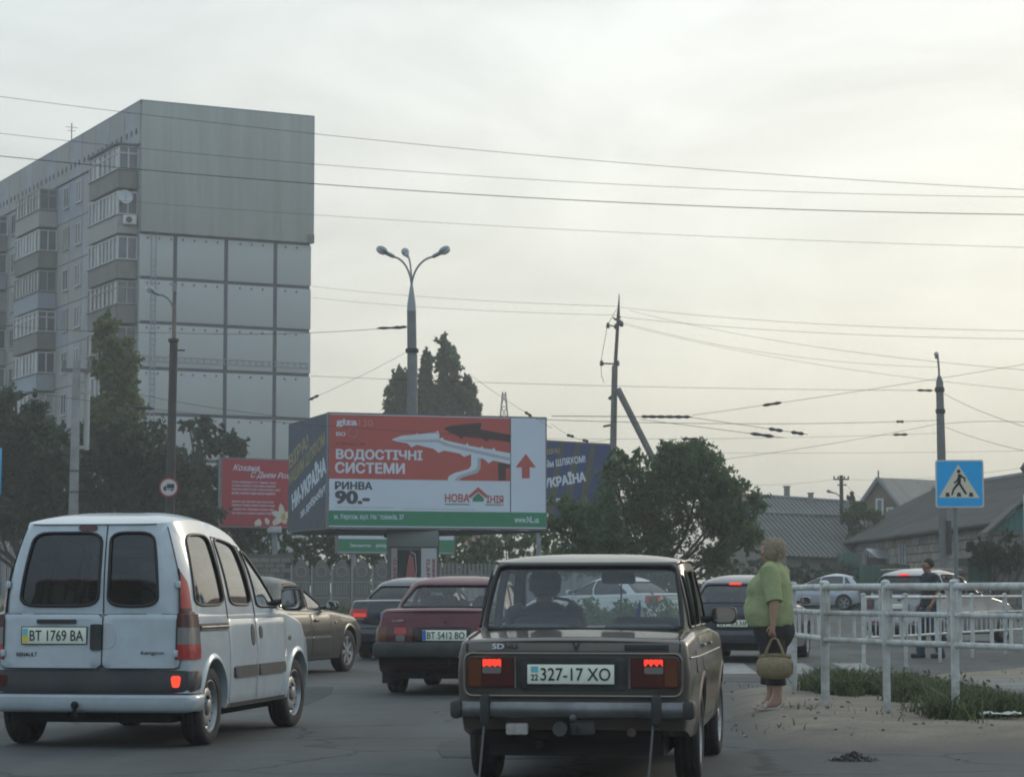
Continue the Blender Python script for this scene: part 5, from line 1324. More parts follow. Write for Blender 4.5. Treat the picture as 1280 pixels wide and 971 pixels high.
M_PYL = mat('print_yellow', (.32, .27, .13), .55, var=.2)
M_POL = mat('print_olive', (.075, .075, .06), .55, var=.2)
yb = 65.0
A = at(411, 658, yb); Bx = at(682, 660, yb + 1.9); Hb = 141 / F * yb * 1.003
X = (Bx - A); W_ = Vector((X.x, X.y, 0)).length
bb = thing('wedge_billboard', 'big two faced billboard advertising gutters in red, white and green', 'billboard', (A.x, A.y, 0))
M = frame((0, 0, A.z), (X.x, X.y, 0), (0, 0, 1))
b = MB(); b.prism(rc(-.04, W_ + .04, -.05, Hb + .04), -.18, -.004); b.build('front_board', M_BFR, bb, M=M)
def bu(px): return (px - 411) / 271 * W_
def bv(py, px=546): return Hb - (py - (517 + (px - 411) / 271 * 6)) / (141 - (px - 411) / 271 * 4) * Hb
flat('white_ground', rc(0, W_, 0, Hb), 0, M_PWH, bb, M)
redx = bu(637)
flat('red_field', rc(.0, redx, bv(600), Hb - .02), .003, M_ORED, bb, M)
flat('green_strip', rc(0, W_, .03, bv(639)), .003, M_PGR, bb, M)
flat('panel_rule', rc(redx - .012, redx + .012, bv(639), Hb), .006, M_PDK, bb, M)
L_ = lambda t, x0, y0, x1, y1, m, bo=.03, z=.007, sh=0: lettering(t, bu(x0), bv(y1, (x0 + x1) / 2), bu(x1) - bu(x0), bv(y0, (x0 + x1) / 2) - bv(y1, (x0 + x1) / 2), m, bb, M, z, bo, shear=sh)
L_('ВОДОСТІЧНІ', 419, 562, 526, 577, M_PWH, .055); L_('СИСТЕМИ', 418, 578, 504, 592, M_PWH, .055)
L_('РИНВА', 418, 602, 464, 612, M_PDK, .055); L_('90.-', 418, 613, 461, 630, M_PDK, .07)
L_('giza', 419, 523.5, 445, 534, M_PWH, .05); L_('130', 447, 524.5, 464, 533, mat('print_pink', (.55, .22, .20), .55), .01)
L_('ISO', 419, 540, 431, 545, M_PWH, .05); L_('⌀ 130 мм, L 3м', 419, 553, 454, 557, M_PBR, .0)
for k in range(12):
    a = 2 * math.pi * k / 12; flat('star', [(bu(439.5) + .13 * math.cos(a) + .018 * math.cos(q * 2.1), bv(543) + .13 * math.sin(a) + .018 * math.sin(q * 2.1)) for q in range(3)], .006, M_PGY, bb, M)
L_('НОВА', 554, 617, 585, 627.5, M_ORED, .04); L_('ІНІЯ', 606.5, 619, 628, 628.5, M_ORED, .04)
flat('logo_rule', rc(bu(554), bu(585), bv(630.5), bv(629.3)), .006, M_PGR, bb, M); flat('logo_rule', rc(bu(605), bu(628), bv(630.5), bv(629.3)), .006, M_PGR, bb, M)
def ppoly(name, pts, z, m): return flat(name, [(bu(x), bv(y, x)) for x, y in pts][::-1], z, m, bb, M)
ppoly('logo_roof', [(583, 620), (596, 608.5), (609, 620), (606, 622.5), (596, 614.5), (586, 622.5)], .006, M_ORED)
ppoly('logo_house', [(589, 622), (596, 615.8), (603, 622), (603, 626.5), (589, 626.5)], .006, M_PGR)
ppoly('arrow', [(643.5, 584), (656.5, 567), (669.5, 584), (661.5, 584), (661.5, 597.5), (651.5, 597.5), (651.5, 584)], .006, M_ORED)
# printed gutters
ppoly('printed_gutter_dark', [(552, 535), (564, 531.5), (599, 528.5), (600, 531), (598.5, 536.5), (637, 543.5), (637, 552.5), (611, 549), (606, 552), (601, 548), (578, 545.5), (574, 548.5), (570, 544.5), (560, 541)], .006, M_PBR)
ppoly('printed_pipe_dark', [(621, 578), (637, 581), (637, 584), (631, 585), (631, 600), (621.5, 600)], .0045, M_PBR)
ppoly('printed_gutter', [(487, 549.5), (500, 544.5), (518, 543), (519, 541), (520.5, 543), (543, 540), (545, 538), (547, 542), (546.5, 548), (551, 547), (553, 550), (580, 556), (582, 553.5), (584, 557), (599, 559.5), (601, 557.5), (602.5, 560.5), (614, 561.5), (616, 559), (618, 563), (637, 566.5), (637, 580), (615, 575.5), (609, 579), (604, 574), (586, 568), (578, 571), (573, 567), (553, 563), (546, 566), (540, 561), (519, 556), (512, 559), (507, 554), (495, 552)], .006, M_PWH)
ppoly('printed_gutter_shade', [(492, 550), (546, 549), (560, 555), (637, 572), (637, 576), (600, 568), (553, 557), (545, 553), (510, 552.5)], .008, M_PGY)
ppoly('printed_pipe', [(587, 568), (599, 571), (599, 585), (595, 591), (575, 597), (571, 600.5), (557, 600.5), (559, 595), (566, 591), (584, 586), (587, 582)], .007, M_PWH)
ppoly('printed_pipe_shade', [(595, 572), (599, 573), (599, 585), (595, 591), (575, 597), (571, 600.5), (566, 600.5), (570, 595), (592, 587), (595, 583)], .009, M_PGY)
L_('м. Херсон, вул. Нафтовиків, 37', 417.5, 642, 503, 650.5, M_PWH, .02); L_('www.NL.ua', 642, 645, 673.5, 653, M_PWH, .03)
flat('small_print', rc(bu(418), bu(490), bv(635), bv(634.3)), .006, M_PGY, bb, M); flat('small_print', rc(bu(500), bu(592), bv(636.3), bv(635.7)), .006, M_PGY, bb, M)
# left face
A2 = at(411, 658, yb); C2 = at(360, 660.5, yb + 4.6); X2 = Vector((A2.x - C2.x, A2.y - C2.y, 0)); W2 = X2.length
M2 = frame((C2.x - A.x, C2.y - A.y, A.z), X2, (0, 0, 1))
b = MB(); b.prism(rc(-.04, W2 - .06, -.05, Hb + .04), -.18, -.004); b.build('side_board', M_BFR, bb, M=M2)
flat('navy_ground', rc(0, W2 - .06, -.02, Hb), 0, M_PNV2, bb, M2)
def S_(t, u, v, wd, hh, m, bo=.05, rot=12): lettering(t, u, v, wd, hh, m, bb, M2, .006, bo, rot=R(rot))
S_('ВІРА!', .15, 1.75, 2.4, .42, M_PYL, .05, 13); S_('НАШИМ ШЛЯХОМ', .12, 1.25, 4.4, .40, M_PYL, .05, 13)
S_('НИ-УКРАЇНА', .55, .55, 4.1, .62, M_PWH, .08, 13); S_('за добробут', 1.6, .25, 3.0, .30, M_PWH, .05, 13)
for k in range(5): flat('printed_stripe', [(.1 + k * .95, 0), (.5 + k * .95, 0), (1.1 + k * .95, .9), (.9 + k * .95, .9)], .002, M_POL, bb, M2)
# closing back, underside beams and feet
b = MB()
b.prism([(W_ * M[0][0], W_ * M[1][0]), (0, 0), (C2.x - A.x, C2.y - A.y), (C2.x - A.x + 4.4, C2.y - A.y + 1.4)], A.z + Hb - .02, A.z + Hb + .02)
b.prism([(W_ * M[0][0] * .98, W_ * M[1][0] + .15), (.1, .2), (C2.x - A.x + .15, C2.y - A.y), (C2.x - A.x + 4.4, C2.y - A.y + 1.4)], A.z - .12, A.z - .055)
b.build('frame_deck', mat('frame_deck_dark', (.07, .072, .078), .7), bb)
b = MB()
for u in (1.9, 2.3, 2.75, 3.2): b.box(tuple(M @ Vector((u, -.17, -.9))), (.22, .5, .20), 0, .03)
b.build('floodlight', M_BLK, bb)
# pillar with poster box under the billboard
pc = at(516, 740, yb + 1.2); gz_ = rise(yb)
pil = thing('advertising_pillar', 'grey pillar with a dark poster case holding up the gutter billboard', 'advertising pillar', (pc.x, pc.y, gz_))
b = MB(); b.box((0, .25, 1.4), (1.40, 1.0, 2.8), 0, .03); b.build('pillar', mat('pillar_grey', (.12, .125, .12), .7, var=.2), pil)
b = MB(); b.box((0, -.27, 2.45), (1.42, .06, .42), 0, .01); b.build('header', mat('pillar_header', (.16, .18, .17), .7), pil)
b = MB(); b.box((-.10, -.275, 1.15), (.60, .05, 2.0)); b.build('poster', mat('poster_dark', (.020, .026, .030), .7), pil)
b = MB(); b.box((.45, -.28, 1.15), (.42, .05, 2.1)); b.build('poster', mat('poster_white', (.42, .43, .44), .5), pil)
b = MB(); b.box((-.50, -.28, 1.15), (.16, .05, 2.1)); b.build('poster', mat('poster_pale', (.30, .28, .28), .5), pil)
M_PK = mat('poster_pink', (.32, .10, .10), .5)
Mp = frame((0, -.31, 0), (1, 0, 0), (0, 0, 1))
flat('printed_figure', [(-.20, .3), (0.02, .3), (.03, 1.1), (.07, 1.55), (.02, 1.95), (-.08, 2.05), (-.14, 1.75), (-.18, 1.4), (-.22, .9)], .0, M_PK, pil, Mp)
flat('printed_outline', [(.05, 1.2), (.07, 1.2), (.12, 1.6), (.08, 2.05), (-.06, 2.12), (-.06, 2.10), (.06, 2.02), (.10, 1.6)], .003, mat('poster_line', (.4, .38, .38), .5), pil, Mp)
lettering('69', .28, 1.02, .16, .17, mat('poster_red', (.30, .03, .04), .5), pil, Mp, .001, .05)
lettering('МАНГО', .48, 1.15, .75, .10, MATS['poster_red'], pil, Mp, .001, .05, rot=R(90)); lettering('знижки', .62, 1.15, .75, .08, MATS['poster_red'], pil, Mp, .001, .05, rot=R(90))
lettering('МАНГО', -.44, 1.15, .75, .09, MATS['poster_red'], pil, Mp, .001, .05, rot=R(90))
def billboard(name, label, pl, pr, ztop_l, zbot_l, zbot_r, dl, dr, frame_m=M_BFR):
    """left / right edge pixels and distances"""
    A = at(pl, zbot_l, dl); B = at(pr, zbot_r, dr); H = (zbot_l - ztop_l) / F * dl
    X = Vector((B.x - A.x, B.y - A.y, 0)); Wd = X.length; o = thing(name, label, 'billboard', (A.x, A.y, rise(dl)))
    Mx = frame((0, 0, A.z - rise(dl)), X, (0, 0, 1)); b = MB(); b.prism(rc(-.06, Wd + .06, -.06, H + .06), -.22, -.004); b.build('board', frame_m, o, M=Mx)
    return o, Mx, Wd, H
# red greeting billboard
o, Mx, Wd, H = billboard('greeting_billboard', 'red greeting billboard with white script and lilies, left of the gutter billboard', 277, 408, 573, 657, 657, 100, 103)
MR = mat('print_crimson', (.36, .030, .050), .55, var=.08, vscale=.8)
flat('crimson_ground', rc(0, Wd, 0, H), 0, MR, o, Mx)
k_ = Wd / 131
ky = H / 84
def T_(t, x, y, wd, hh, bo=.02, sh=.35): lettering(t, (x - 277) * k_, (657 - y) * ky, wd * k_, hh * ky, M_PWH, o, Mx, .004, bo, shear=sh)
T_('Кохана,', 290, 588.5, 34, 9, .02, .45); T_('С Днем Рожд', 312, 597, 56, 9, .015, .45)
rdl = random.Random(8)
def words(n): return ' '.join(''.join(rdl.choice('аеиносктрвл') for _ in range(rdl.randint(3, 9))) for _ in range(n))
for i, (y, wd) in enumerate(((603.5, 55), (608, 54), (612.5, 60), (617, 54), (628, 52), (632.5, 53), (637.5, 52), (642.5, 53))): T_(words(5), 289, y, wd, 3.0, .012, 0)
M_LIL = mat('print_lily', (.58, .55, .48), .55, var=.15, vscale=3); M_LIC = mat('print_lily_heart', (.5, .38, .06), .55)
def petal(cx, cy, a, L, w_, z):
    pts = [(0, 0), (L * .35, w_), (L * .75, w_ * .7), (L, 0), (L * .75, -w_ * .7), (L * .35, -w_)]
    flat('printed_petal', [((cx - 277 + x * math.cos(a) - y * math.sin(a)) * k_, (657 - cy + x * math.sin(a) + y * math.cos(a)) * k_) for x, y in pts], z, M_LIL, o, Mx)
for i, a in enumerate((100, 160, 215, 20, 300)): petal(352, 646, R(a), 15 if a != 300 else 9, 4, .004 + .0012 * i)
for i, (x, y, a) in enumerate(((318, 657, 60), (324, 657, 100), (335, 655, 120), (341, 656, 70))): petal(x, y, R(a), 9, 3, .004 + .0012 * i)
flat('printed_heart', [((353 - 277 + 3 * math.cos(q)) * k_, (657 - 646 + 4 * math.sin(q)) * k_) for q in [2 * math.pi * i / 10 for i in range(10)]], .014, M_LIC, o, Mx)
b = MB(); px = (344 - 277) * k_; P0 = Mx @ Vector((px, 0, -.1)); hh = P0.z
b.tube([(P0.x, P0.y, 0), (P0.x, P0.y, hh - .05)], .115, 12); b.build('post', mat('post_grey', (.25, .27, .29), .6, var=.15), o)
b = MB(); b.box((P0.x, P0.y - .12, hh - .12), (.58, .3, .26), 0, .02); b.build('post_head', mat('post_head_pale', (.50, .53, .55), .6), o)
# navy political billboard behind the tree
o, Mx, Wd, H = billboard('navy_billboard', 'navy blue billboard with slanting white and yellow lettering, behind the bushy tree', 655, 764, 550, 650, 647, 86, 89)
flat('navy_ground', rc(0, Wd, 0, H), 0, M_PNV, o, Mx); k_ = H / 100
for k in range(4): flat('printed_stripe', [((5 + k * 28) * k_, 0), ((22 + k * 28) * k_, 0), ((42 + k * 28) * k_, H), ((34 + k * 28) * k_, H)], .002, M_POL, o, Mx)
def U_(t, x, y, wd, hh, m, bo=.05, rot=7): lettering(t, (x - 655) * k_, (650 - y) * k_, wd * k_, hh * k_, m, o, Mx, .005, bo, rot=R(rot))
U_('ВІРА!', 692, 567, 25, 7, M_PYL); U_('оїм ШЛЯХОМ!', 690, 584, 74, 9.5, M_PWH, .05, 8); U_('УКРАЇНА', 689, 610, 76, 16, M_PWH, .08, 9); U_('гро по', 689, 633, 36, 8.5, M_PWH, .05, 8); U_('в', 690, 647, 8, 6, M_PWH)
b = MB(); p = Mx @ Vector(((684 - 655) * k_, 0, -.12)); b.tube([(p.x, p.y, 0), (p.x, p.y, p.z)], .085, 12); p = Mx @ Vector(((748 - 655) * k_, 0, -.12)); b.build('post', MATS['post_grey'], o)
b = MB(); b.tube([(p.x, p.y, 0), (p.x, p.y, p.z)], .085, 12); b.build('post', MATS['post_grey'], o)
# low white and green billboard behind the pillar
o, Mx, Wd, H = billboard('phone_billboard', 'white and green billboard with a phone number, low behind the advertising pillar', 423, 567, 640, 690, 684.5, 97, 99.5)
flat('white_ground', rc(0, Wd, 0, H), 0, M_PWH, o, Mx); k_ = Wd / 144
flat('green_strip', rc(0, Wd, .02, 15 * k_), .003, M_PGR, o, Mx)
lettering('Звоните:   (050)', 14 * k_, 5.2 * k_, 45 * k_, 4.4 * k_, M_PWH, o, Mx, .006, .04)
flat('printed_shape', [(16 * k_, 24 * k_), (24 * k_, 27 * k_), (40 * k_, 27.5 * k_), (52 * k_, 30 * k_), (16 * k_, 30 * k_)], .003, M_PGY, o, Mx)
for u in (20, 120):
    p = Mx @ Vector((u * k_, 0, -.12)); b = MB(); b.tube([(p.x, p.y, 0), (p.x, p.y, p.z)], .10, 10); b.build('post', MATS['post_grey'], o)

# ------------------------------------------------------------------ poles
M_PCON = mat('pole_concrete', (.20, .20, .20), .85, var=.15, vscale=2, dirt=(.10, .10, .10), dirtfac=.5, dscale=.8)
M_PWHT = mat('pole_pale_concrete', (.36, .365, .36), .85, var=.14, vscale=2, dirt=(.14, .11, .08), dirtfac=.7, dscale=1.2)
M_PDRK = mat('pole_dark', (.060, .052, .048), .8, var=.2, vscale=3)
M_LAMP = mat('lamp_housing', (.28, .30, .32), .4, metal=.4); M_LGL = mat('lamp_bowl', (.55, .57, .56), .25, coat=.4)
def lamp_head(name, parent, P, d, tilt, L=.85):
    """street-lamp head at P pointing horizontally along d"""
    d = Vector(d).normalized(); X = (d * math.cos(tilt) + Vector((0, 0, math.sin(tilt)))).normalized(); Mh = frame(P, X, Vector((0, 0, 1))) @ Matrix.Scale(L / .85, 4)
    b = MB(); b.tube([(0, 0, 0), (.05, 0, 0), (.40, 0, 0), (.42, 0, 0)], [.05, .085, .095, .07], 10)
    h = b.build(name, M_LAMP, parent, M=Mh)
    b = MB(); b.ball((.62, 0, -.0), (.26, .17, .15), 14); b.build('lamp_bowl', M_LGL, h)
    b = MB(); b.ball((.60, .035, 0), (.27, .16, .175), 12); b.build('lamp_cap', M_LAMP, h)
dT = 72.0; pb = at(516, 520, dT); top = at(514.5, 389, dT); tl = thing('triple_street_lamp', 'tall tapering street lamp with three curved arms rising behind the gutter billboard', 'street lamp', (pb.x, pb.y, rise(dT)))
zt = top.z - rise(dT); b = MB()
b.tube([(.0, 0, 0), (-.02, 0, zt * .86), (-.03, 0, zt * .86 + .02), (-.05, 0, zt)], [.19, .155, .145, .138], 14); b.build('pole', M_PCON, tl)
b = MB(); b.tube([(-.05, 0, zt), (-.05, 0, zt + .25), (-.05, 0, zt + .78)], [.142, .125, .045], 12); b.build('pole_cap', mat('pole_cap_grey', (.33, .35, .36), .6), tl)
b = MB(); b.lathe([(.17, 0), (.2, .02), (.2, .12), (.17, .14)], 14, 0, Matrix.Translation((-.03, 0, zt * .865))); b.build('collar', M_PDRK, tl)
zc_ = zt + .70
for (ex, ez, dy, dxy) in ((-.56, .74, -.2, (-1, -.3, 0)), (.68, .74, -.2, (1, -.3, 0)), (-.15, .82, .45, (-.25, 1, 0))):
    b = MB(); pts = [Vector((-.05 + ex * (1 - math.cos(t * math.pi / 2)), dy * (1 - math.cos(t * math.pi / 2)), zc_ + ez * math.sin(t * math.pi / 2) * 1.25)) for t in [k / 10 for k in range(11)]]
    b.tube(pts, .030, 8); b.build('arm', mat('arm_steel', (.24, .26, .28), .5, metal=.5), tl)
    lamp_head('lamp_head', tl, pts[-1] - Vector(dxy).normalized() * .05, dxy, R(24), .60)
# dark trolley pole with lamp
dP = 75.0; pb = at(210, 700, dP); dk = thing('dark_street_lamp', 'dark steel pole with a single curved lamp in front of the apartment gable', 'street lamp', (pb.x, pb.y, rise(dP)))
zt = at(213, 424, dP).z - rise(dP); b = MB(); b.tube([(0, 0, 0), (.10, 0, zt)], [.16, .125], 14); b.build('pole', M_PDRK, dk)
b = MB(); b.tube([(.10, 0, zt), (.10, 0, zt + .02), (.11, 0, zt + 1.5)], [.09, .075, .06], 10); b.build('extension', mat('rusty_tube', (.15, .12, .11), .7, var=.2), dk)
b = MB(); b.tube([(.11 - .48 * (1 - math.cos(t)), -.1 * (1 - math.cos(t)), zt + .72 + .68 * math.sin(t)) for t in [math.pi / 2 * k / 10 for k in range(11)]], .03, 8); b.build('arm', MATS['arm_steel'], dk)
lamp_head('lamp_head', dk, (-.33, -.1, zt + 1.38), (-1, -.2, 0), R(26), .5)
b = MB(); b.tube([(.115, -.01, zt + 1.48), (.12, -.02, zt + 1.78)], [.085, .10], 10); b.build('photocell', M_LAMP, dk)
b = MB(); b.lathe([(.15, 0), (.17, .02), (.17, .10), (.15, .12)], 14, 0, Matrix.Translation((.09, 0, zt - .1))); b.box((.3, 0, zt - .35), (.3, .05, .05)); b.build('collar', M_BLK, dk)
# round no-lorries sign on it
ps = at(211, 609, dP - .3); sg_ = thing('no_lorries_sign', 'round red rimmed no lorries sign fixed to the dark lamp pole', 'road sign', (ps.x, ps.y, ps.z))
circ = lambda r, n=32: [(r * math.cos(2 * math.pi * k / n), r * math.sin(2 * math.pi * k / n)) for k in range(n)]
Ms = frame((0, 0, 0), (1, 0, 0), (0, 0, 1))
M_SRED = mat('sign_red', (.42, .05, .05), .45); M_SWH = mat('sign_white', (.58, .60, .60), .45); M_SBK = mat('sign_black', (.02, .02, .022), .5)
b = MB(); b.prism(circ(.30), -.02, 0); b.build('disc', M_SRED, sg_, M=Ms)
flat('face', circ(.252), .002, M_SWH, sg_, Ms)
flat('lorry_box', rc(-.06, .17, -.03, .11), .005, M_SBK, sg_, Ms); flat('lorry_cab', [(-.17, -.05), (-.075, -.05), (-.075, .05), (-.12, .05), (-.17, .0)], .005, M_SBK, sg_, Ms)
flat('lorry_chassis', rc(-.17, .17, -.075, -.055), .005, M_SBK, sg_, Ms)
for x in (-.12, .10): flat('lorry_wheel', [(x + p_[0], -.08 + p_[1]) for p_ in circ(.036, 12)], .007, M_SBK, sg_, Ms)
b = MB(); b.box((0, .06, 0), (.06, .10, .3)); b.build('bracket', M_BLK, sg_)
# pale concrete post on the left with a second thin post behind
dW = 70.0; pb = at(90, 700, dW); wp = thing('concrete_pole', 'pale square concrete pole standing above the van at the far left', 'utility pole', (pb.x, pb.y, rise(dW)), R(10))
zt = at(95, 450, dW).z - rise(dW); b = MB(); b.add([(-.16, -.14, 0), (.16, -.14, 0), (.16, .14, 0), (-.16, .14, 0), (-.06, -.1, zt), (.16, -.1, zt), (.16, .1, zt), (-.06, .1, zt)], [(3, 2, 1, 0), (4, 5, 6, 7), (0, 1, 5, 4), (1, 2, 6, 5), (2, 3, 7, 6), (3, 0, 4, 7)]); b.build('post', M_PWHT, wp)
b = MB(); b.box((.05, 0, zt - .3), (.9, .10, .10)); b.tube([(-.3, 0, zt - .25), (-.3, 0, zt - .02)], .05); b.tube([(.42, 0, zt - .25), (.42, 0, zt - .02)], .05); b.build('crossarm', M_PCON, wp)
b = MB(); b.tube([(.36, .1, zt * .66), (.36, .1, zt - .2)], .085, 8); b.box((.2, .1, zt * .67), (.5, .14, .10)); b.box((.2, .1, zt * .88), (.5, .14, .10)); b.build('stub_post', mat('pole_white', (.42, .43, .43), .8), wp)
b = MB()
for f in (.33, .5, .58): b.box((.02, 0, zt * f), (.33 - f * .12, .30 - f * .05, .06))
b.build('band', MATS['rusty_tube'], wp)
# leaning power pole with strut
dL = 90.0; pb = at(762, 660, dL); tp = at(773.5, 392, dL); lp = thing('strutted_power_pole', 'slightly leaning power pole with a diagonal strut behind the bushy tree', 'utility pole', (pb.x, pb.y, rise(dL)))
def loc(px, py, d=dL): v = at(px, py, d); return Vector((v.x - pb.x, v.y - pb.y, v.z - rise(dL)))
b = MB(); b.tube([(0, 0, 0), loc(768.5, 458), loc(768.6, 457)], [.16, .115, .10], 10); b.build('post', mat('pole_grey_concrete', (.155, .15, .14), .85, var=.2), lp)
b = MB(); b.tube([loc(768.3, 470), loc(773, 392), loc(773.6, 378), loc(774, 367)], [.075, .06, .03, .012], 8); b.build('steel_top', MATS['rusty_tube'], lp)
b = MB(); b.tube([loc(772, 486, dL - .3), loc(850, 640, dL - .8)], .125, 10); b.build('strut', MATS['pole_grey_concrete'], lp)
M_INSUL = mat('insulator', (.16, .17, .17), .35)
def insul(P): b = MB(); b.lathe([(.001, -.1), (.05, -.1), (.09, -.05), (.05, -.02), (.09, .02), (.05, .05), (.06, .1), (.001, .1)], 10, 0, Matrix.Translation(P)); return b.build('insulator', M_INSUL, lp)
for px, py in ((775, 403), (777, 405), (760, 407), (770, 408), (752, 454), (772, 454)): insul(loc(px, py))
b = MB(); b.tube([loc(751, 454), loc(771, 455)], .03); b.tube([loc(760, 406), loc(772, 409)], .025); b.tube([loc(766, 397), loc(778, 404)], .03); b.tube([loc(768, 400), loc(776, 396)], .03); b.build('crossarm', M_PDRK, lp)
b = MB(); b.tube([loc(771, 386), loc(759, 407), loc(757, 420), loc(751, 452), loc(752, 470), loc(755, 478)], .010, 5); b.build('jumper_wire', M_DARK, lp)
b = MB(); b.tube([loc(761, 499), loc(776, 486)], .06); b.tube([loc(754, 533), loc(770, 530)], .04); b.build('clamp', M_PDRK, lp)
# right-hand pole with lamp
dR = 78.0; pb = at(1181, 700, dR); rp = thing('grey_street_lamp', 'grey pole with small lamp behind the blue crossing sign', 'street lamp', (pb.x, pb.y, rise(dR)))
def loc(px, py, d=dR): v = at(px, py, d); return Vector((v.x - pb.x, v.y - pb.y, v.z - rise(dR)))
b = MB(); b.tube([(0, 0, 0), loc(1176.5, 560), loc(1174.5, 478), loc(1174, 470)], [.17, .14, .12, .06], 12); b.build('pole', M_PCON, rp)
b = MB(); b.tube([loc(1174, 474), loc(1173.6, 460), loc(1172, 444)], .035, 8); b.build('arm', MATS['arm_steel'], rp)
lamp_head('lamp_head', rp, loc(1171.5, 446) + Vector((0, .25, -.02)), (-.1, -1, 0), R(20), .38)
b = MB()
for px, py in ((1174.5, 487), (1175.5, 514)): b.lathe([(.13, -.08), (.16, -.06), (.16, .06), (.13, .08)], 12, 0, Matrix.Translation(loc(px, py)))
b.build('collar', M_PDRK, rp); b = MB(); b.box(tuple(loc(1181, 672) + Vector((0.1, -.2, 0))), (.14, .16, 1.1), 0, .02); b.build('switch_box', M_PDRK, rp)
# small far pole
dS = 118.0; pb = at(1053, 720, dS); sp_ = thing('wooden_power_pole', 'thin distant pole with cross arm and lamp beside the gabled house', 'utility pole', (pb.x, pb.y, rise(dS)))
def loc(px, py, d=dS): v = at(px, py, d); return Vector((v.x - pb.x, v.y - pb.y, v.z - rise(dS)))
b = MB(); b.tube([(0, 0, 0), loc(1051.5, 594)], [.13, .09], 10); b.build('post', M_PDRK, sp_)
b = MB(); b.box(tuple(loc(1051.5, 599)), (.75, .07, .07)); b.box(tuple(loc(1052.5, 606)), (.45, .06, .06))
for dx in (-.35, -.15, .15, .35): b.tube([loc(1051.5, 599) + Vector((dx, 0, 0)), loc(1051.5, 595) + Vector((dx, 0, 0))], .035)
b.build('crossarm', M_PDRK, sp_)
b = MB(); b.tube([loc(1052, 622), loc(1046, 617), loc(1041, 615)], .03); b.build('arm', MATS['arm_steel'], sp_)
lamp_head('lamp_head', sp_, loc(1043, 616), (-1, 0, 0), R(15), .4)

# pedestrian crossing sign
dZ = 35.0; pb = at(1197, 800, dZ); zs = thing('crossing_sign', 'square blue pedestrian crossing sign with walking figure on a thin grey post', 'road sign', (pb.x, pb.y, 0), R(-5))
c0 = at(1199.5, 604.5, dZ); hw = 29.8 / F * dZ * 1.0
b = MB(); b.tube([(0, .06, 0), (0, .06, c0.z + hw * .8)], .032, 12); b.build('post', mat('sign_post', (.20, .22, .23), .6, metal=.3), zs)
Mz = frame((c0.x - pb.x, 0, c0.z), (1, 0, 0), (0, 0, 1))
M_SBL = mat('sign_blue', (.015, .40, .82), .4, var=.05); M_SCR = mat('sign_cream', (.70, .64, .50), .45)
b = MB(); b.prism(rrect(-hw, hw, -hw, hw, .035), -.03, 0); b.build('plate', M_SWH, zs, M=Mz)
flat('blue_field', rrect(-hw + .022, hw - .022, -hw + .022, hw - .022, .025), .002, M_SBL, zs, Mz)
k_ = hw / 29.8
def zp(name, pts, z, m): flat(name, [((x - 1199.5) * k_, (604.5 - y) * k_) for x, y in pts][::-1], z, m, zs, Mz)
zp('triangle', [(1198, 580.5), (1224, 622.5), (1173.5, 621.5)], .004, M_SCR)
zp('figure_head', [(1198.5 + 2.3 * math.cos(q), 589 + 2.4 * math.sin(q)) for q in [2 * math.pi * i / 12 for i in range(12)]], .006, M_SBK)
for pts in ([(1197.5, 592), (1201.5, 592.5), (1200.8, 605), (1196.5, 604)], [(1200.5, 592.5), (1207, 597.5), (1206.6, 602.5), (1205, 602), (1205, 598.8), (1200.5, 596)],
            [(1198, 594), (1197.5, 601), (1193, 604.5), (1191.8, 602.8), (1195.6, 600)], [(1196.5, 603), (1199.5, 604.5), (1193, 612), (1190.5, 619), (1188.6, 618.2), (1191, 610.5)],
            [(1197.5, 604), (1200.8, 604), (1208.5, 616.8), (1206.2, 618.2)]): zp('figure_limb', pts, .0065, M_SBK)
for x in (1183, 1197, 1212): zp('zebra_mark', [(x - .5, 615.5), (x + 3, 615.5), (x + 4.5, 620.5), (x - 1.5, 620.5)], .006, M_SBK)
# edge signs, cut by the picture's borders
for (px, py0, py1, d, m_, lab) in ((-4, 560, 618, 45, M_SBL, 'narrow blue panel on a post at the far left edge'), (1284, 618, 712, 40, M_SWH, 'white panel on a post at the far right edge')):
    p0 = at(px, py0, d); p1 = at(px, py1, d); s_ = thing('edge_sign', lab, 'road sign', (p0.x, p0.y, 0))
    b = MB(); b.box((0, 0, (p0.z + p1.z) / 2), (.13 if px > 0 else .18, .03, p0.z - p1.z), 0, .008); b.build('plate', m_, s_)
    b = MB(); b.tube([(0, .04, 0), (0, .04, p0.z)], .03); b.build('post', MATS['sign_post'], s_)
    if px > 0: b = MB(); b.box((0, -.018, p1.z + .12), (.128, .006, .22)); b.build('red_band', M_SRED, s_)

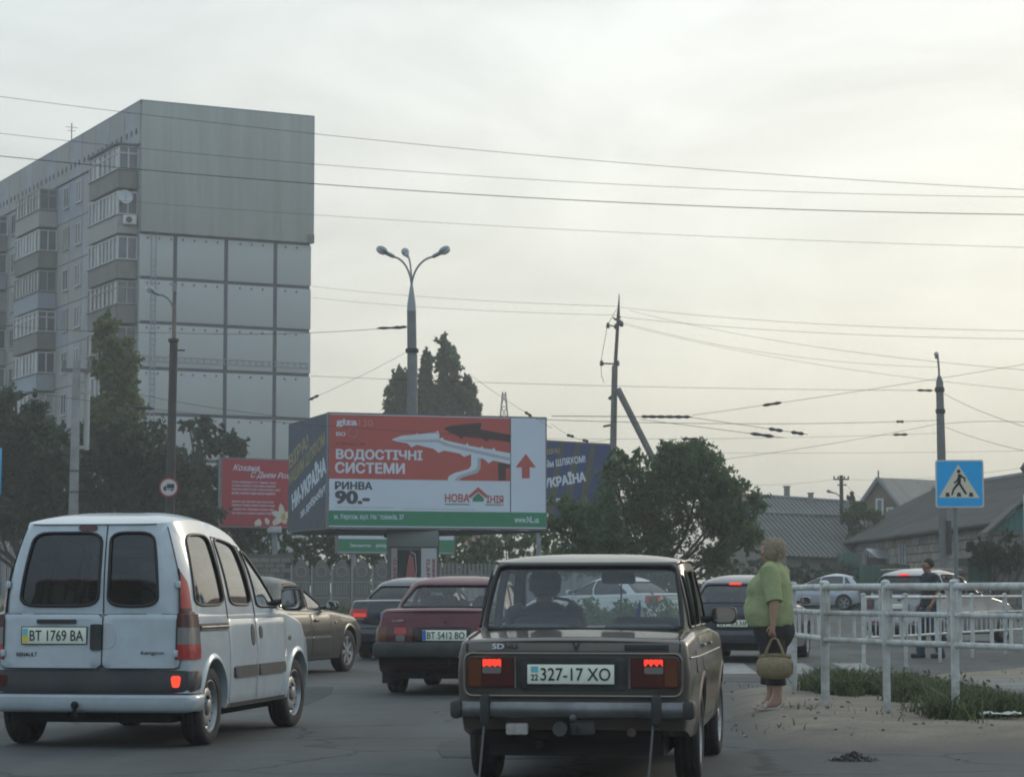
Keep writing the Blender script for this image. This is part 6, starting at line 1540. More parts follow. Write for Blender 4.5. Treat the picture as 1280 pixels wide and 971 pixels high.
# ------------------------------------------------------------------ white pedestrian railings
M_RAIL = mat('railing_white_paint', (.60, .62, .61), .6, var=.12, vscale=3, dirt=(.20, .15, .11), dirtfac=.75, dscale=5)
def railing(name, label, pts, grp, top=1.25, mid=1.00, low=.74, balus=4, post=.064, zf=lambda x, y: 0.1, thick=1.0, post_every=1):
    o = thing(name, label, 'railing', (pts[0][0], pts[0][1], 0), 0, grp); O = Vector((pts[0][0], pts[0][1], 0))
    for i, (x, y) in enumerate(pts):
        z0 = zf(x, y) - .05; b = MB(); b.box((x - O.x, y - O.y, (z0 + top + .03) / 2), (post, post, top + .03 - z0), 0, .008); b.build('post', M_RAIL, o)
        b = MB(); b.ball((x - O.x, y - O.y, top + .04), (.045, .045, .028), 8); b.build('post_cap', M_RAIL, o)
    for i in range(len(pts) - 1):
        P, Q = Vector((*pts[i], 0)) - O, Vector((*pts[i + 1], 0)) - O; d = (Q - P).normalized(); L = (Q - P).length
        a, e = P + d * (post / 2 + .002), Q - d * (post / 2 + .002)
        for z, r_, nm in ((top, .035 * thick, 'top_rail'), (mid, .026 * thick, 'middle_rail'), (low, .029 * thick, 'bottom_rail')):
            b = MB(); b.tube([a + Vector((0, 0, z)), e + Vector((0, 0, z))], r_, 10); b.build(nm, M_RAIL, o)
        for s_ in (a + d * .05, e - d * .05):
            b = MB(); b.box((s_.x, s_.y, (low + top) / 2), (.042, .042, top - low), 0, .006); b.build('stile', M_RAIL, o)
        for k in range(balus):
            s_ = P + d * L * (k + 1) / (balus + 1); b = MB(); b.tube([s_ + Vector((0, 0, low)), s_ + Vector((0, 0, mid))], .016 * thick, 8); b.build('baluster', M_RAIL, o)
    return o
zf = lambda x, y: dirt_h(x, y)
railing('railing', 'nearest white pedestrian railing, its posts standing in the weeds on the right', [(3.04, 23.5), (3.465, 22.35), (3.89, 21.2), (4.315, 20.05), (4.74, 18.9)], 'white pedestrian railings', zf=zf, balus=3)
railing('railing', 'short white railing running away from the corner post behind the woman', [(3.10, 23.85), (3.07, 26.3), (3.30, 28.6)], 'white pedestrian railings', zf=zf, balus=4)
railing('railing', 'far white railing along the other kerb of the side road', [(5.45, 37.4), (6.35, 38.9), (7.25, 40.9), (8.2, 43.0), (9.2, 45.0), (10.3, 47.0), (11.5, 49.0)], 'white pedestrian railings', top=1.12, mid=.84, low=.50, zf=lambda x, y: 0, balus=6, post=.055, thick=.8)

# ------------------------------------------------------------------ fences and walls
M_FCON = mat('fence_concrete', (.19, .185, .17), .9, var=.15, vscale=1.2, dirt=(.09, .09, .075), dirtfac=.6, dscale=1.5)
M_FPOST = mat('fence_post_pale', (.27, .275, .27), .85, var=.1)
def concrete_fence(x0, x1, y, label):
    o = thing('concrete_fence', label, 'fence', (x0, y, rise(y) - .06)); n = int((x1 - x0) / .80)
    b0 = MB()
    b0.box((.38, 0, .62), (.70, .06, 1.24)); lowp = b0.mesh('fence_panel', M_FCON)
    b1 = MB(); b1.prism([(.04, 1.26), (.72, 1.26), (.72, 1.75), (.66, 1.82), (.52, 2.05), (.38, 2.14), (.24, 2.05), (.10, 1.82), (.04, 1.75)], -.03, .03, M=frame((0, 0, 0), (1, 0, 0), (0, 0, 1))); topp = b1.mesh('arched_panel', M_FCON)
    b2 = MB(); b2.box((0, -.01, .95), (.07, .11, 1.9), 0, .01); pst = b2.mesh('fence_post', M_FPOST)
    b3 = MB(); b3.tube([(.38 + .2 * math.cos(q), -.04, 1.62 + .2 * math.sin(q)) for q in [2 * math.pi * k / 12 for k in range(13)]], .022, 5)
    for k in range(5): b3.box((.18 + k * .10, -.045, .95), (.035, .03, .42))
    b3.box((.38, -.042, 1.235), (.7, .04, .05)); b3.box((.38, -.043, .62), (.68, .035, .04)); rel = b3.mesh('relief', M_FPOST)
    for k in range(n):
        T = Matrix.Translation((k * .80, 0, 0)); p = inst('fence_panel', lowp, o, T); inst('arched_panel', topp, o, T); inst('relief', rel, p); inst('fence_post', pst, o, T)
concrete_fence(-8.7, -4.6, 95, 'ornamental concrete fence with arched panels left of the advertising pillar')
def brick_wall(name, label, x0, x1, y, h, m, rot=0.0, bw=.42, bh=.20, zoff=0):
    o = thing(name, label, 'wall', (x0, y, rise(y) - .06 + zoff), rot); L = x1 - x0; b = MB(); b.box((L / 2, 0.06, h / 2), (L, .10, h - .02)); b.build('mortar', mat('mortar', (.12, .115, .11), .95, var=.2), o)
    b = MB(); b.box((bw / 2, 0, bh / 2), (bw - .03, .16, bh - .025)); mes = [b.mesh('block', q) for q in m]
    rd = random.Random(int(x0 * 10)); cnt = 0; j = 0; rest = MB()
    nrow = int(h / bh)
    for j in range(nrow - 1, -1, -1):
        off = (j % 2) * bw * .5
        k = 0
        while off + (k + 1) * bw <= L:
            if cnt < 280: inst('block', rd.choice(mes), o, Matrix.Translation((off + k * bw, rd.uniform(-.012, .012), j * bh))); cnt += 1
            else: rest.box((off + (k + .5) * bw, 0, (j + .5) * bh), (bw - .03, .16, bh - .025))
            k += 1
    if rest.v: tag(rest.build('blockwork', m[0], o), kind='stuff')
    return o
MBR = [mat('block_a', (.20, .19, .175), .9, var=.15), mat('block_b', (.17, .16, .15), .9, var=.15), mat('block_c', (.23, .215, .19), .9, var=.15)]
brick_wall('block_wall', 'grey block wall under the bushes, beyond the bronze car', -12.6, -8.75, 96, 2.35, MBR)
# slatted fence right of the pillar, and steel sheet fence behind the brown car
def slat_fence(name, label, x0, x1, y, h, m, sw, gap, loc_rot=0.0):
    o = thing(name, label, 'fence', (x0, y, rise(y) - .06), loc_rot); L = x1 - x0; n = int(L / (sw + gap)); b = MB(); b.box((sw / 2, 0, h / 2), (sw, .035, h), 0, .006); me = b.mesh('slat', m)
    for k in range(min(n, 290)): inst('slat', me, o, Matrix.Translation((k * (sw + gap), random.uniform(-.006, .006), random.uniform(-.02, .02))))
    for z in (h * .25, h * .78):
        b = MB(); b.box((L / 2, .05, z), (L, .05, .07)); b.build('rail', m, o)
    for k in range(int(L / 2.5) + 1):
        b = MB(); b.box((k * 2.5, .10, h / 2), (.08, .08, h)); b.build('post', m, o)
slat_fence('slat_fence', 'pale slatted fence between the advertising pillar and the brown car', -3.0, 2.6, 94, 1.95, mat('weathered_slats', (.20, .205, .20), .85, var=.2), .11, .05)
slat_fence('sheet_fence', 'grey ribbed metal fence seen through the brown car rear window', .6, 4.6, 88, 1.7, mat('grey_sheet', (.22, .24, .26), .6, var=.1), .18, .012)
# ------------------------------------------------------------------ trees
M_BARK = mat('bark', (.085, .070, .055), .95, var=.3, vscale=5)
M_LF_BUSHY = leafmat('leaves_bushy', (.115, .175, .078), .5, .48)
M_LF_DARK = leafmat('leaves_dark', (.050, .075, .042), .45, .3)
M_LF_POP = leafmat('leaves_poplar', (.15, .20, .11), .4, .55)
M_LF_YEL = leafmat('leaves_autumn_poplar', (.14, .17, .065), .5, .45)
M_LF_LITE = leafmat('leaves_light', (.10, .15, .058), .4)
def crown_pts(clumps, n, rs, spray=16, shell=.4, sp=.22):
    """clumps: (cx,cy,cz, rx,ry,rz); leaves gathered in sprays near the surface of each clump"""
    vol = np.array([c[3] * c[5] + c[4] * c[5] for c in clumps]); vol = vol / vol.sum(); out = []; tn = []
    for c, f in zip(clumps, vol):
        k = max(3, int(n * f / spray)); d = rs.normal(size=(k, 3)); d /= np.linalg.norm(d, axis=1)[:, None]
        r = rs.uniform(shell ** 2, 1.45, k)[:, None] ** .5
        tips = np.array(c[:3]) + d * r * np.array(c[3:])
        # each spray is a twig: leaves set along it, pointing outwards and drooping a little
        td = d + rs.normal(size=(k, 3)) * .55; td[:, 2] -= .10; td /= np.linalg.norm(td, axis=1)[:, None]
        tl = rs.uniform(.4, 1.25, k) * sp * 3.4 * min(c[3:]); q = np.tile(np.linspace(-.5, .6, spray), k)
        lf = np.repeat(tips, spray, 0) + np.repeat(td * tl[:, None], spray, 0) * q[:, None] + rs.normal(size=(k * spray, 3)) * .16 * sp * 1.9 * min(c[3:])
        out.append(lf); tn.append(np.repeat(rs.uniform(0, 1, k) * .6, spray) + rs.uniform(0, .4, k * spray))
    return np.concatenate(out), np.concatenate(tn)
def tree(name, label, base, h_trunk, r_trunk, clumps, n, leaf, m, seed, group=None, aspect=.5, limbs=True, cat='tree', lean=0, droop=.0, shell=.35, sp=.20, forks=1):
    rs_ = np.random.RandomState(seed); rd = random.Random(seed)
    o = thing(name, label, cat, base, 0, group); b = MB()
    top = Vector((lean, 0, h_trunk))
    for f in range(forks):
        fx = (f - (forks - 1) / 2) * r_trunk * 3
        b.tube([(fx * .3, 0, -.1), (fx * .8, 0, h_trunk * .5), (fx + lean, 0, h_trunk)], [r_trunk * 1.25, r_trunk, r_trunk * .75], 9)
    if limbs:
        for c in clumps[::max(1, len(clumps) // 16)]:
            e = Vector(c[:3]); s_ = Vector((rd.uniform(-.5, .5) * r_trunk * forks, 0, h_trunk * rd.uniform(.6, 1.0))); mid = s_.lerp(e, .5) + Vector((rd.uniform(-.2, .2), rd.uniform(-.2, .2), -.1 * (e - s_).length))
            b.tube([s_, mid, e], [r_trunk * .5, r_trunk * .32, r_trunk * .12], 6)
            for _ in range(3):
                q = e + Vector((rd.uniform(-.8, .8) * c[3], rd.uniform(-.8, .8) * c[4], rd.uniform(-.3, .8) * c[5])); b.tube([mid.lerp(e, .6), e.lerp(q, .5), q], [r_trunk * .16, r_trunk * .1, r_trunk * .04], 5)
    b.build('trunk', M_BARK, o)
    P, tn = crown_pts(clumps, n, rs_, shell=shell, sp=sp); V, Fq = leaf_quads(P, leaf, rs_, aspect=aspect, droop=droop)
    inst('crown', mesh_np('crown', V, Fq, m, np.repeat(tn, 4)), o)
    return o
def px_clumps(lst, d, base, seed, depth=1.0, split=5, kk=(.30, .52), tmax=.80):
    """(px, py, rx_px, ry_px) discs at distance d -> groups of smaller clumps in the tree's own space"""
    rd = random.Random(seed); out = []
    for px, py, rx, ry in lst:
        for _ in range(split):
            a = rd.uniform(0, 6.28); t = rd.random() ** .5 * tmax
            dd = d + rd.uniform(-1, 1) * depth; v = at(px + rx * t * math.cos(a), py + ry * t * math.sin(a), dd); s = F / d; k = rd.uniform(*kk)
            out.append((v.x - base[0], v.y - base[1], v.z - base[2], rx / s * k, min(rx, ry) / s * k, ry / s * k))
    return out
def ptree(name, label, px, d, lst, h_trunk, r_trunk, n, leaf, m, seed, split=5, depth=1.2, kk=(.30, .52), **kw):
    x = (px - 640) / F * d; base = (x, d, rise(d) - .06)
    return tree(name, label, base, h_trunk, r_trunk, px_clumps(lst, d, base, seed, depth, split, kk), n, leaf, m, seed, **kw)
ptree('bushy_tree', 'broad bushy green tree with feathery leaves right of the navy billboard', 815, 74,
      [(815, 600, 60, 40), (782, 618, 38, 36), (870, 600, 52, 44), (905, 625, 38, 40), (742, 652, 34, 34), (850, 655, 60, 45), (780, 665, 70, 45), (910, 665, 30, 40), (715, 675, 28, 40), (880, 572, 30, 22), (840, 566, 26, 18), (790, 578, 22, 16), (762, 588, 12, 14), (925, 606, 16, 10), (770, 572, 16, 14), (938, 640, 24, 22), (925, 668, 30, 26), (700, 640, 20, 24), (690, 668, 16, 24), (830, 700, 80, 35), (735, 700, 40, 30)],
      1.6, .16, 80000, .066, M_LF_BUSHY, 31, split=11, kk=(.22, .42), sp=.34, depth=1.6, forks=4, droop=.2, aspect=.42)
ptree('poplar_tree', 'tall lone poplar with a yellowish edge against the apartment gable', 140, 112,
      [(133, 405, 15, 18), (138, 430, 22, 26), (148, 455, 26, 28), (150, 490, 26, 30), (140, 470, 26, 26), (152, 520, 26, 30), (135, 520, 26, 34), (160, 470, 16, 26), (150, 560, 30, 34)], 5, .22, 30000, .12, M_LF_YEL, 32, split=14, depth=.8, kk=(.22, .42), sp=.34)
ptree('dark_tree', 'dark dense tree at the far left, in front of the apartment balconies', 40, 92,
      [(20, 520, 46, 34), (60, 545, 50, 38), (25, 575, 60, 45), (-30, 540, 50, 45), (70, 600, 55, 45), (30, 630, 70, 40), (-40, 610, 50, 50), (10, 500, 20, 12), (98, 572, 26, 40)], 2, .2, 40000, .12, M_LF_DARK, 33, split=12, depth=2.2, kk=(.24, .44), sp=.36)
ptree('dark_tree', 'broad dark tree under the lone poplar, behind the van', 170, 95,
      [(150, 560, 45, 36), (195, 570, 40, 38), (130, 600, 50, 45), (185, 615, 60, 45), (225, 600, 34, 34), (150, 650, 70, 40), (225, 645, 45, 35), (120, 560, 26, 30)], 2, .2, 42000, .12, M_LF_DARK, 34, split=12, depth=2.2, kk=(.24, .44), sp=.36)
ptree('gnarled_tree', 'loose tree with bare crooked limbs beside the red greeting billboard', 258, 106,
      [(255, 535, 26, 14), (280, 565, 28, 20), (270, 600, 34, 26), (262, 640, 42, 30), (300, 610, 22, 28), (295, 650, 30, 28), (250, 575, 14, 12), (300, 575, 10, 8)], 2.2, .14, 22000, .11, M_LF_DARK, 35, split=8, depth=1.2, shell=.2, sp=.34)
for i, (px, lst, lab) in enumerate(((500, [(497, 470, 9, 14), (494, 490, 12, 18), (492, 515, 14, 20), (508, 480, 9, 22), (510, 510, 12, 20)], 'shortest poplar left of the triple street lamp'),
                       (536, [(534, 450, 7, 14), (532, 475, 10, 20), (530, 505, 13, 24), (540, 500, 10, 22)], 'slim poplar directly right of the triple street lamp'),
                       (560, [(553, 428, 8, 11), (560, 445, 12, 16), (562, 470, 15, 24), (558, 500, 18, 28), (566, 520, 16, 20), (552, 455, 10, 16)], 'tallest poplar rising above the gutter billboard'),
                       (588, [(584, 478, 5, 10), (586, 496, 9, 16), (590, 515, 10, 16)], 'small poplar at the right end of the poplar row'))):
    ptree('poplar_tree', lab, px, 172, lst, 8, .25, 16000 if i != 2 else 26000, .12, M_LF_POP, 40 + i, split=16, depth=.9, kk=(.24, .48), sp=.4, group='poplars behind the billboard', limbs=False)
ptree('bright_shrub', 'bright green small tree in front of the gabled house', 1076, 116, [(1073, 640, 16, 20), (1084, 655, 16, 20), (1066, 655, 12, 16), (1063, 622, 5, 6), (1078, 672, 20, 18)], 1.5, .08, 4200, .11, M_LF_LITE, 50, split=4, depth=.7)
ptree('dark_shrub', 'dark sprawling shrub in front of the teal gabled porch at the right', 1238, 80, [(1225, 690, 22, 20), (1250, 685, 28, 22), (1275, 690, 24, 24), (1240, 708, 40, 14)], .8, .08, 8000, .08, M_LF_DARK, 51, split=5, depth=1.0, shell=.2)
def hedge(name, label, x0, x1, y, z0, z1, th_, n, leaf, m, seed, wob=.25):
    rs_ = np.random.RandomState(seed); L = x1 - x0; o = thing(name, label, 'hedge', (x0, y, rise(y) - .06))
    cl = []; k = max(2, int(L / .9))
    for i in range(k):
        for zz in np.arange(z0, z1, .6): cl.append((L * (i + .5) / k, rs_.uniform(-.2, .2), zz + .3 + rs_.uniform(-wob, wob), .62, th_, .5))
    P, tn = crown_pts(cl, n, rs_); V, Fq = leaf_quads(P, leaf, rs_); inst('foliage', mesh_np('foliage', V, Fq, m, np.repeat(tn, 4)), o)
    b = MB()
    for i in range(k): b.tube([(L * (i + .5) / k, 0, 0), (L * (i + .4) / k, .1, z1 * .8)], [.05, .02], 5)
    b.build('stem', M_BARK, o); return o
hedge('tall_hedge', 'overgrown green bushes behind the grey block wall', -13.5, -4.6, 106, 1.2, 3.6, .8, 15000, .12, M_LF_BUSHY, 60, .4)
hedge('tall_hedge', 'green bushes between the advertising pillar and the bushy tree', -3.4, 4.0, 105, .4, 3.2, .8, 14000, .12, M_LF_BUSHY, 61, .4)
hedge('ivy_hedge', 'dense ivy hedge on a fence beyond the pale hatchback', 8.2, 15.2, 105, .0, 1.75, .5, 12000, .09, M_LF_DARK, 62, .08)
hedge('low_bushes', 'low weedy bushes seen through the brown car rear window', 1.2, 4.0, 57, .0, .5, .6, 7000, .07, M_LF_BUSHY, 63, .2)

# ------------------------------------------------------------------ houses
M_SLATE = mat('asbestos_slate', (.21, .21, .205), .9, var=.2, vscale=.8, dirt=(.12, .125, .11), dirtfac=.7, dscale=.7)
M_SLATED = mat('dark_slate', (.095, .09, .082), .9, var=.2, vscale=.6, dirt=(.09, .085, .07), dirtfac=.6, dscale=.5)
M_SLATEB = mat('blue_slate', (.20, .215, .225), .85, var=.15, vscale=.8)
M_RTILE = mat('red_roofing', (.26, .12, .09), .85, var=.25, vscale=1.5)
M_HWALL = mat('house_wall_grey', (.21, .20, .18), .9, var=.15, vscale=.8, dirt=(.12, .11, .09), dirtfac=.5, dscale=.8)
M_HBRN = mat('house_wall_brown', (.17, .135, .105), .9, var=.15)
M_HPNK = mat('house_brick_pale', (.31, .27, .235), .9, var=.15, vscale=2, dirt=(.16, .14, .12), dirtfac=.7, dscale=.9)
M_TEAL = mat('teal_boards', (.05, .17, .16), .6, var=.15); M_GRN = mat('green_sheet', (.030, .105, .070), .5, var=.12)
M_TROUGH = mat('slate_trough_grime_shade', (.085, .085, .08), .95, var=.2)
def wavy(Pl, Pr, El, Er, m, parent, name='roof_slope', pitch=.32, amp=.05, rows=2):
    """corrugated roof sheet from ridge Pl-Pr down to eave El-Er; sheets overlap in rows"""
    L = (Pr - Pl).length; n = max(8, int(L / pitch * 4)); nn = (Pr - Pl).cross(El - Pl).normalized()
    if nn.z < 0: nn = -nn
    b = MB()
    for r_ in range(rows):
        f0, f1 = r_ / rows, (r_ + 1.06) / rows if r_ < rows - 1 else 1.0
        n0_ = len(b.f); b.grid(lambda u, f, f0=f0: (Pl.lerp(Pr, u)).lerp(El.lerp(Er, u), f) + nn * (amp * math.sin(u * L / pitch * 2 * math.pi) + (.0 if f == f0 else .018)), [k / n for k in range(n + 1)], [f0, f1])
    if pitch < .45: b.m = [1 if (k % 4) in (2, 3) else 0 for k in range(n)] * rows       # troughs coloured darker: grime plus painted-in shade so the ribs show
    return b.build(name, [m, M_TROUGH], parent)
def house(name, label, Rl, Rr, El, Er, roof, wall, depth_k=1.0, wins=(), pitch=.32, hip=0.0, overhang=.35, chimneys=()):
    """ridge and front-eave corners in world space"""
    o = thing(name, label, 'house', (El.x, El.y, rise(El.y) - .06)); O = Vector(o.location)
    Rl, Rr, El, Er = [Vector(p) - O for p in (Rl, Rr, El, Er)]
    Bl = Vector((2 * Rl.x - El.x, 2 * Rl.y - El.y, El.z)); Br = Vector((2 * Rr.x - Er.x, 2 * Rr.y - Er.y, Er.z))
    Bl = Rl.lerp(Bl, depth_k); Br = Rr.lerp(Br, depth_k)
    wavy(Rl, Rr, El, Er, roof, o, pitch=pitch); wavy(Rr, Rl, Br, Bl, roof, o, pitch=pitch)
    MB().tube([Rl + Vector((0, 0, .06)), Rr + Vector((0, 0, .06))], .10, 8).build('ridge_cap', roof, o)
    u = (Er - El).normalized(); v = (Bl - El); v.z = 0; v = v.normalized(); ih = overhang
    c = [El + u * ih + v * ih, Er - u * ih + v * ih, Br - u * ih - v * ih, Bl + u * ih - v * ih]
    c = [Vector((p.x, p.y, 0)) for p in c]; ez = min(El.z, Er.z) + .10; b = MB()
    rl = Rl + u * ih; rr = Rr - u * ih; rise_ = (Rl.z - El.z)
    zz = ez + .12
    vs = c + [p + Vector((0, 0, zz)) for p in c] + [Vector((rl.x, rl.y, Rl.z - .12)), Vector((rr.x, rr.y, Rr.z - .12))]
    b.add(vs, [(0, 1, 5, 4), (1, 2, 6, 9, 5), (2, 3, 7, 6), (3, 0, 4, 8, 7)]); b.build('wall', wall, o)
    for (face, t, z, w_, h_) in wins:
        a, e = (c[0], c[1]) if face == 0 else ((c[1], c[2]) if face == 1 else (c[3], c[0])); d = (e - a).normalized(); P = a.lerp(e, t); Mw = frame((P.x, P.y, z), d, (0, 0, 1))
        b = MB()
        for q in (-.5, 0, .5): b.box((q * w_, 0, 0), (.08, .10, h_))
        for q in (-.5, .5): b.box((0, 0.0, 0) if False else (0, q * h_, 0), (w_ + .08, .08, .10)) if False else None
        b = MB(); b.prism([(-w_ / 2, -h_ / 2), (w_ / 2, -h_ / 2), (w_ / 2, h_ / 2), (-w_ / 2, h_ / 2)], -.05, .02); wn = b.build('window', M_PANE3, o, M=Mw)
        b = MB()
        for q in (-.5, 0, .5): b.box((q * w_, 0, .03), (.09, h_ + .09, .06))
        for q in (-.5, .5): b.box((0, q * h_, .032), (w_ - .10, .09, .06))
        b.build('frame', M_WFR, wn)
    for (t, dx, w_, h_) in chimneys:
        P = Rl.lerp(Rr, t) + v * dx; b = MB(); b.box((P.x, P.y, P.z + h_ / 2 - .3), (w_, w_, h_ + .6), 0, .01); b.box((P.x, P.y, P.z + h_ + .03), (w_ + .1, w_ + .1, .08)); b.build('chimney', MBR[0], o)
    return o
# front slate roof
house('slate_house', 'low house with ribbed grey slate roof directly behind the woman', at(928, 641, 117), at(1051, 646, 119), at(978, 695, 112), at(1098, 699, 114), M_SLATE, M_HWALL, pitch=.27)
house('slate_house', 'farther house with a long blue grey slate roof behind the first slate roof', at(945, 620, 150), at(1075, 629, 152), at(985, 664, 146), at(1118, 670, 148), M_SLATEB, M_HWALL, pitch=.30, chimneys=((.33, .5, .34, .75), (.48, -.6, .3, .35)))
house('red_roofed_house', 'house with a dull red roof half hidden by the bushy tree', at(905, 618, 154), at(950, 620, 156), at(900, 660, 151), at(962, 662, 152), M_RTILE, M_HWALL, pitch=.4)
house('red_roofed_house', 'small red roofed house peeping over the slatted fence', at(578, 663, 130), at(618, 664, 131), at(580, 682, 127.5), at(626, 683, 128.5), M_RTILE, M_HWALL, pitch=.4)
# gabled house: gable to the left front
def gabled():
    o = thing('gabled_house', 'brown gabled house with steep grey roof and two white windows', 'house', (15.0, 150, rise(150) - .06)); O = Vector(o.location)
    q = lambda px, py, d: at(px, py, d) - O
    A, Lw, Rw = q(1098, 597, 150), q(1076, 629, 150.6), q(1134, 643, 149.0); A2, L2, R2 = q(1180, 600.5, 163), q(1160, 632, 163.6), q(1212, 642, 162)
    wavy(A, A2, Rw, R2, M_SLATE, o, pitch=.6, amp=.02); wavy(A2, A, L2, Lw, M_SLATE, o, pitch=.6, amp=.02)
    b = MB(); ins = lambda p, f=.06: p + (Vector((A.x, A.y, p.z)) - p) * f + Vector((.1, .25, -.12))
    a, l, r_ = ins(A), ins(Lw), ins(Rw); a2, l2, r2 = A2 + Vector((-.3, -.3, -.12)), L2 + Vector((.1, -.3, -.12)), R2 + Vector((-.4, -.3, -.12))
    lb, rb, l2b, r2b = [Vector((p.x, p.y, 0)) for p in (l, r_, l2, r2)]
    b.add([lb, rb, r_, a, l, r2b, r2, l2b, l2, a2], [(0, 1, 2, 3, 4), (1, 5, 6, 2), (7, 0, 4, 8), (5, 7, 8, 9, 6)]); b.build('wall', M_HBRN, o)
    for p0, p1 in ((A, Rw), (A, Lw)):
        d = (p1 - p0); b = MB(); b.tube([p0 + Vector((-.05, -.1, -.02)), p1 + Vector((-.05, -.1, -.02))], .13, 6); b.build('barge_board', MATS['blue_slate'], o)
    ud = (Rw - Lw); ud.z = 0; ud.normalize()
    for px, py0, py1, wp in ((1100, 624, 655, 8), (1112.5, 635, 656, 6.5)):
        c0 = q(px, (py0 + py1) / 2, 149.8 - (px - 1098) * .015); h_ = (py1 - py0) / 20; w_ = wp / 20; Mw = frame(c0, ud, (0, 0, 1))
        b = MB(); b.prism(rc(-w_ / 2, w_ / 2, -h_ / 2, h_ / 2), -.25, .02); wn = b.build('window', M_PANE3, o, M=Mw)
        b = MB()
        for s_ in (-.5, .5): b.box((s_ * w_, 0, .03), (.12, h_ + .12, .08)); b.box((0, s_ * h_, .031), (w_ - .12, .12, .08))
        b.build('frame', M_WFR, wn)
    b = MB(); b.tube([A + Vector((0, 0, -.1)), A + Vector((0, 0, .45))], .05, 6); b.build('finial', M_SLATED, o)
gabled()
# long dark-roofed house along the side street with pale brick wall
def long_house():
    E0 = at(1028, 681, 121); E1 = at(1204, 656.5, 92); E2 = at(1330, 640, 82)
    o = thing('long_house', 'long low house with dark patched roof and pale brick wall behind the crossing sign', 'house', (E0.x, E0.y, rise(E0.y) - .06)); O = Vector(o.location)
    e0, e1 = E0 - O, E1 - O; d = (e1 - e0); d.z = 0; dn = d.normalized(); pr = Vector((-dn.y, dn.x, 0))
    if pr.x < 0: pr = -pr
    r0 = e0 + dn * 3.0 + pr * 5.0 + Vector((0, 0, 2.65)); r1 = e1 + pr * 5.0 + dn * 8 + Vector((0, 0, 2.2)); e1b = e1 + dn * 9
    wavy(r0, r1, e0, e1b, M_SLATED, o, pitch=.5, rows=4)
    b0 = Vector((2 * r0.x - e0.x, 2 * r0.y - e0.y, e0.z)); b1 = Vector((2 * r1.x - e1b.x, 2 * r1.y - e1b.y, e1b.z)); wavy(r1, r0, b1, b0, M_SLATED, o, pitch=.5, rows=4)
    MB().tube([r0 + Vector((0, 0, .08)), r1 + Vector((0, 0, .08))], .12, 8).build('ridge_cap', M_SLATEB, o)
    MB().add([e0, r0, b0], [(0, 1, 2)]).build('hip_end', M_SLATED, o)
    b = MB(); w0, w1 = e0 + pr * .45 + dn * .3, e1b + pr * .45; L = (w1 - w0).length
    MW = frame((w0.x, w0.y, 0), w1 - w0, (0, 0, 1)); wz = e0.z - .05
    b.box((L / 2, wz / 2, -.12), (L, wz, .16)); b.box((.1, wz / 2, -4.5), (.16, wz, 8.6)); b.build('wall', mat('mortar_pale', (.20, .18, .16), .95, var=.2), o, M=MW)
    bm_ = MB(); bm_.box((.36, .17, 0), (.70, .32, .12)); ms = [bm_.mesh('block', q) for q in (M_HPNK, mat('house_brick_b', (.27, .235, .20), .9, var=.2), mat('house_brick_c', (.34, .30, .265), .9, var=.15))]
    rd = random.Random(3); cnt = 0
    for j in range(int(wz / .36) - 1, -1, -1):
        for k in range(int(L / .74)):
            if cnt < 295: inst('block', rd.choice(ms), o, MW @ Matrix.Translation((k * .74 + (j % 2) * .37, j * .36 + .02, rd.uniform(-.02, .02)))); cnt += 1
    b = MB(); b.tube([e0 + Vector((0, 0, -.02)), e1b + Vector((0, 0, -.02))], .10, 6); b.build('fascia', M_SLATED, o)
    for s_ in (9, 16.5): 
        b = MB(); b.prism(rc(-.55, .55, -.65, .65), -.04, .05); wn = b.build('window', M_PANE3, o, M=MW @ Matrix.Translation((s_, 1.9, 0.03)))
        b = MB()
        for q in (-.5, 0, .5): b.box((q * 1.1, 0, .07), (.09, 1.4, .08))
        b.build('frame', M_WFR, wn)
    P = r0.lerp(r1, .62); b = MB(); b.box((P.x, P.y, P.z + .55), (.5, .5, 1.5)); b.box((P.x, P.y, P.z + 1.35), (.7, .7, .10)); b.build('chimney', MBR[1], o)
    b = MB(); b.ball((P.x - .3, P.y, P.z + .15), (1.1, .8, .45), 10); b.build('chimney_flashing', M_SLATED, o)
long_house()
# porch with teal gable at the right edge
pA = at(1262, 632, 83); po = thing('porch', 'small porch with teal boarded gable at the right edge', 'porch', (pA.x, pA.y, rise(83) - .06)); O = Vector(po.location)
Mq = frame((0, 0, 0), (1, -.1, 0), (0, 0, 1)); s_ = 83 / F
def pq(px, py): return ((px - 1262) * s_, at(1262, py, 83).z - O.z)
flatp = MB(); n = 9
for k in range(n):
    x0, x1 = 1240 + (k) * 7, 1240 + (k + 1) * 7 - .6
    y = lambda x: 664 - 32 * max(0, min(1, (x - 1240) / 36, (1316 - x) / 36)); b = MB(); b.prism([pq(x0, 664), pq(x1, 664), pq(x1, y(x1)), pq(x0, y(x0) - .01)], -.04, .02); b.build('gable_board', M_TEAL, po, M=Mq)
b = MB(); b.prism([pq(1236, 668.5), pq(1318, 668.5), pq(1318, 664), pq(1236, 664)], -.2, .06); b.build('beam', M_HBRN, po, M=Mq)
b = MB(); b.prism([pq(1242, 742), pq(1316, 742), pq(1316, 668.6), pq(1242, 668.6)], -3.0, -.02); b.build('wall', M_HWALL, po, M=Mq)
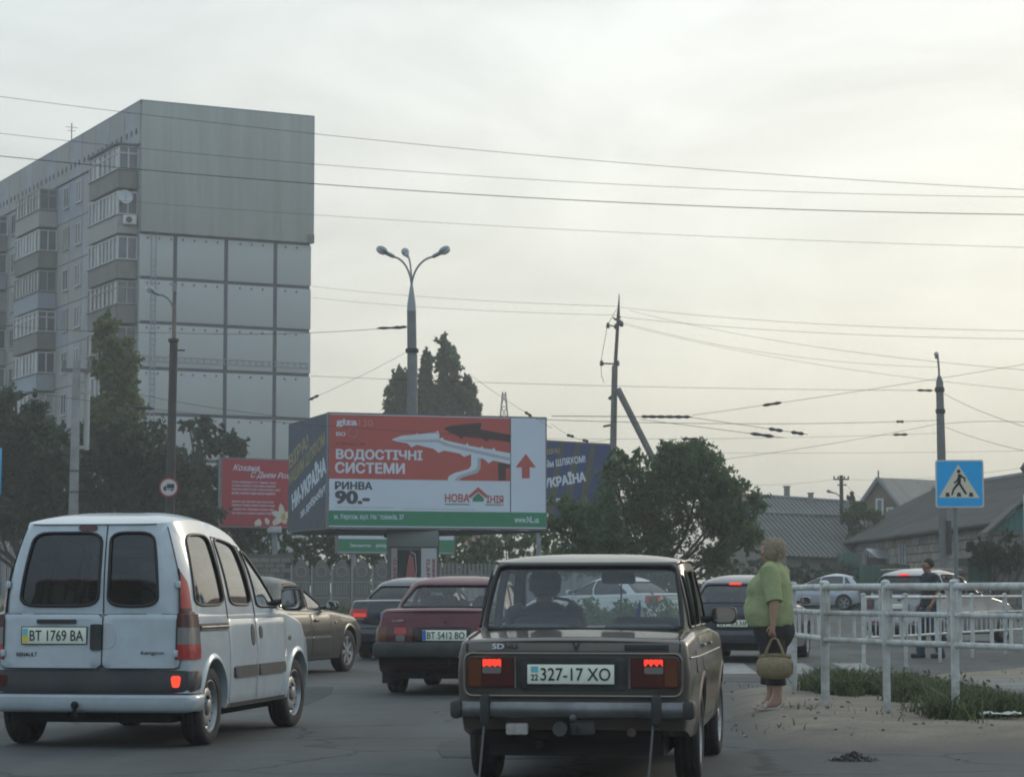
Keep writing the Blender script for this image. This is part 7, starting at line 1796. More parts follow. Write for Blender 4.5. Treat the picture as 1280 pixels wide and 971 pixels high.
for a_, e_ in (((1234, 668), (1277, 629)), ((1277, 629), (1322, 668))):
    p0, p1 = pq(*a_), pq(*e_); b = MB(); b.add([Mq @ Vector((*p0, .2)), Mq @ Vector((*p1, .2)), Mq @ Vector((*p1, -3.2)), Mq @ Vector((*p0, -3.2)), Mq @ Vector((p0[0], p0[1] + .1, .2)), Mq @ Vector((p1[0], p1[1] + .1, .2)), Mq @ Vector((p1[0], p1[1] + .1, -3.2)), Mq @ Vector((p0[0], p0[1] + .1, -3.2))], [(0, 1, 2, 3), (7, 6, 5, 4), (0, 4, 5, 1), (3, 2, 6, 7), (0, 3, 7, 4), (1, 5, 6, 2)]); b.build('roof_slope', M_SLATED, po)
brick_wall('garden_wall', 'grey block garden wall with a green door at the right', 14.75, 24, 80, 2.05, MBR, bw=.5, bh=.26)
b = MB(); b.box((.34, -.0, 1.0), (.68, .06, 2.0), 0, .01); g0 = at(1213, 740, 79.8); gd = thing('green_door', 'green painted metal door in the grey block wall', 'door', (g0.x, 79.86, rise(80) - .06)); b.build('leaf', M_GRN, gd)
b = MB(); b.box((-.02, -.01, 1.02), (.06, .10, 2.06)); b.box((.70, -.01, 1.02), (.06, .10, 2.06)); b.build('frame', M_GRN, gd); b = MB(); b.box((.58, -.06, 1.0), (.04, .06, .16)); b.build('handle', M_CHRD, gd)
slat_fence('green_fence', 'dark green sheet metal fence between the ivy hedge and the long house', 14.9, 17.7, 103, 1.95, M_GRN, .24, .008)
slat_fence('green_fence', 'higher green fence panel above the end of the ivy hedge', 14.4, 15.6, 106, 2.45, M_GRN, .24, .008)
cn = at(1100, 700, 108); ca = thing('canopy', 'little tilted metal canopy roof above the green fence', 'canopy', (cn.x, cn.y, rise(108)))
z_ = lambda py: at(1100, py, 108).z - rise(108)
b = MB(); b.add([(-.65, -.2, z_(685.5)), (.35, -.2, z_(686.5)), (.85, -1.0, z_(697)), (-.25, -1.0, z_(696.5)), (-.65, -.2, z_(685.5) - .06), (.35, -.2, z_(686.5) - .06), (.85, -1.0, z_(697) - .06), (-.25, -1.0, z_(696.5) - .06)], [(0, 1, 2, 3), (7, 6, 5, 4), (0, 4, 5, 1), (1, 5, 6, 2), (2, 6, 7, 3), (3, 7, 4, 0)]); b.build('canopy_sheet', mat('zinc_sheet', (.42, .44, .46), .4, metal=.4), ca)
b = MB()
for x, y in ((-.6, -.25), (.3, -.25), (.75, -.9), (-.2, -.9)): b.tube([(x, y, 0), (x, y, z_(692 if y > -.5 else 697) - .05)], .05, 6)
b.build('canopy_post', M_SLATED, ca); b = MB(); b.box((-.1, -.1, z_(697) / 2), (1.0, .1, z_(697))); b.build('wall', M_HWALL, ca)
# far lattice mast above the billboard
dM = 420; mb = at(630, 700, dM); ms_ = thing('lattice_mast', 'tiny distant lattice pylon above the gutter billboard', 'pylon', (mb.x, mb.y, 0)); zt = at(630, 490, dM).z; b = MB()
for sx, sy in ((-1, -1), (1, -1), (1, 1), (-1, 1)): b.tube([(sx * 2.4, sy * 2.4, 0), (sx * .9, sy * .9, zt * .8), (sx * .25, sy * .25, zt)], .14, 5)
b.build('leg', M_PDRK, ms_); b = MB()
for k in range(14):
    z = zt * k / 14; r_ = ipl([(0, 2.4), (.8, .9), (1, .25)], k / 14); r2 = ipl([(0, 2.4), (.8, .9), (1, .25)], (k + 1) / 14); z2 = zt * (k + 1) / 14
    b.tube([(-r_, -r_, z), (r2, -r2, z2)], .08, 4); b.tube([(r_, -r_, z), (-r2, -r2, z2)], .08, 4); b.tube([(-r_, -r_, z), (r_, -r_, z)], .08, 4)
b.build('bracing', M_PDRK, ms_)

# ------------------------------------------------------------------ overhead wires
M_WIRE = mat('wire_dark', (.055, .055, .058), .7)
def wire(label, P, Q, r=.011, sag=.25, group=None, fit=(), n=24, midpt=None):
    P, Q = Vector(P), Vector(Q); C = (P + Q) / 2; pts = [P.lerp(Q, k / n) - Vector((0, 0, sag * 4 * (k / n) * (1 - k / n))) - C for k in range(n + 1)]
    b = MB(); b.tube(pts, r * .52, 5); o = b.build('overhead_wire', M_WIRE, loc=C); tag(o, label, 'overhead wire', group)
    for f, L in fit:
        i = f * n; a = pts[int(i)].lerp(pts[min(int(i) + 1, n)], i - int(i)); d = (Q - P).normalized(); b = MB()
        b.tube([a - d * L / 2, a - d * L * .3, a, a + d * L * .3, a + d * L / 2], [.02, .05, .03, .05, .02], 6); b.build('insulator', M_WIRE, o)
    return o
W = lambda lab, x0, y0, x1, y1, d0, d1, r=.011, sag=.25, **k: wire(lab, at(x0, y0, d0), at(x1, y1, d1), r, sag, **k)
W('topmost thin wire crossing the whole sky above the apartment roof', -60, 113, 1340, 240, 48, 48, .010, .25)
W('second thin wire from the top, crossing in front of the apartment roof', -60, 160, 1340, 247, 48, 48, .009, .32)
W('thick dark cable sagging across the whole sky below two thin wires', -60, 189, 1340, 269, 48, 48, .016, .28)
W('faint thin wire leaving the blank gable just under the thick cable', 150, 251, 1340, 311, 60, 50, .008, .15)
W('upper wire from the gable to the tip of the strutted pole and on right', 390, 358, 774, 383, 130, 90, .014, .15)
W('lower wire from the gable to the tip of the strutted pole', 390, 372, 773, 394, 130, 90, .014, .15)
W('upper wire from the strutted pole to the right edge', 774, 384, 1330, 414, 90, 70, .012, .2)
W('second wire from the strutted pole to the right edge', 774, 396, 1330, 424, 90, 70, .012, .2)
W('wire dropping steeply right from the top of the strutted pole', 786, 388, 1330, 466, 90, 60, .010, .3)
W('wire sagging from the strutted pole towards the grey street lamp', 778, 403, 1172, 459, 90, 78, .010, .35)
W('lowest of the wires fanning right from the strutted pole', 777, 405, 1330, 492, 90, 60, .009, .3)
W('span wire from the dark street lamp to the triple street lamp', 215, 416, 510, 408, 75, 72, .016, .12, fit=((.93, .9), (.97, .4)))
W('span wire going left from the dark street lamp in front of the balconies', -40, 402, 213, 416, 75, 75, .014, .1)
W('long level wire from the apartment gable to the grey street lamp', 388, 470, 1172, 488, 80, 78, .013, .10, fit=((.98, .5),))
W('diagonal guy wire rising to the collar of the triple street lamp', 385, 500, 508, 440, 70, 72, .010, .05, fit=((.06, .35),))
W('diagonal guy wire falling right from the small poplar', 590, 470, 690, 535, 72, 66, .010, .05, fit=((.72, .5),))
W('trolley wire crossing low in front of the apartment gable', -40, 478, 640, 545, 66, 64, .012, .25, fit=((.33, .6),))
W('second trolley wire low in front of the apartment gable', 160, 490, 420, 527, 68, 66, .012, .1)
W('wavy trolley feeder from the billboard to the grey street lamp', 670, 524, 1176, 525, 64, 78, .016, .12, fit=((.88, .4),))
W('trolley feeder passing right of the grey street lamp', 1176, 530, 1340, 532, 78, 60, .014, -.1)
W('insulated trolley section hanging right of the strutted pole', 690, 520, 865, 521, 66, 62, .020, .0, fit=((.70, .5), (.76, .5), (.82, .5), (.88, .5), (.94, .5)))
W('contact wire running down right from the insulated section', 860, 521, 1010, 543, 62, 56, .013, .0, fit=((.75, .7), (.92, .6)))
W('contact wire running beside it, slightly lower', 800, 524, 980, 547, 62, 56, .013, .0, fit=((.86, 1.0),))
W('rising span wire from the insulated section past the grey street lamp', 865, 519, 1340, 445, 62, 66, .011, .05, fit=((.20, .55),))
W('lower rising span wire right of the bushy tree', 880, 577, 1180, 528, 66, 74, .011, .08)
W('faint wire level with the crossing sign top', 680, 548, 1180, 541, 70, 78, .009, .08, fit=((.34, .6), (.88, .6)))
W('cable dropping right from the grey street lamp', 1178, 491, 1340, 548, 78, 55, .014, .15)
W('lower cable dropping right from the grey street lamp', 1178, 532, 1340, 574, 78, 55, .013, .12)
W('faint wire high above the slate roofs', 900, 566, 1340, 562, 95, 90, .010, .05)
W('wire from the distant wooden pole to the left', 930, 606, 1050, 598, 110, 118, .012, .1)
W('wire from the distant wooden pole down to the gabled house', 1053, 600, 1080, 626, 118, 148, .012, .1)
W('wire from the distant wooden pole to the right', 1053, 599, 1340, 575, 118, 90, .011, .25)
W('loose wire dipping above the navy billboard', 690, 530, 765, 548, 68, 70, .010, .25, fit=((.3, .3), (.55, .25)))

# ------------------------------------------------------------------ people
def skin(name, J, E, m, parent, root, sub=2, smooth_=True):
    """J: name -> (x,y,z,r[,r2]); E: pairs"""
    me = bpy.data.meshes.new(name); bm = bmesh.new(); ly = bm.verts.layers.skin.verify(); vm = {}
    for k, q in J.items():
        v = bm.verts.new(q[:3]); v[ly].radius = (q[3], q[4] if len(q) > 4 else q[3]); v[ly].use_root = (k == root); vm[k] = v
    for a, e in E: bm.edges.new((vm[a], vm[e]))
    bm.to_mesh(me); bm.free(); o = bpy.data.objects.new(name, me); COL.objects.link(o)
    o.modifiers.new('s', 'SKIN').use_smooth_shade = True; s_ = o.modifiers.new('u', 'SUBSURF'); s_.levels = sub; s_.render_levels = sub
    bpy.context.view_layer.update(); dg = bpy.context.evaluated_depsgraph_get(); nm = bpy.data.meshes.new_from_object(o.evaluated_get(dg))
    bpy.data.objects.remove(o); nm.name = name; nm.materials.clear(); nm.materials.append(m)
    return inst(name, nm, parent)
def loft(name, secs, m, parent, n=24, wr=0.0, seed=0, M=None):
    """secs: (cx, cy, z, rx, ry) rings, closed at both ends"""
    b = MB(); vs = []; S0 = secs; secs = []
    for i in range(len(S0) - 1):
        p0, p1, p2, p3 = S0[max(i - 1, 0)], S0[i], S0[i + 1], S0[min(i + 2, len(S0) - 1)]; st = 4 if abs(p2[2] - p1[2]) > .03 else 1
        for q in range(st):
            t = q / st; secs.append(tuple(.5 * (2 * b1 + (c1 - a1) * t + (2 * a1 - 5 * b1 + 4 * c1 - d1) * t * t + (3 * b1 - a1 - 3 * c1 + d1) * t ** 3) if st > 1 else b1 for a1, b1, c1, d1 in zip(p0, p1, p2, p3)))
    secs.append(S0[-1]); n = int(n * 1.6)
    def fold(a, z):      # hanging and gathered folds of cloth
        v1 = noise.noise((math.cos(a) * 3.2, math.sin(a) * 3.2, z * 3 + seed)); v2 = noise.noise((math.cos(a) * 2 + z * 4, math.sin(a) * 2 - z * 3, z * 11 + seed))
        return (1 - abs(v1) * 2) * .55 + (1 - abs(v2) * 2.2) * .6 - .5
    for i, (cx, cy, z, rx, ry) in enumerate(secs):
        for k in range(n):
            a = 2 * math.pi * k / n; f = 1 + wr * (.5 * noise.noise((math.cos(a) * 2.2, math.sin(a) * 2.2 + seed, z * 9)) + .7 * fold(a, z))
            vs.append(Vector((cx + rx * f * math.cos(a), cy + ry * f * math.sin(a), z + wr * .15 * noise.noise((a, z * 5, seed)))))
    L = len(secs); fs = [(i * n + k, i * n + (k + 1) % n, (i + 1) * n + (k + 1) % n, (i + 1) * n + k) for i in range(L - 1) for k in range(n)]
    fs += [tuple(range(n))[::-1], tuple((L - 1) * n + k for k in range(n))]; b.add(vs, fs, 0, True); return b.build(name, m, parent, M=M, sharp=70)
M_SKIN = mat('skin', (.42, .25, .18), .55, var=.06, vscale=10); M_SKT = mat('skin_tanned', (.30, .17, .115), .55, var=.06, vscale=10)
M_BLOU = mat('lime_knit', (.31, .35, .175), .9, var=.10, vscale=14, bump=.5, bscale=60); M_TROU = mat('dark_trousers', (.030, .027, .030), .9, var=.2)
M_HAIRG = mat('grey_blond_hair', (.38, .31, .225), .85, var=.15, vscale=12); M_HAIRD = mat('dark_hair', (.022, .018, .016), .7, var=.2)
M_STRAW = mat('woven_straw', (.27, .215, .125), .85, var=.2, vscale=25, bump=.7, bscale=55); M_SHOE = mat('pale_sandal', (.42, .38, .33), .7)
M_NAVY = mat('navy_tshirt', (.028, .034, .045), .9, var=.15); M_JEAN = mat('blue_jeans', (.035, .058, .095), .9, var=.2, vscale=8); M_EYE = mat('eye_dark', (.02, .018, .016), .3)
def hand(J, E, pre, wrist, P, d, side, curl=.5, s=1.0):
    """palm and five fingers hanging from joint `wrist`; P wrist position, d direction, side = thumb direction"""
    P = Vector(P); d = Vector(d).normalized(); sd = Vector(side).normalized(); nrm = d.cross(sd)
    palm = P + d * .05 * s; kn = P + d * .088 * s
    J[pre + 'palm'] = (*palm, .024 * s, .024 * s); E.append((wrist, pre + 'palm'))
    for i, (o_, L) in enumerate(((.028, .070), (.010, .078), (-.009, .072), (-.027, .056))):
        a = kn + sd * o_ * s; b1 = a + (d * (1 - curl * .5) + nrm * curl * .6).normalized() * L * .45 * s; c1 = b1 + (d * (1 - curl) + nrm * curl * 1.1).normalized() * L * .55 * s
        J[f'{pre}k{i}'] = (*a, .0105 * s); J[f'{pre}m{i}'] = (*b1, .0095 * s); J[f'{pre}t{i}'] = (*c1, .008 * s)
        E += [(pre + 'palm', f'{pre}k{i}'), (f'{pre}k{i}', f'{pre}m{i}'), (f'{pre}m{i}', f'{pre}t{i}')]
    t0 = P + d * .03 * s + sd * .032 * s; t1 = t0 + (d + sd * .6).normalized() * .035 * s; t2 = t1 + (d + nrm * .5).normalized() * .028 * s
    J[pre + 'th0'] = (*t0, .013 * s); J[pre + 'th1'] = (*t1, .011 * s); J[pre + 'th2'] = (*t2, .009 * s); E += [(pre + 'palm', pre + 'th0'), (pre + 'th0', pre + 'th1'), (pre + 'th1', pre + 'th2')]
def head_joints(J, E, neck, hc, fwd, s=1.0):
    """hc: head centre; fwd: unit vector"""
    hc = Vector(hc); f = Vector(fwd).normalized(); r_ = f.cross(Vector((0, 0, 1)))
    def put(k, p, *r): J[k] = (*p, *r)
    put('jaw', hc + f * .022 * s + Vector((0, 0, -.065 * s)), .062 * s, .062 * s); put('mid', hc + f * .006 * s, .082 * s, .086 * s); put('crown', hc - f * .008 * s + Vector((0, 0, .060 * s)), .074 * s, .078 * s)
    put('chin', hc + f * .066 * s + Vector((0, 0, -.098 * s)), .024 * s); put('nose', hc + f * .102 * s + Vector((0, 0, -.022 * s)), .013 * s)
    put('brow', hc + f * .078 * s + Vector((0, 0, .018 * s)), .030 * s)
    E += [(neck, 'jaw'), ('jaw', 'mid'), ('mid', 'crown'), ('jaw', 'chin'), ('mid', 'brow'), ('brow', 'nose')]
    for i, sg in enumerate((-1, 1)): put(f'ear{i}', hc + r_ * sg * .088 * s - f * .005 + Vector((0, 0, -.015 * s)), .016 * s, .022 * s); E.append(('mid', f'ear{i}'))
def face_bits(parent, hc, fwd, s=1.0):
    hc = Vector(hc); f = Vector(fwd).normalized(); r_ = f.cross(Vector((0, 0, 1)))
    b = MB()
    for sg in (-1, 1): b.ball(hc + f * .088 * s + r_ * sg * .032 * s + Vector((0, 0, .002)), (.010 * s,) * 3, 8)
    b.build('eyes', M_EYE, parent)
    b = MB(); b.tube([hc + f * .082 * s + r_ * q * .022 * s + Vector((0, 0, -.062 * s + abs(q) * .003)) for q in (-1, -.5, 0, .5, 1)], .006 * s, 6); b.build('mouth', mat('lips', (.28, .11, .09), .5), parent)
def hair(parent, hc, r, m, n, seed, fwd, low=-.06, front=.35, curl=.02, kmin=.85):
    """cap of many short locks"""
    rs_ = np.random.RandomState(seed); f = Vector(fwd).normalized(); b = MB()
    vs = []; N1, N2 = 14, 22
    def okd(d): return not (d.dot(f) > front and d.z < .42) and d.z > low / .1
    for i in range(N1 + 1):
        th_ = math.pi * i / N1
        for k in range(N2):
            ph = 2 * math.pi * k / N2; d = Vector((math.sin(th_) * math.cos(ph), math.sin(th_) * math.sin(ph), math.cos(th_)))
            q = r[0] * (1 + .10 * noise.noise(d * 4 + Vector((seed, 0, 0)))) if okd(d) else r[0] * .80
            vs.append(Vector(hc) + Vector((d.x * q, d.y * q, d.z * q * r[1] / r[0])))
    b.add(vs, [(i * N2 + k, (i + 1) * N2 + k, (i + 1) * N2 + (k + 1) % N2, i * N2 + (k + 1) % N2) for i in range(N1) for k in range(N2)], 0, True)
    c = 0
    while c < n:
        d = Vector(rs_.normal(size=3)).normalized()
        if not okd(d): continue
        p = Vector(hc) + Vector((d.x * r[0], d.y * r[0], d.z * r[1])) * rs_.uniform(.92, 1.06); t = Vector(rs_.normal(size=3)); t = (t - d * t.dot(d) * .6).normalized() * curl
        b.tube([p - t * .6, p + d * curl * .35, p + t * .7 - Vector((0, 0, curl * .3))], [curl * .16, curl * .28, curl * .08], 5, caps=False); c += 1
    return b.build('hair', m, parent)
def woman():
    x, y = 2.50, 23.1; z = dirt_h(x, y) - .02; fw = Vector((-.93, .36, 0)).normalized(); rz = math.atan2(-fw.x, fw.y)
    o = thing('person', 'stout woman in lime green top and dark capri trousers standing at the kerb', 'person', (x, y, z), rz)
    J, E = {}, []
    J['pel'] = (0, 0, .84, .15, .13); J['wai'] = (0, .02, 1.02, .16, .15); J['che'] = (0, .01, 1.22, .15, .12); J['nk0'] = (0, -.015, 1.36, .062); J['nk'] = (0, .0, 1.41, .056)
    E += [('pel', 'wai'), ('wai', 'che'), ('che', 'nk0'), ('nk0', 'nk')]
    for i, sg in enumerate((-1, 1)):
        st = -.05 if sg < 0 else .06
        J[f'hip{i}'] = (sg * .11, 0, .76, .10); J[f'kn{i}'] = (sg * .105, st * .6 + .01, .44, .068); J[f'ca{i}'] = (sg * .10, st - .015, .30, .062); J[f'an{i}'] = (sg * .10, st - .01, .085, .040)
        J[f'he{i}'] = (sg * .10, st - .035, .045, .036); J[f'ba{i}'] = (sg * .105, st + .10, .035, .036, .028); J[f'to{i}'] = (sg * .108, st + .15, .028, .030, .02)
        E += [('pel', f'hip{i}'), (f'hip{i}', f'kn{i}'), (f'kn{i}', f'ca{i}'), (f'ca{i}', f'an{i}'), (f'an{i}', f'he{i}'), (f'an{i}', f'ba{i}'), (f'ba{i}', f'to{i}')]
        J[f'sh{i}'] = (sg * .185, -.02, 1.305, .072)
        if sg < 0: el, wr = (-.265, -.085, 1.03), (-.275, -.075, .815)
        else: el, wr = (.26, -.02, 1.03), (.25, .13, .85)
        J[f'el{i}'] = (*el, .050); J[f'fo{i}'] = (*(Vector(el).lerp(Vector(wr), .4)), .045); J[f'wr{i}'] = (*wr, .028)
        E += [('che', f'sh{i}'), (f'sh{i}', f'el{i}'), (f'el{i}', f'fo{i}'), (f'fo{i}', f'wr{i}')]
        hand(J, E, f'h{i}', f'wr{i}', wr, (0, .12, -1), (0, 1, .1), .75 if sg < 0 else .5)
    hf = Vector((.18, 1, -.02)); hc = (0, .02, 1.505); head_joints(J, E, 'nk', hc, hf)
    body = skin('body', J, E, M_SKIN, o, 'pel')
    face_bits(o, hc, hf)
    hair(o, (0, -.008, 1.525), (.112, .108), M_HAIRG, 900, 3, hf, low=-.075, front=.45, curl=.024)
    loft('blouse', [(0, .02, .785, .20, .175), (0, .02, .79, .235, .205), (0, .03, .85, .250, .225), (0, .042, .94, .255, .235), (0, .035, 1.03, .240, .222), (0, .03, 1.08, .236, .212), (0, .035, 1.16, .238, .212), (0, .02, 1.23, .228, .185), (0, -.005, 1.30, .205, .140), (0, -.015, 1.345, .165, .105), (0, -.012, 1.385, .095, .078), (0, -.008, 1.40, .070, .066)], M_BLOU, o, 30, .085, 3)
    for i, sg in enumerate((-1, 1)):
        a = Vector(J[f'sh{i}'][:3]); e = Vector(J[f'el{i}'][:3]); b = MB(); dd = (e - a)
        b.tube([a + Vector((-sg * .05, 0, .045)), a + Vector((sg * .012, 0, .01)), a + dd * .35, a + dd * .7, a + dd * 1.02], [.070, .098, .092, .084, .080], 16); b.build('sleeve', M_BLOU, o)
    loft('capri_seat', [(0, .0, .60, .19, .14), (0, -.005, .66, .215, .175), (0, -.012, .74, .225, .195), (0, 0, .83, .222, .19), (0, .01, .88, .19, .17)], M_TROU, o, 24, .04, 5)
    for i, sg in enumerate((-1, 1)):
        st = -.05 if sg < 0 else .06
        loft('capri_leg', [(sg * .10, st * 1.0, .235, .075, .080), (sg * .10, st, .24, .088, .094), (sg * .103, st * .8, .34, .094, .10), (sg * .107, st * .6, .46, .104, .112), (sg * .11, st * .3, .60, .118, .128), (sg * .108, 0, .72, .122, .150)], M_TROU, o, 18, .05, i)
        b = MB(); b.box((sg * .105, st + .055, .012), (.095, .25, .024), 0, .01); b.tube([(sg * .105 - .048, st + .09, .02), (sg * .105, st + .09, .075), (sg * .105 + .048, st + .09, .02)], .014); b.tube([(sg * .105 - .04, st - .03, .02), (sg * .105, st - .075, .07), (sg * .105 + .04, st - .03, .02)], .012); b.build('sandal', M_SHOE, o)
    # straw bag hanging from her left hand
    M_o = Matrix.Translation((x, y, z)) @ Matrix.Rotation(rz, 4, 'Z'); hb = M_o @ Vector((-.285, -.09, .70))
    bag = thing('handbag', 'woven straw handbag hanging from the hand of the woman in green', 'handbag', (hb.x, hb.y, hb.z - .285), rz + R(4)); bag.scale = (.88, .93, .88)
    b = MB(); prof = [(-.185, .02, .03), (-.18, .055, .075), (-.15, .082, .112), (-.08, .095, .128), (0, .098, .132), (.08, .095, .128), (.15, .082, .112), (.18, .055, .075), (.185, .02, .03)]
    b.grid(lambda i, a: Vector((prof[int(i)][1] * math.cos(a) * (1 + .03 * math.sin(i * 3 + a * 8)), prof[int(i)][0] + .004 * math.sin(a * 12), prof[int(i)][2] * math.sin(a) * (1 if math.sin(a) < 0 else .85))), list(range(9)), [2 * math.pi * k / 28 for k in range(29)])
    b.build('bag_body', M_STRAW, bag)
    b = MB(); b.tube([(.0, -.17 + .34 * k / 12, .105 + .02 * math.sin(k * math.pi / 12)) for k in range(13)], .018, 8); b.build('rim', M_STRAW, bag)
    for sx in (-.03, .03):
        b = MB(); b.tube([(sx, -.11, .07), (sx * .8, -.075, .19), (sx * .3, -.03, .292), (sx * .2, 0, .305), (sx * .3, .03, .292), (sx * .8, .075, .19), (sx, .11, .07)], .011, 8); b.build('handle', M_STRAW, bag)
    b = MB()
    for k in range(26): b.tube([(.02 * math.sin(k * 5), -.16 + .32 * k / 25, .11), (.03 * math.sin(k * 7), -.165 + .33 * k / 25, .145 + .01 * math.sin(k * 3))], [.006, .002], 5)
    b.build('fringe', M_STRAW, bag)
woman()
def man():
    x, y = 7.42, 42.9; z = rise(42.9); fw = Vector((-.96, -.28, 0)).normalized(); rz = math.atan2(-fw.x, fw.y)
    o = thing('person', 'man in dark t-shirt and blue jeans standing behind the railing', 'person', (x, y, z), rz); J, E = {}, []
    J['pel'] = (0, 0, .95, .125, .10); J['wai'] = (0, .0, 1.10, .125, .095); J['che'] = (0, -.01, 1.32, .145, .105); J['nk0'] = (0, -.02, 1.47, .060); J['nk'] = (0, .0, 1.53, .054); E += [('pel', 'wai'), ('wai', 'che'), ('che', 'nk0'), ('nk0', 'nk')]
    for i, sg in enumerate((-1, 1)):
        st = .14 * sg
        J[f'hip{i}'] = (sg * .09, 0, .88, .09); J[f'kn{i}'] = (sg * .10, st * .5 + .03, .50, .062); J[f'an{i}'] = (sg * .10, st - .02, .09, .042); J[f'he{i}'] = (sg * .10, st - .05, .05, .036); J[f'ba{i}'] = (sg * .11, st + .11, .035, .04, .03)
        E += [('pel', f'hip{i}'), (f'hip{i}', f'kn{i}'), (f'kn{i}', f'an{i}'), (f'an{i}', f'he{i}'), (f'an{i}', f'ba{i}')]
        J[f'sh{i}'] = (sg * .19, -.02, 1.42, .066); el, wr = (sg * .25, -.07, 1.14), (sg * .235, .07, .93)
        J[f'el{i}'] = (*el, .044); J[f'wr{i}'] = (*wr, .029); E += [('che', f'sh{i}'), (f'sh{i}', f'el{i}'), (f'el{i}', f'wr{i}')]; hand(J, E, f'h{i}', f'wr{i}', wr, (-sg * .1, .5, -1), (0, 1, .4), .4)
    hf = Vector((.1, 1, -.05)); hc = (0, .02, 1.635); head_joints(J, E, 'nk', hc, hf); skin('body', J, E, M_SKT, o, 'pel'); face_bits(o, hc, hf)
    hair(o, (0, -.005, 1.655), (.098, .105), M_HAIRD, 160, 5, hf, low=-.03, front=.35, curl=.014)
    loft('t_shirt', [(0, 0, .90, .175, .125), (0, 0, .91, .185, .135), (0, 0, 1.05, .178, .128), (0, -.005, 1.2, .19, .132), (0, -.01, 1.33, .208, .138), (0, -.015, 1.42, .20, .118), (0, -.018, 1.475, .13, .085), (0, -.015, 1.51, .068, .064)], M_NAVY, o, 24, .05, 3)
    for i, sg in enumerate((-1, 1)):
        a = Vector(J[f'sh{i}'][:3]); e = Vector(J[f'el{i}'][:3]); dd = e - a; b = MB(); b.tube([a + Vector((-sg * .05, 0, .04)), a + Vector((sg * .01, 0, .01)), a + dd * .4, a + dd * .8], [.06, .085, .078, .072], 14); b.build('sleeve', M_NAVY, o)
        b = MB(); b.tube([a + Vector((-sg * .07, .0, .068)), a + Vector((sg * .03, 0, .062)), a + dd * .3 + Vector((sg * .075, 0, 0))], .012, 6); b.build('sleeve_stripe', M_PLW, o)
    loft('jeans_seat', [(0, 0, .76, .15, .115), (0, -.005, .84, .172, .135), (0, 0, .93, .168, .125), (0, 0, .97, .16, .118)], M_JEAN, o, 20, .04, 5)
    for i, sg in enumerate((-1, 1)):
        st = .14 * sg; loft('jeans_leg', [(sg * .10, st - .02, .06, .070, .080), (sg * .10, st - .015, .12, .072, .08), (sg * .10, st * .7 + .01, .32, .075, .085), (sg * .10, st * .5 + .025, .50, .082, .092), (sg * .093, st * .2 + .01, .70, .098, .108), (sg * .085, 0, .86, .104, .125)], M_JEAN, o, 16, .05, i)
        b = MB(); b.box((sg * .105, st + .03, .045), (.10, .28, .085), 0, .035); b.build('shoe', M_BLK, o)
man()
def bust(label, car, loc, m_top, m_hair, arms=True, s=1.0, cap=False):
    """seated figure inside a car: loc is the seat point (cabin floor) in the car's frame"""
    Mw = car.root.matrix_basis @ Matrix.Translation(loc); o = thing('person', label, 'person', Mw.translation, car.root.rotation_euler.z); J, E = {}, []
    J['wa'] = (0, 0, -.18, .12, .10); J['be'] = (0, 0, .0, .135, .10); J['che'] = (0, .01, .14, .14, .10); J['nk0'] = (0, .0, .25, .058); J['nk'] = (0, .01, .30, .054); E += [('wa', 'be'), ('be', 'che'), ('che', 'nk0'), ('nk0', 'nk')]
    for i, sg in enumerate((-1, 1)):
        J[f'sh{i}'] = (sg * .19, .0, .19, .066); el, wr = (sg * .25, .20, -.02), (sg * .15, .42, .07); J[f'el{i}'] = (*el, .045); J[f'wr{i}'] = (*wr, .03); E += [('che', f'sh{i}'), (f'sh{i}', f'el{i}'), (f'el{i}', f'wr{i}')]; hand(J, E, f'h{i}', f'wr{i}', wr, (0, 1, .2), (-sg, 0, .5), .8)
    hf = Vector((.05, 1, 0)); hc = (0, .03, .40); head_joints(J, E, 'nk', hc, hf, 1.05); skin('body', J, E, M_SKT, o, 'be'); face_bits(o, hc, hf)
    hair(o, (0, .015, .405), (.112, .118), m_hair, 140, 9, hf, low=-.085, front=.45, curl=.012)
    loft('shirt', [(0, 0, -.18, .19, .13), (0, 0, .0, .20, .14), (0, 0, .12, .215, .14), (0, 0, .19, .205, .12), (0, 0, .245, .13, .085), (0, 0, .275, .07, .065)], m_top, o, 20, .04, 2)
    for i, sg in enumerate((-1, 1)):
        a = Vector(J[f'sh{i}'][:3]); e = Vector(J[f'el{i}'][:3]); b = MB(); b.tube([a + Vector((-sg * .05, 0, .03)), a, a.lerp(e, .5), e], [.06, .082, .07, .06], 12); b.build('sleeve', m_top, o)
    return o
bust('dark haired driver seen from behind through the brown car rear window', brown, (-.38, .80, .86), M_NAVY, M_HAIRD)
bust('driver of the maroon car, a dark head behind the rear window', maroon, (-.20, .70, .86), M_NAVY, M_HAIRD)
bust('passenger in the maroon car, at the right end of its rear window', maroon, (.36, .75, .84), M_TROU, M_HAIRD)

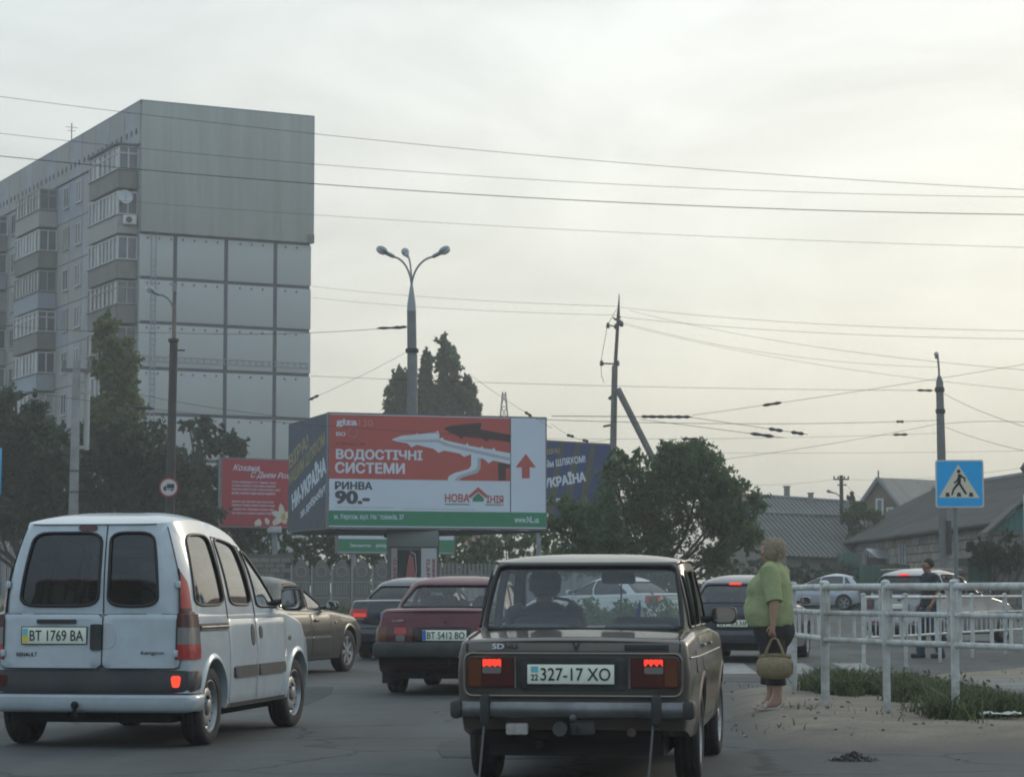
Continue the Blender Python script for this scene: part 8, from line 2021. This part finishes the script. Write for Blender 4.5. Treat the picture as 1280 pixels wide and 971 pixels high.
# ------------------------------------------------------------------ the street behind the camera (seen only in reflections)
def plain_block(label, x0, x1, y, h, m):
    o = thing('brick_block', label, 'building', (x0, y, 0)); b = MB(); b.box(((x1 - x0) / 2, -6, h / 2), (x1 - x0, 12, h)); b.build('wall', m, o)
    b = MB(); b.box((.7, .02, 1.8), (1.3, .08, 1.5)); me = b.mesh('window', M_PANE)
    for k in range(int((x1 - x0) / 3.2)):
        for j in range(int(h / 3)): inst('window', me, o, Matrix.Translation((1.0 + k * 3.2, 0, j * 3.0)))
    b = MB(); b.prism([(-1, 0), (0, 0), (0, 0)] if False else [(-13, h), (1, h), (-6, h + 3)], 0, x1 - x0, 0, Matrix(((0, 0, 1, 0), (1, 0, 0, 0), (0, 1, 0, 0), (0, 0, 0, 1)))); b.build('roof', M_RTILE, o)
plain_block('long pale five storey block across the street behind the viewer', -70, -8, -75, 15, M_HWALL)
plain_block('low brown shop building across the street behind the viewer', 6, 60, -60, 7, M_HBRN)
plain_block('low white building out of view beyond the street trees on the right', 30, 62, 104, 6.5, M_HWALL)
for i, (x, y, lab) in enumerate(((26, -8, 'street tree right of the viewer, nearest the railing'), (24, 10, 'street tree right of the viewer, farther along the pavement'), (-3, -50, 'street tree behind the viewer between the two blocks'), (-30, -40, 'street tree behind the viewer before the pale block'), (20, 44, 'street tree out of view on the right, level with the far railing'), (24, 60, 'street tree out of view on the right, beyond the far railing'), (31, 74, 'street tree out of view on the right, before the low white building'), (39, 86, 'street tree out of view on the right, at the corner of the low white building'))):
    rdt = random.Random(70 + i); cl = [(rdt.uniform(-2.2, 2.2), rdt.uniform(-2.2, 2.2), rdt.uniform(3.5, 8), 1.5, 1.5, 1.3) for _ in range(14)]
    tree('street_tree', lab, (x, y, 0), 3.5, .2, cl, 3500, .22, M_LF_DARK, 70 + i, group='street trees beside the viewer')

# ------------------------------------------------------------------ air
hz = bpy.data.materials.new('haze_air'); hz.use_nodes = True; t = hz.node_tree; t.nodes.clear()
ho = t.nodes.new('ShaderNodeOutputMaterial'); pv = t.nodes.new('ShaderNodeVolumePrincipled'); pv.inputs['Color'].default_value = (.97, .975, .965, 1); pv.inputs['Density'].default_value = .00125; pv.inputs['Anisotropy'].default_value = .25
t.links.new(pv.outputs[0], ho.inputs['Volume'])
b = MB(); b.box((0, 540, 19.3), (2010, 2010, 42)); tag(b.build('haze', hz), kind='stuff')
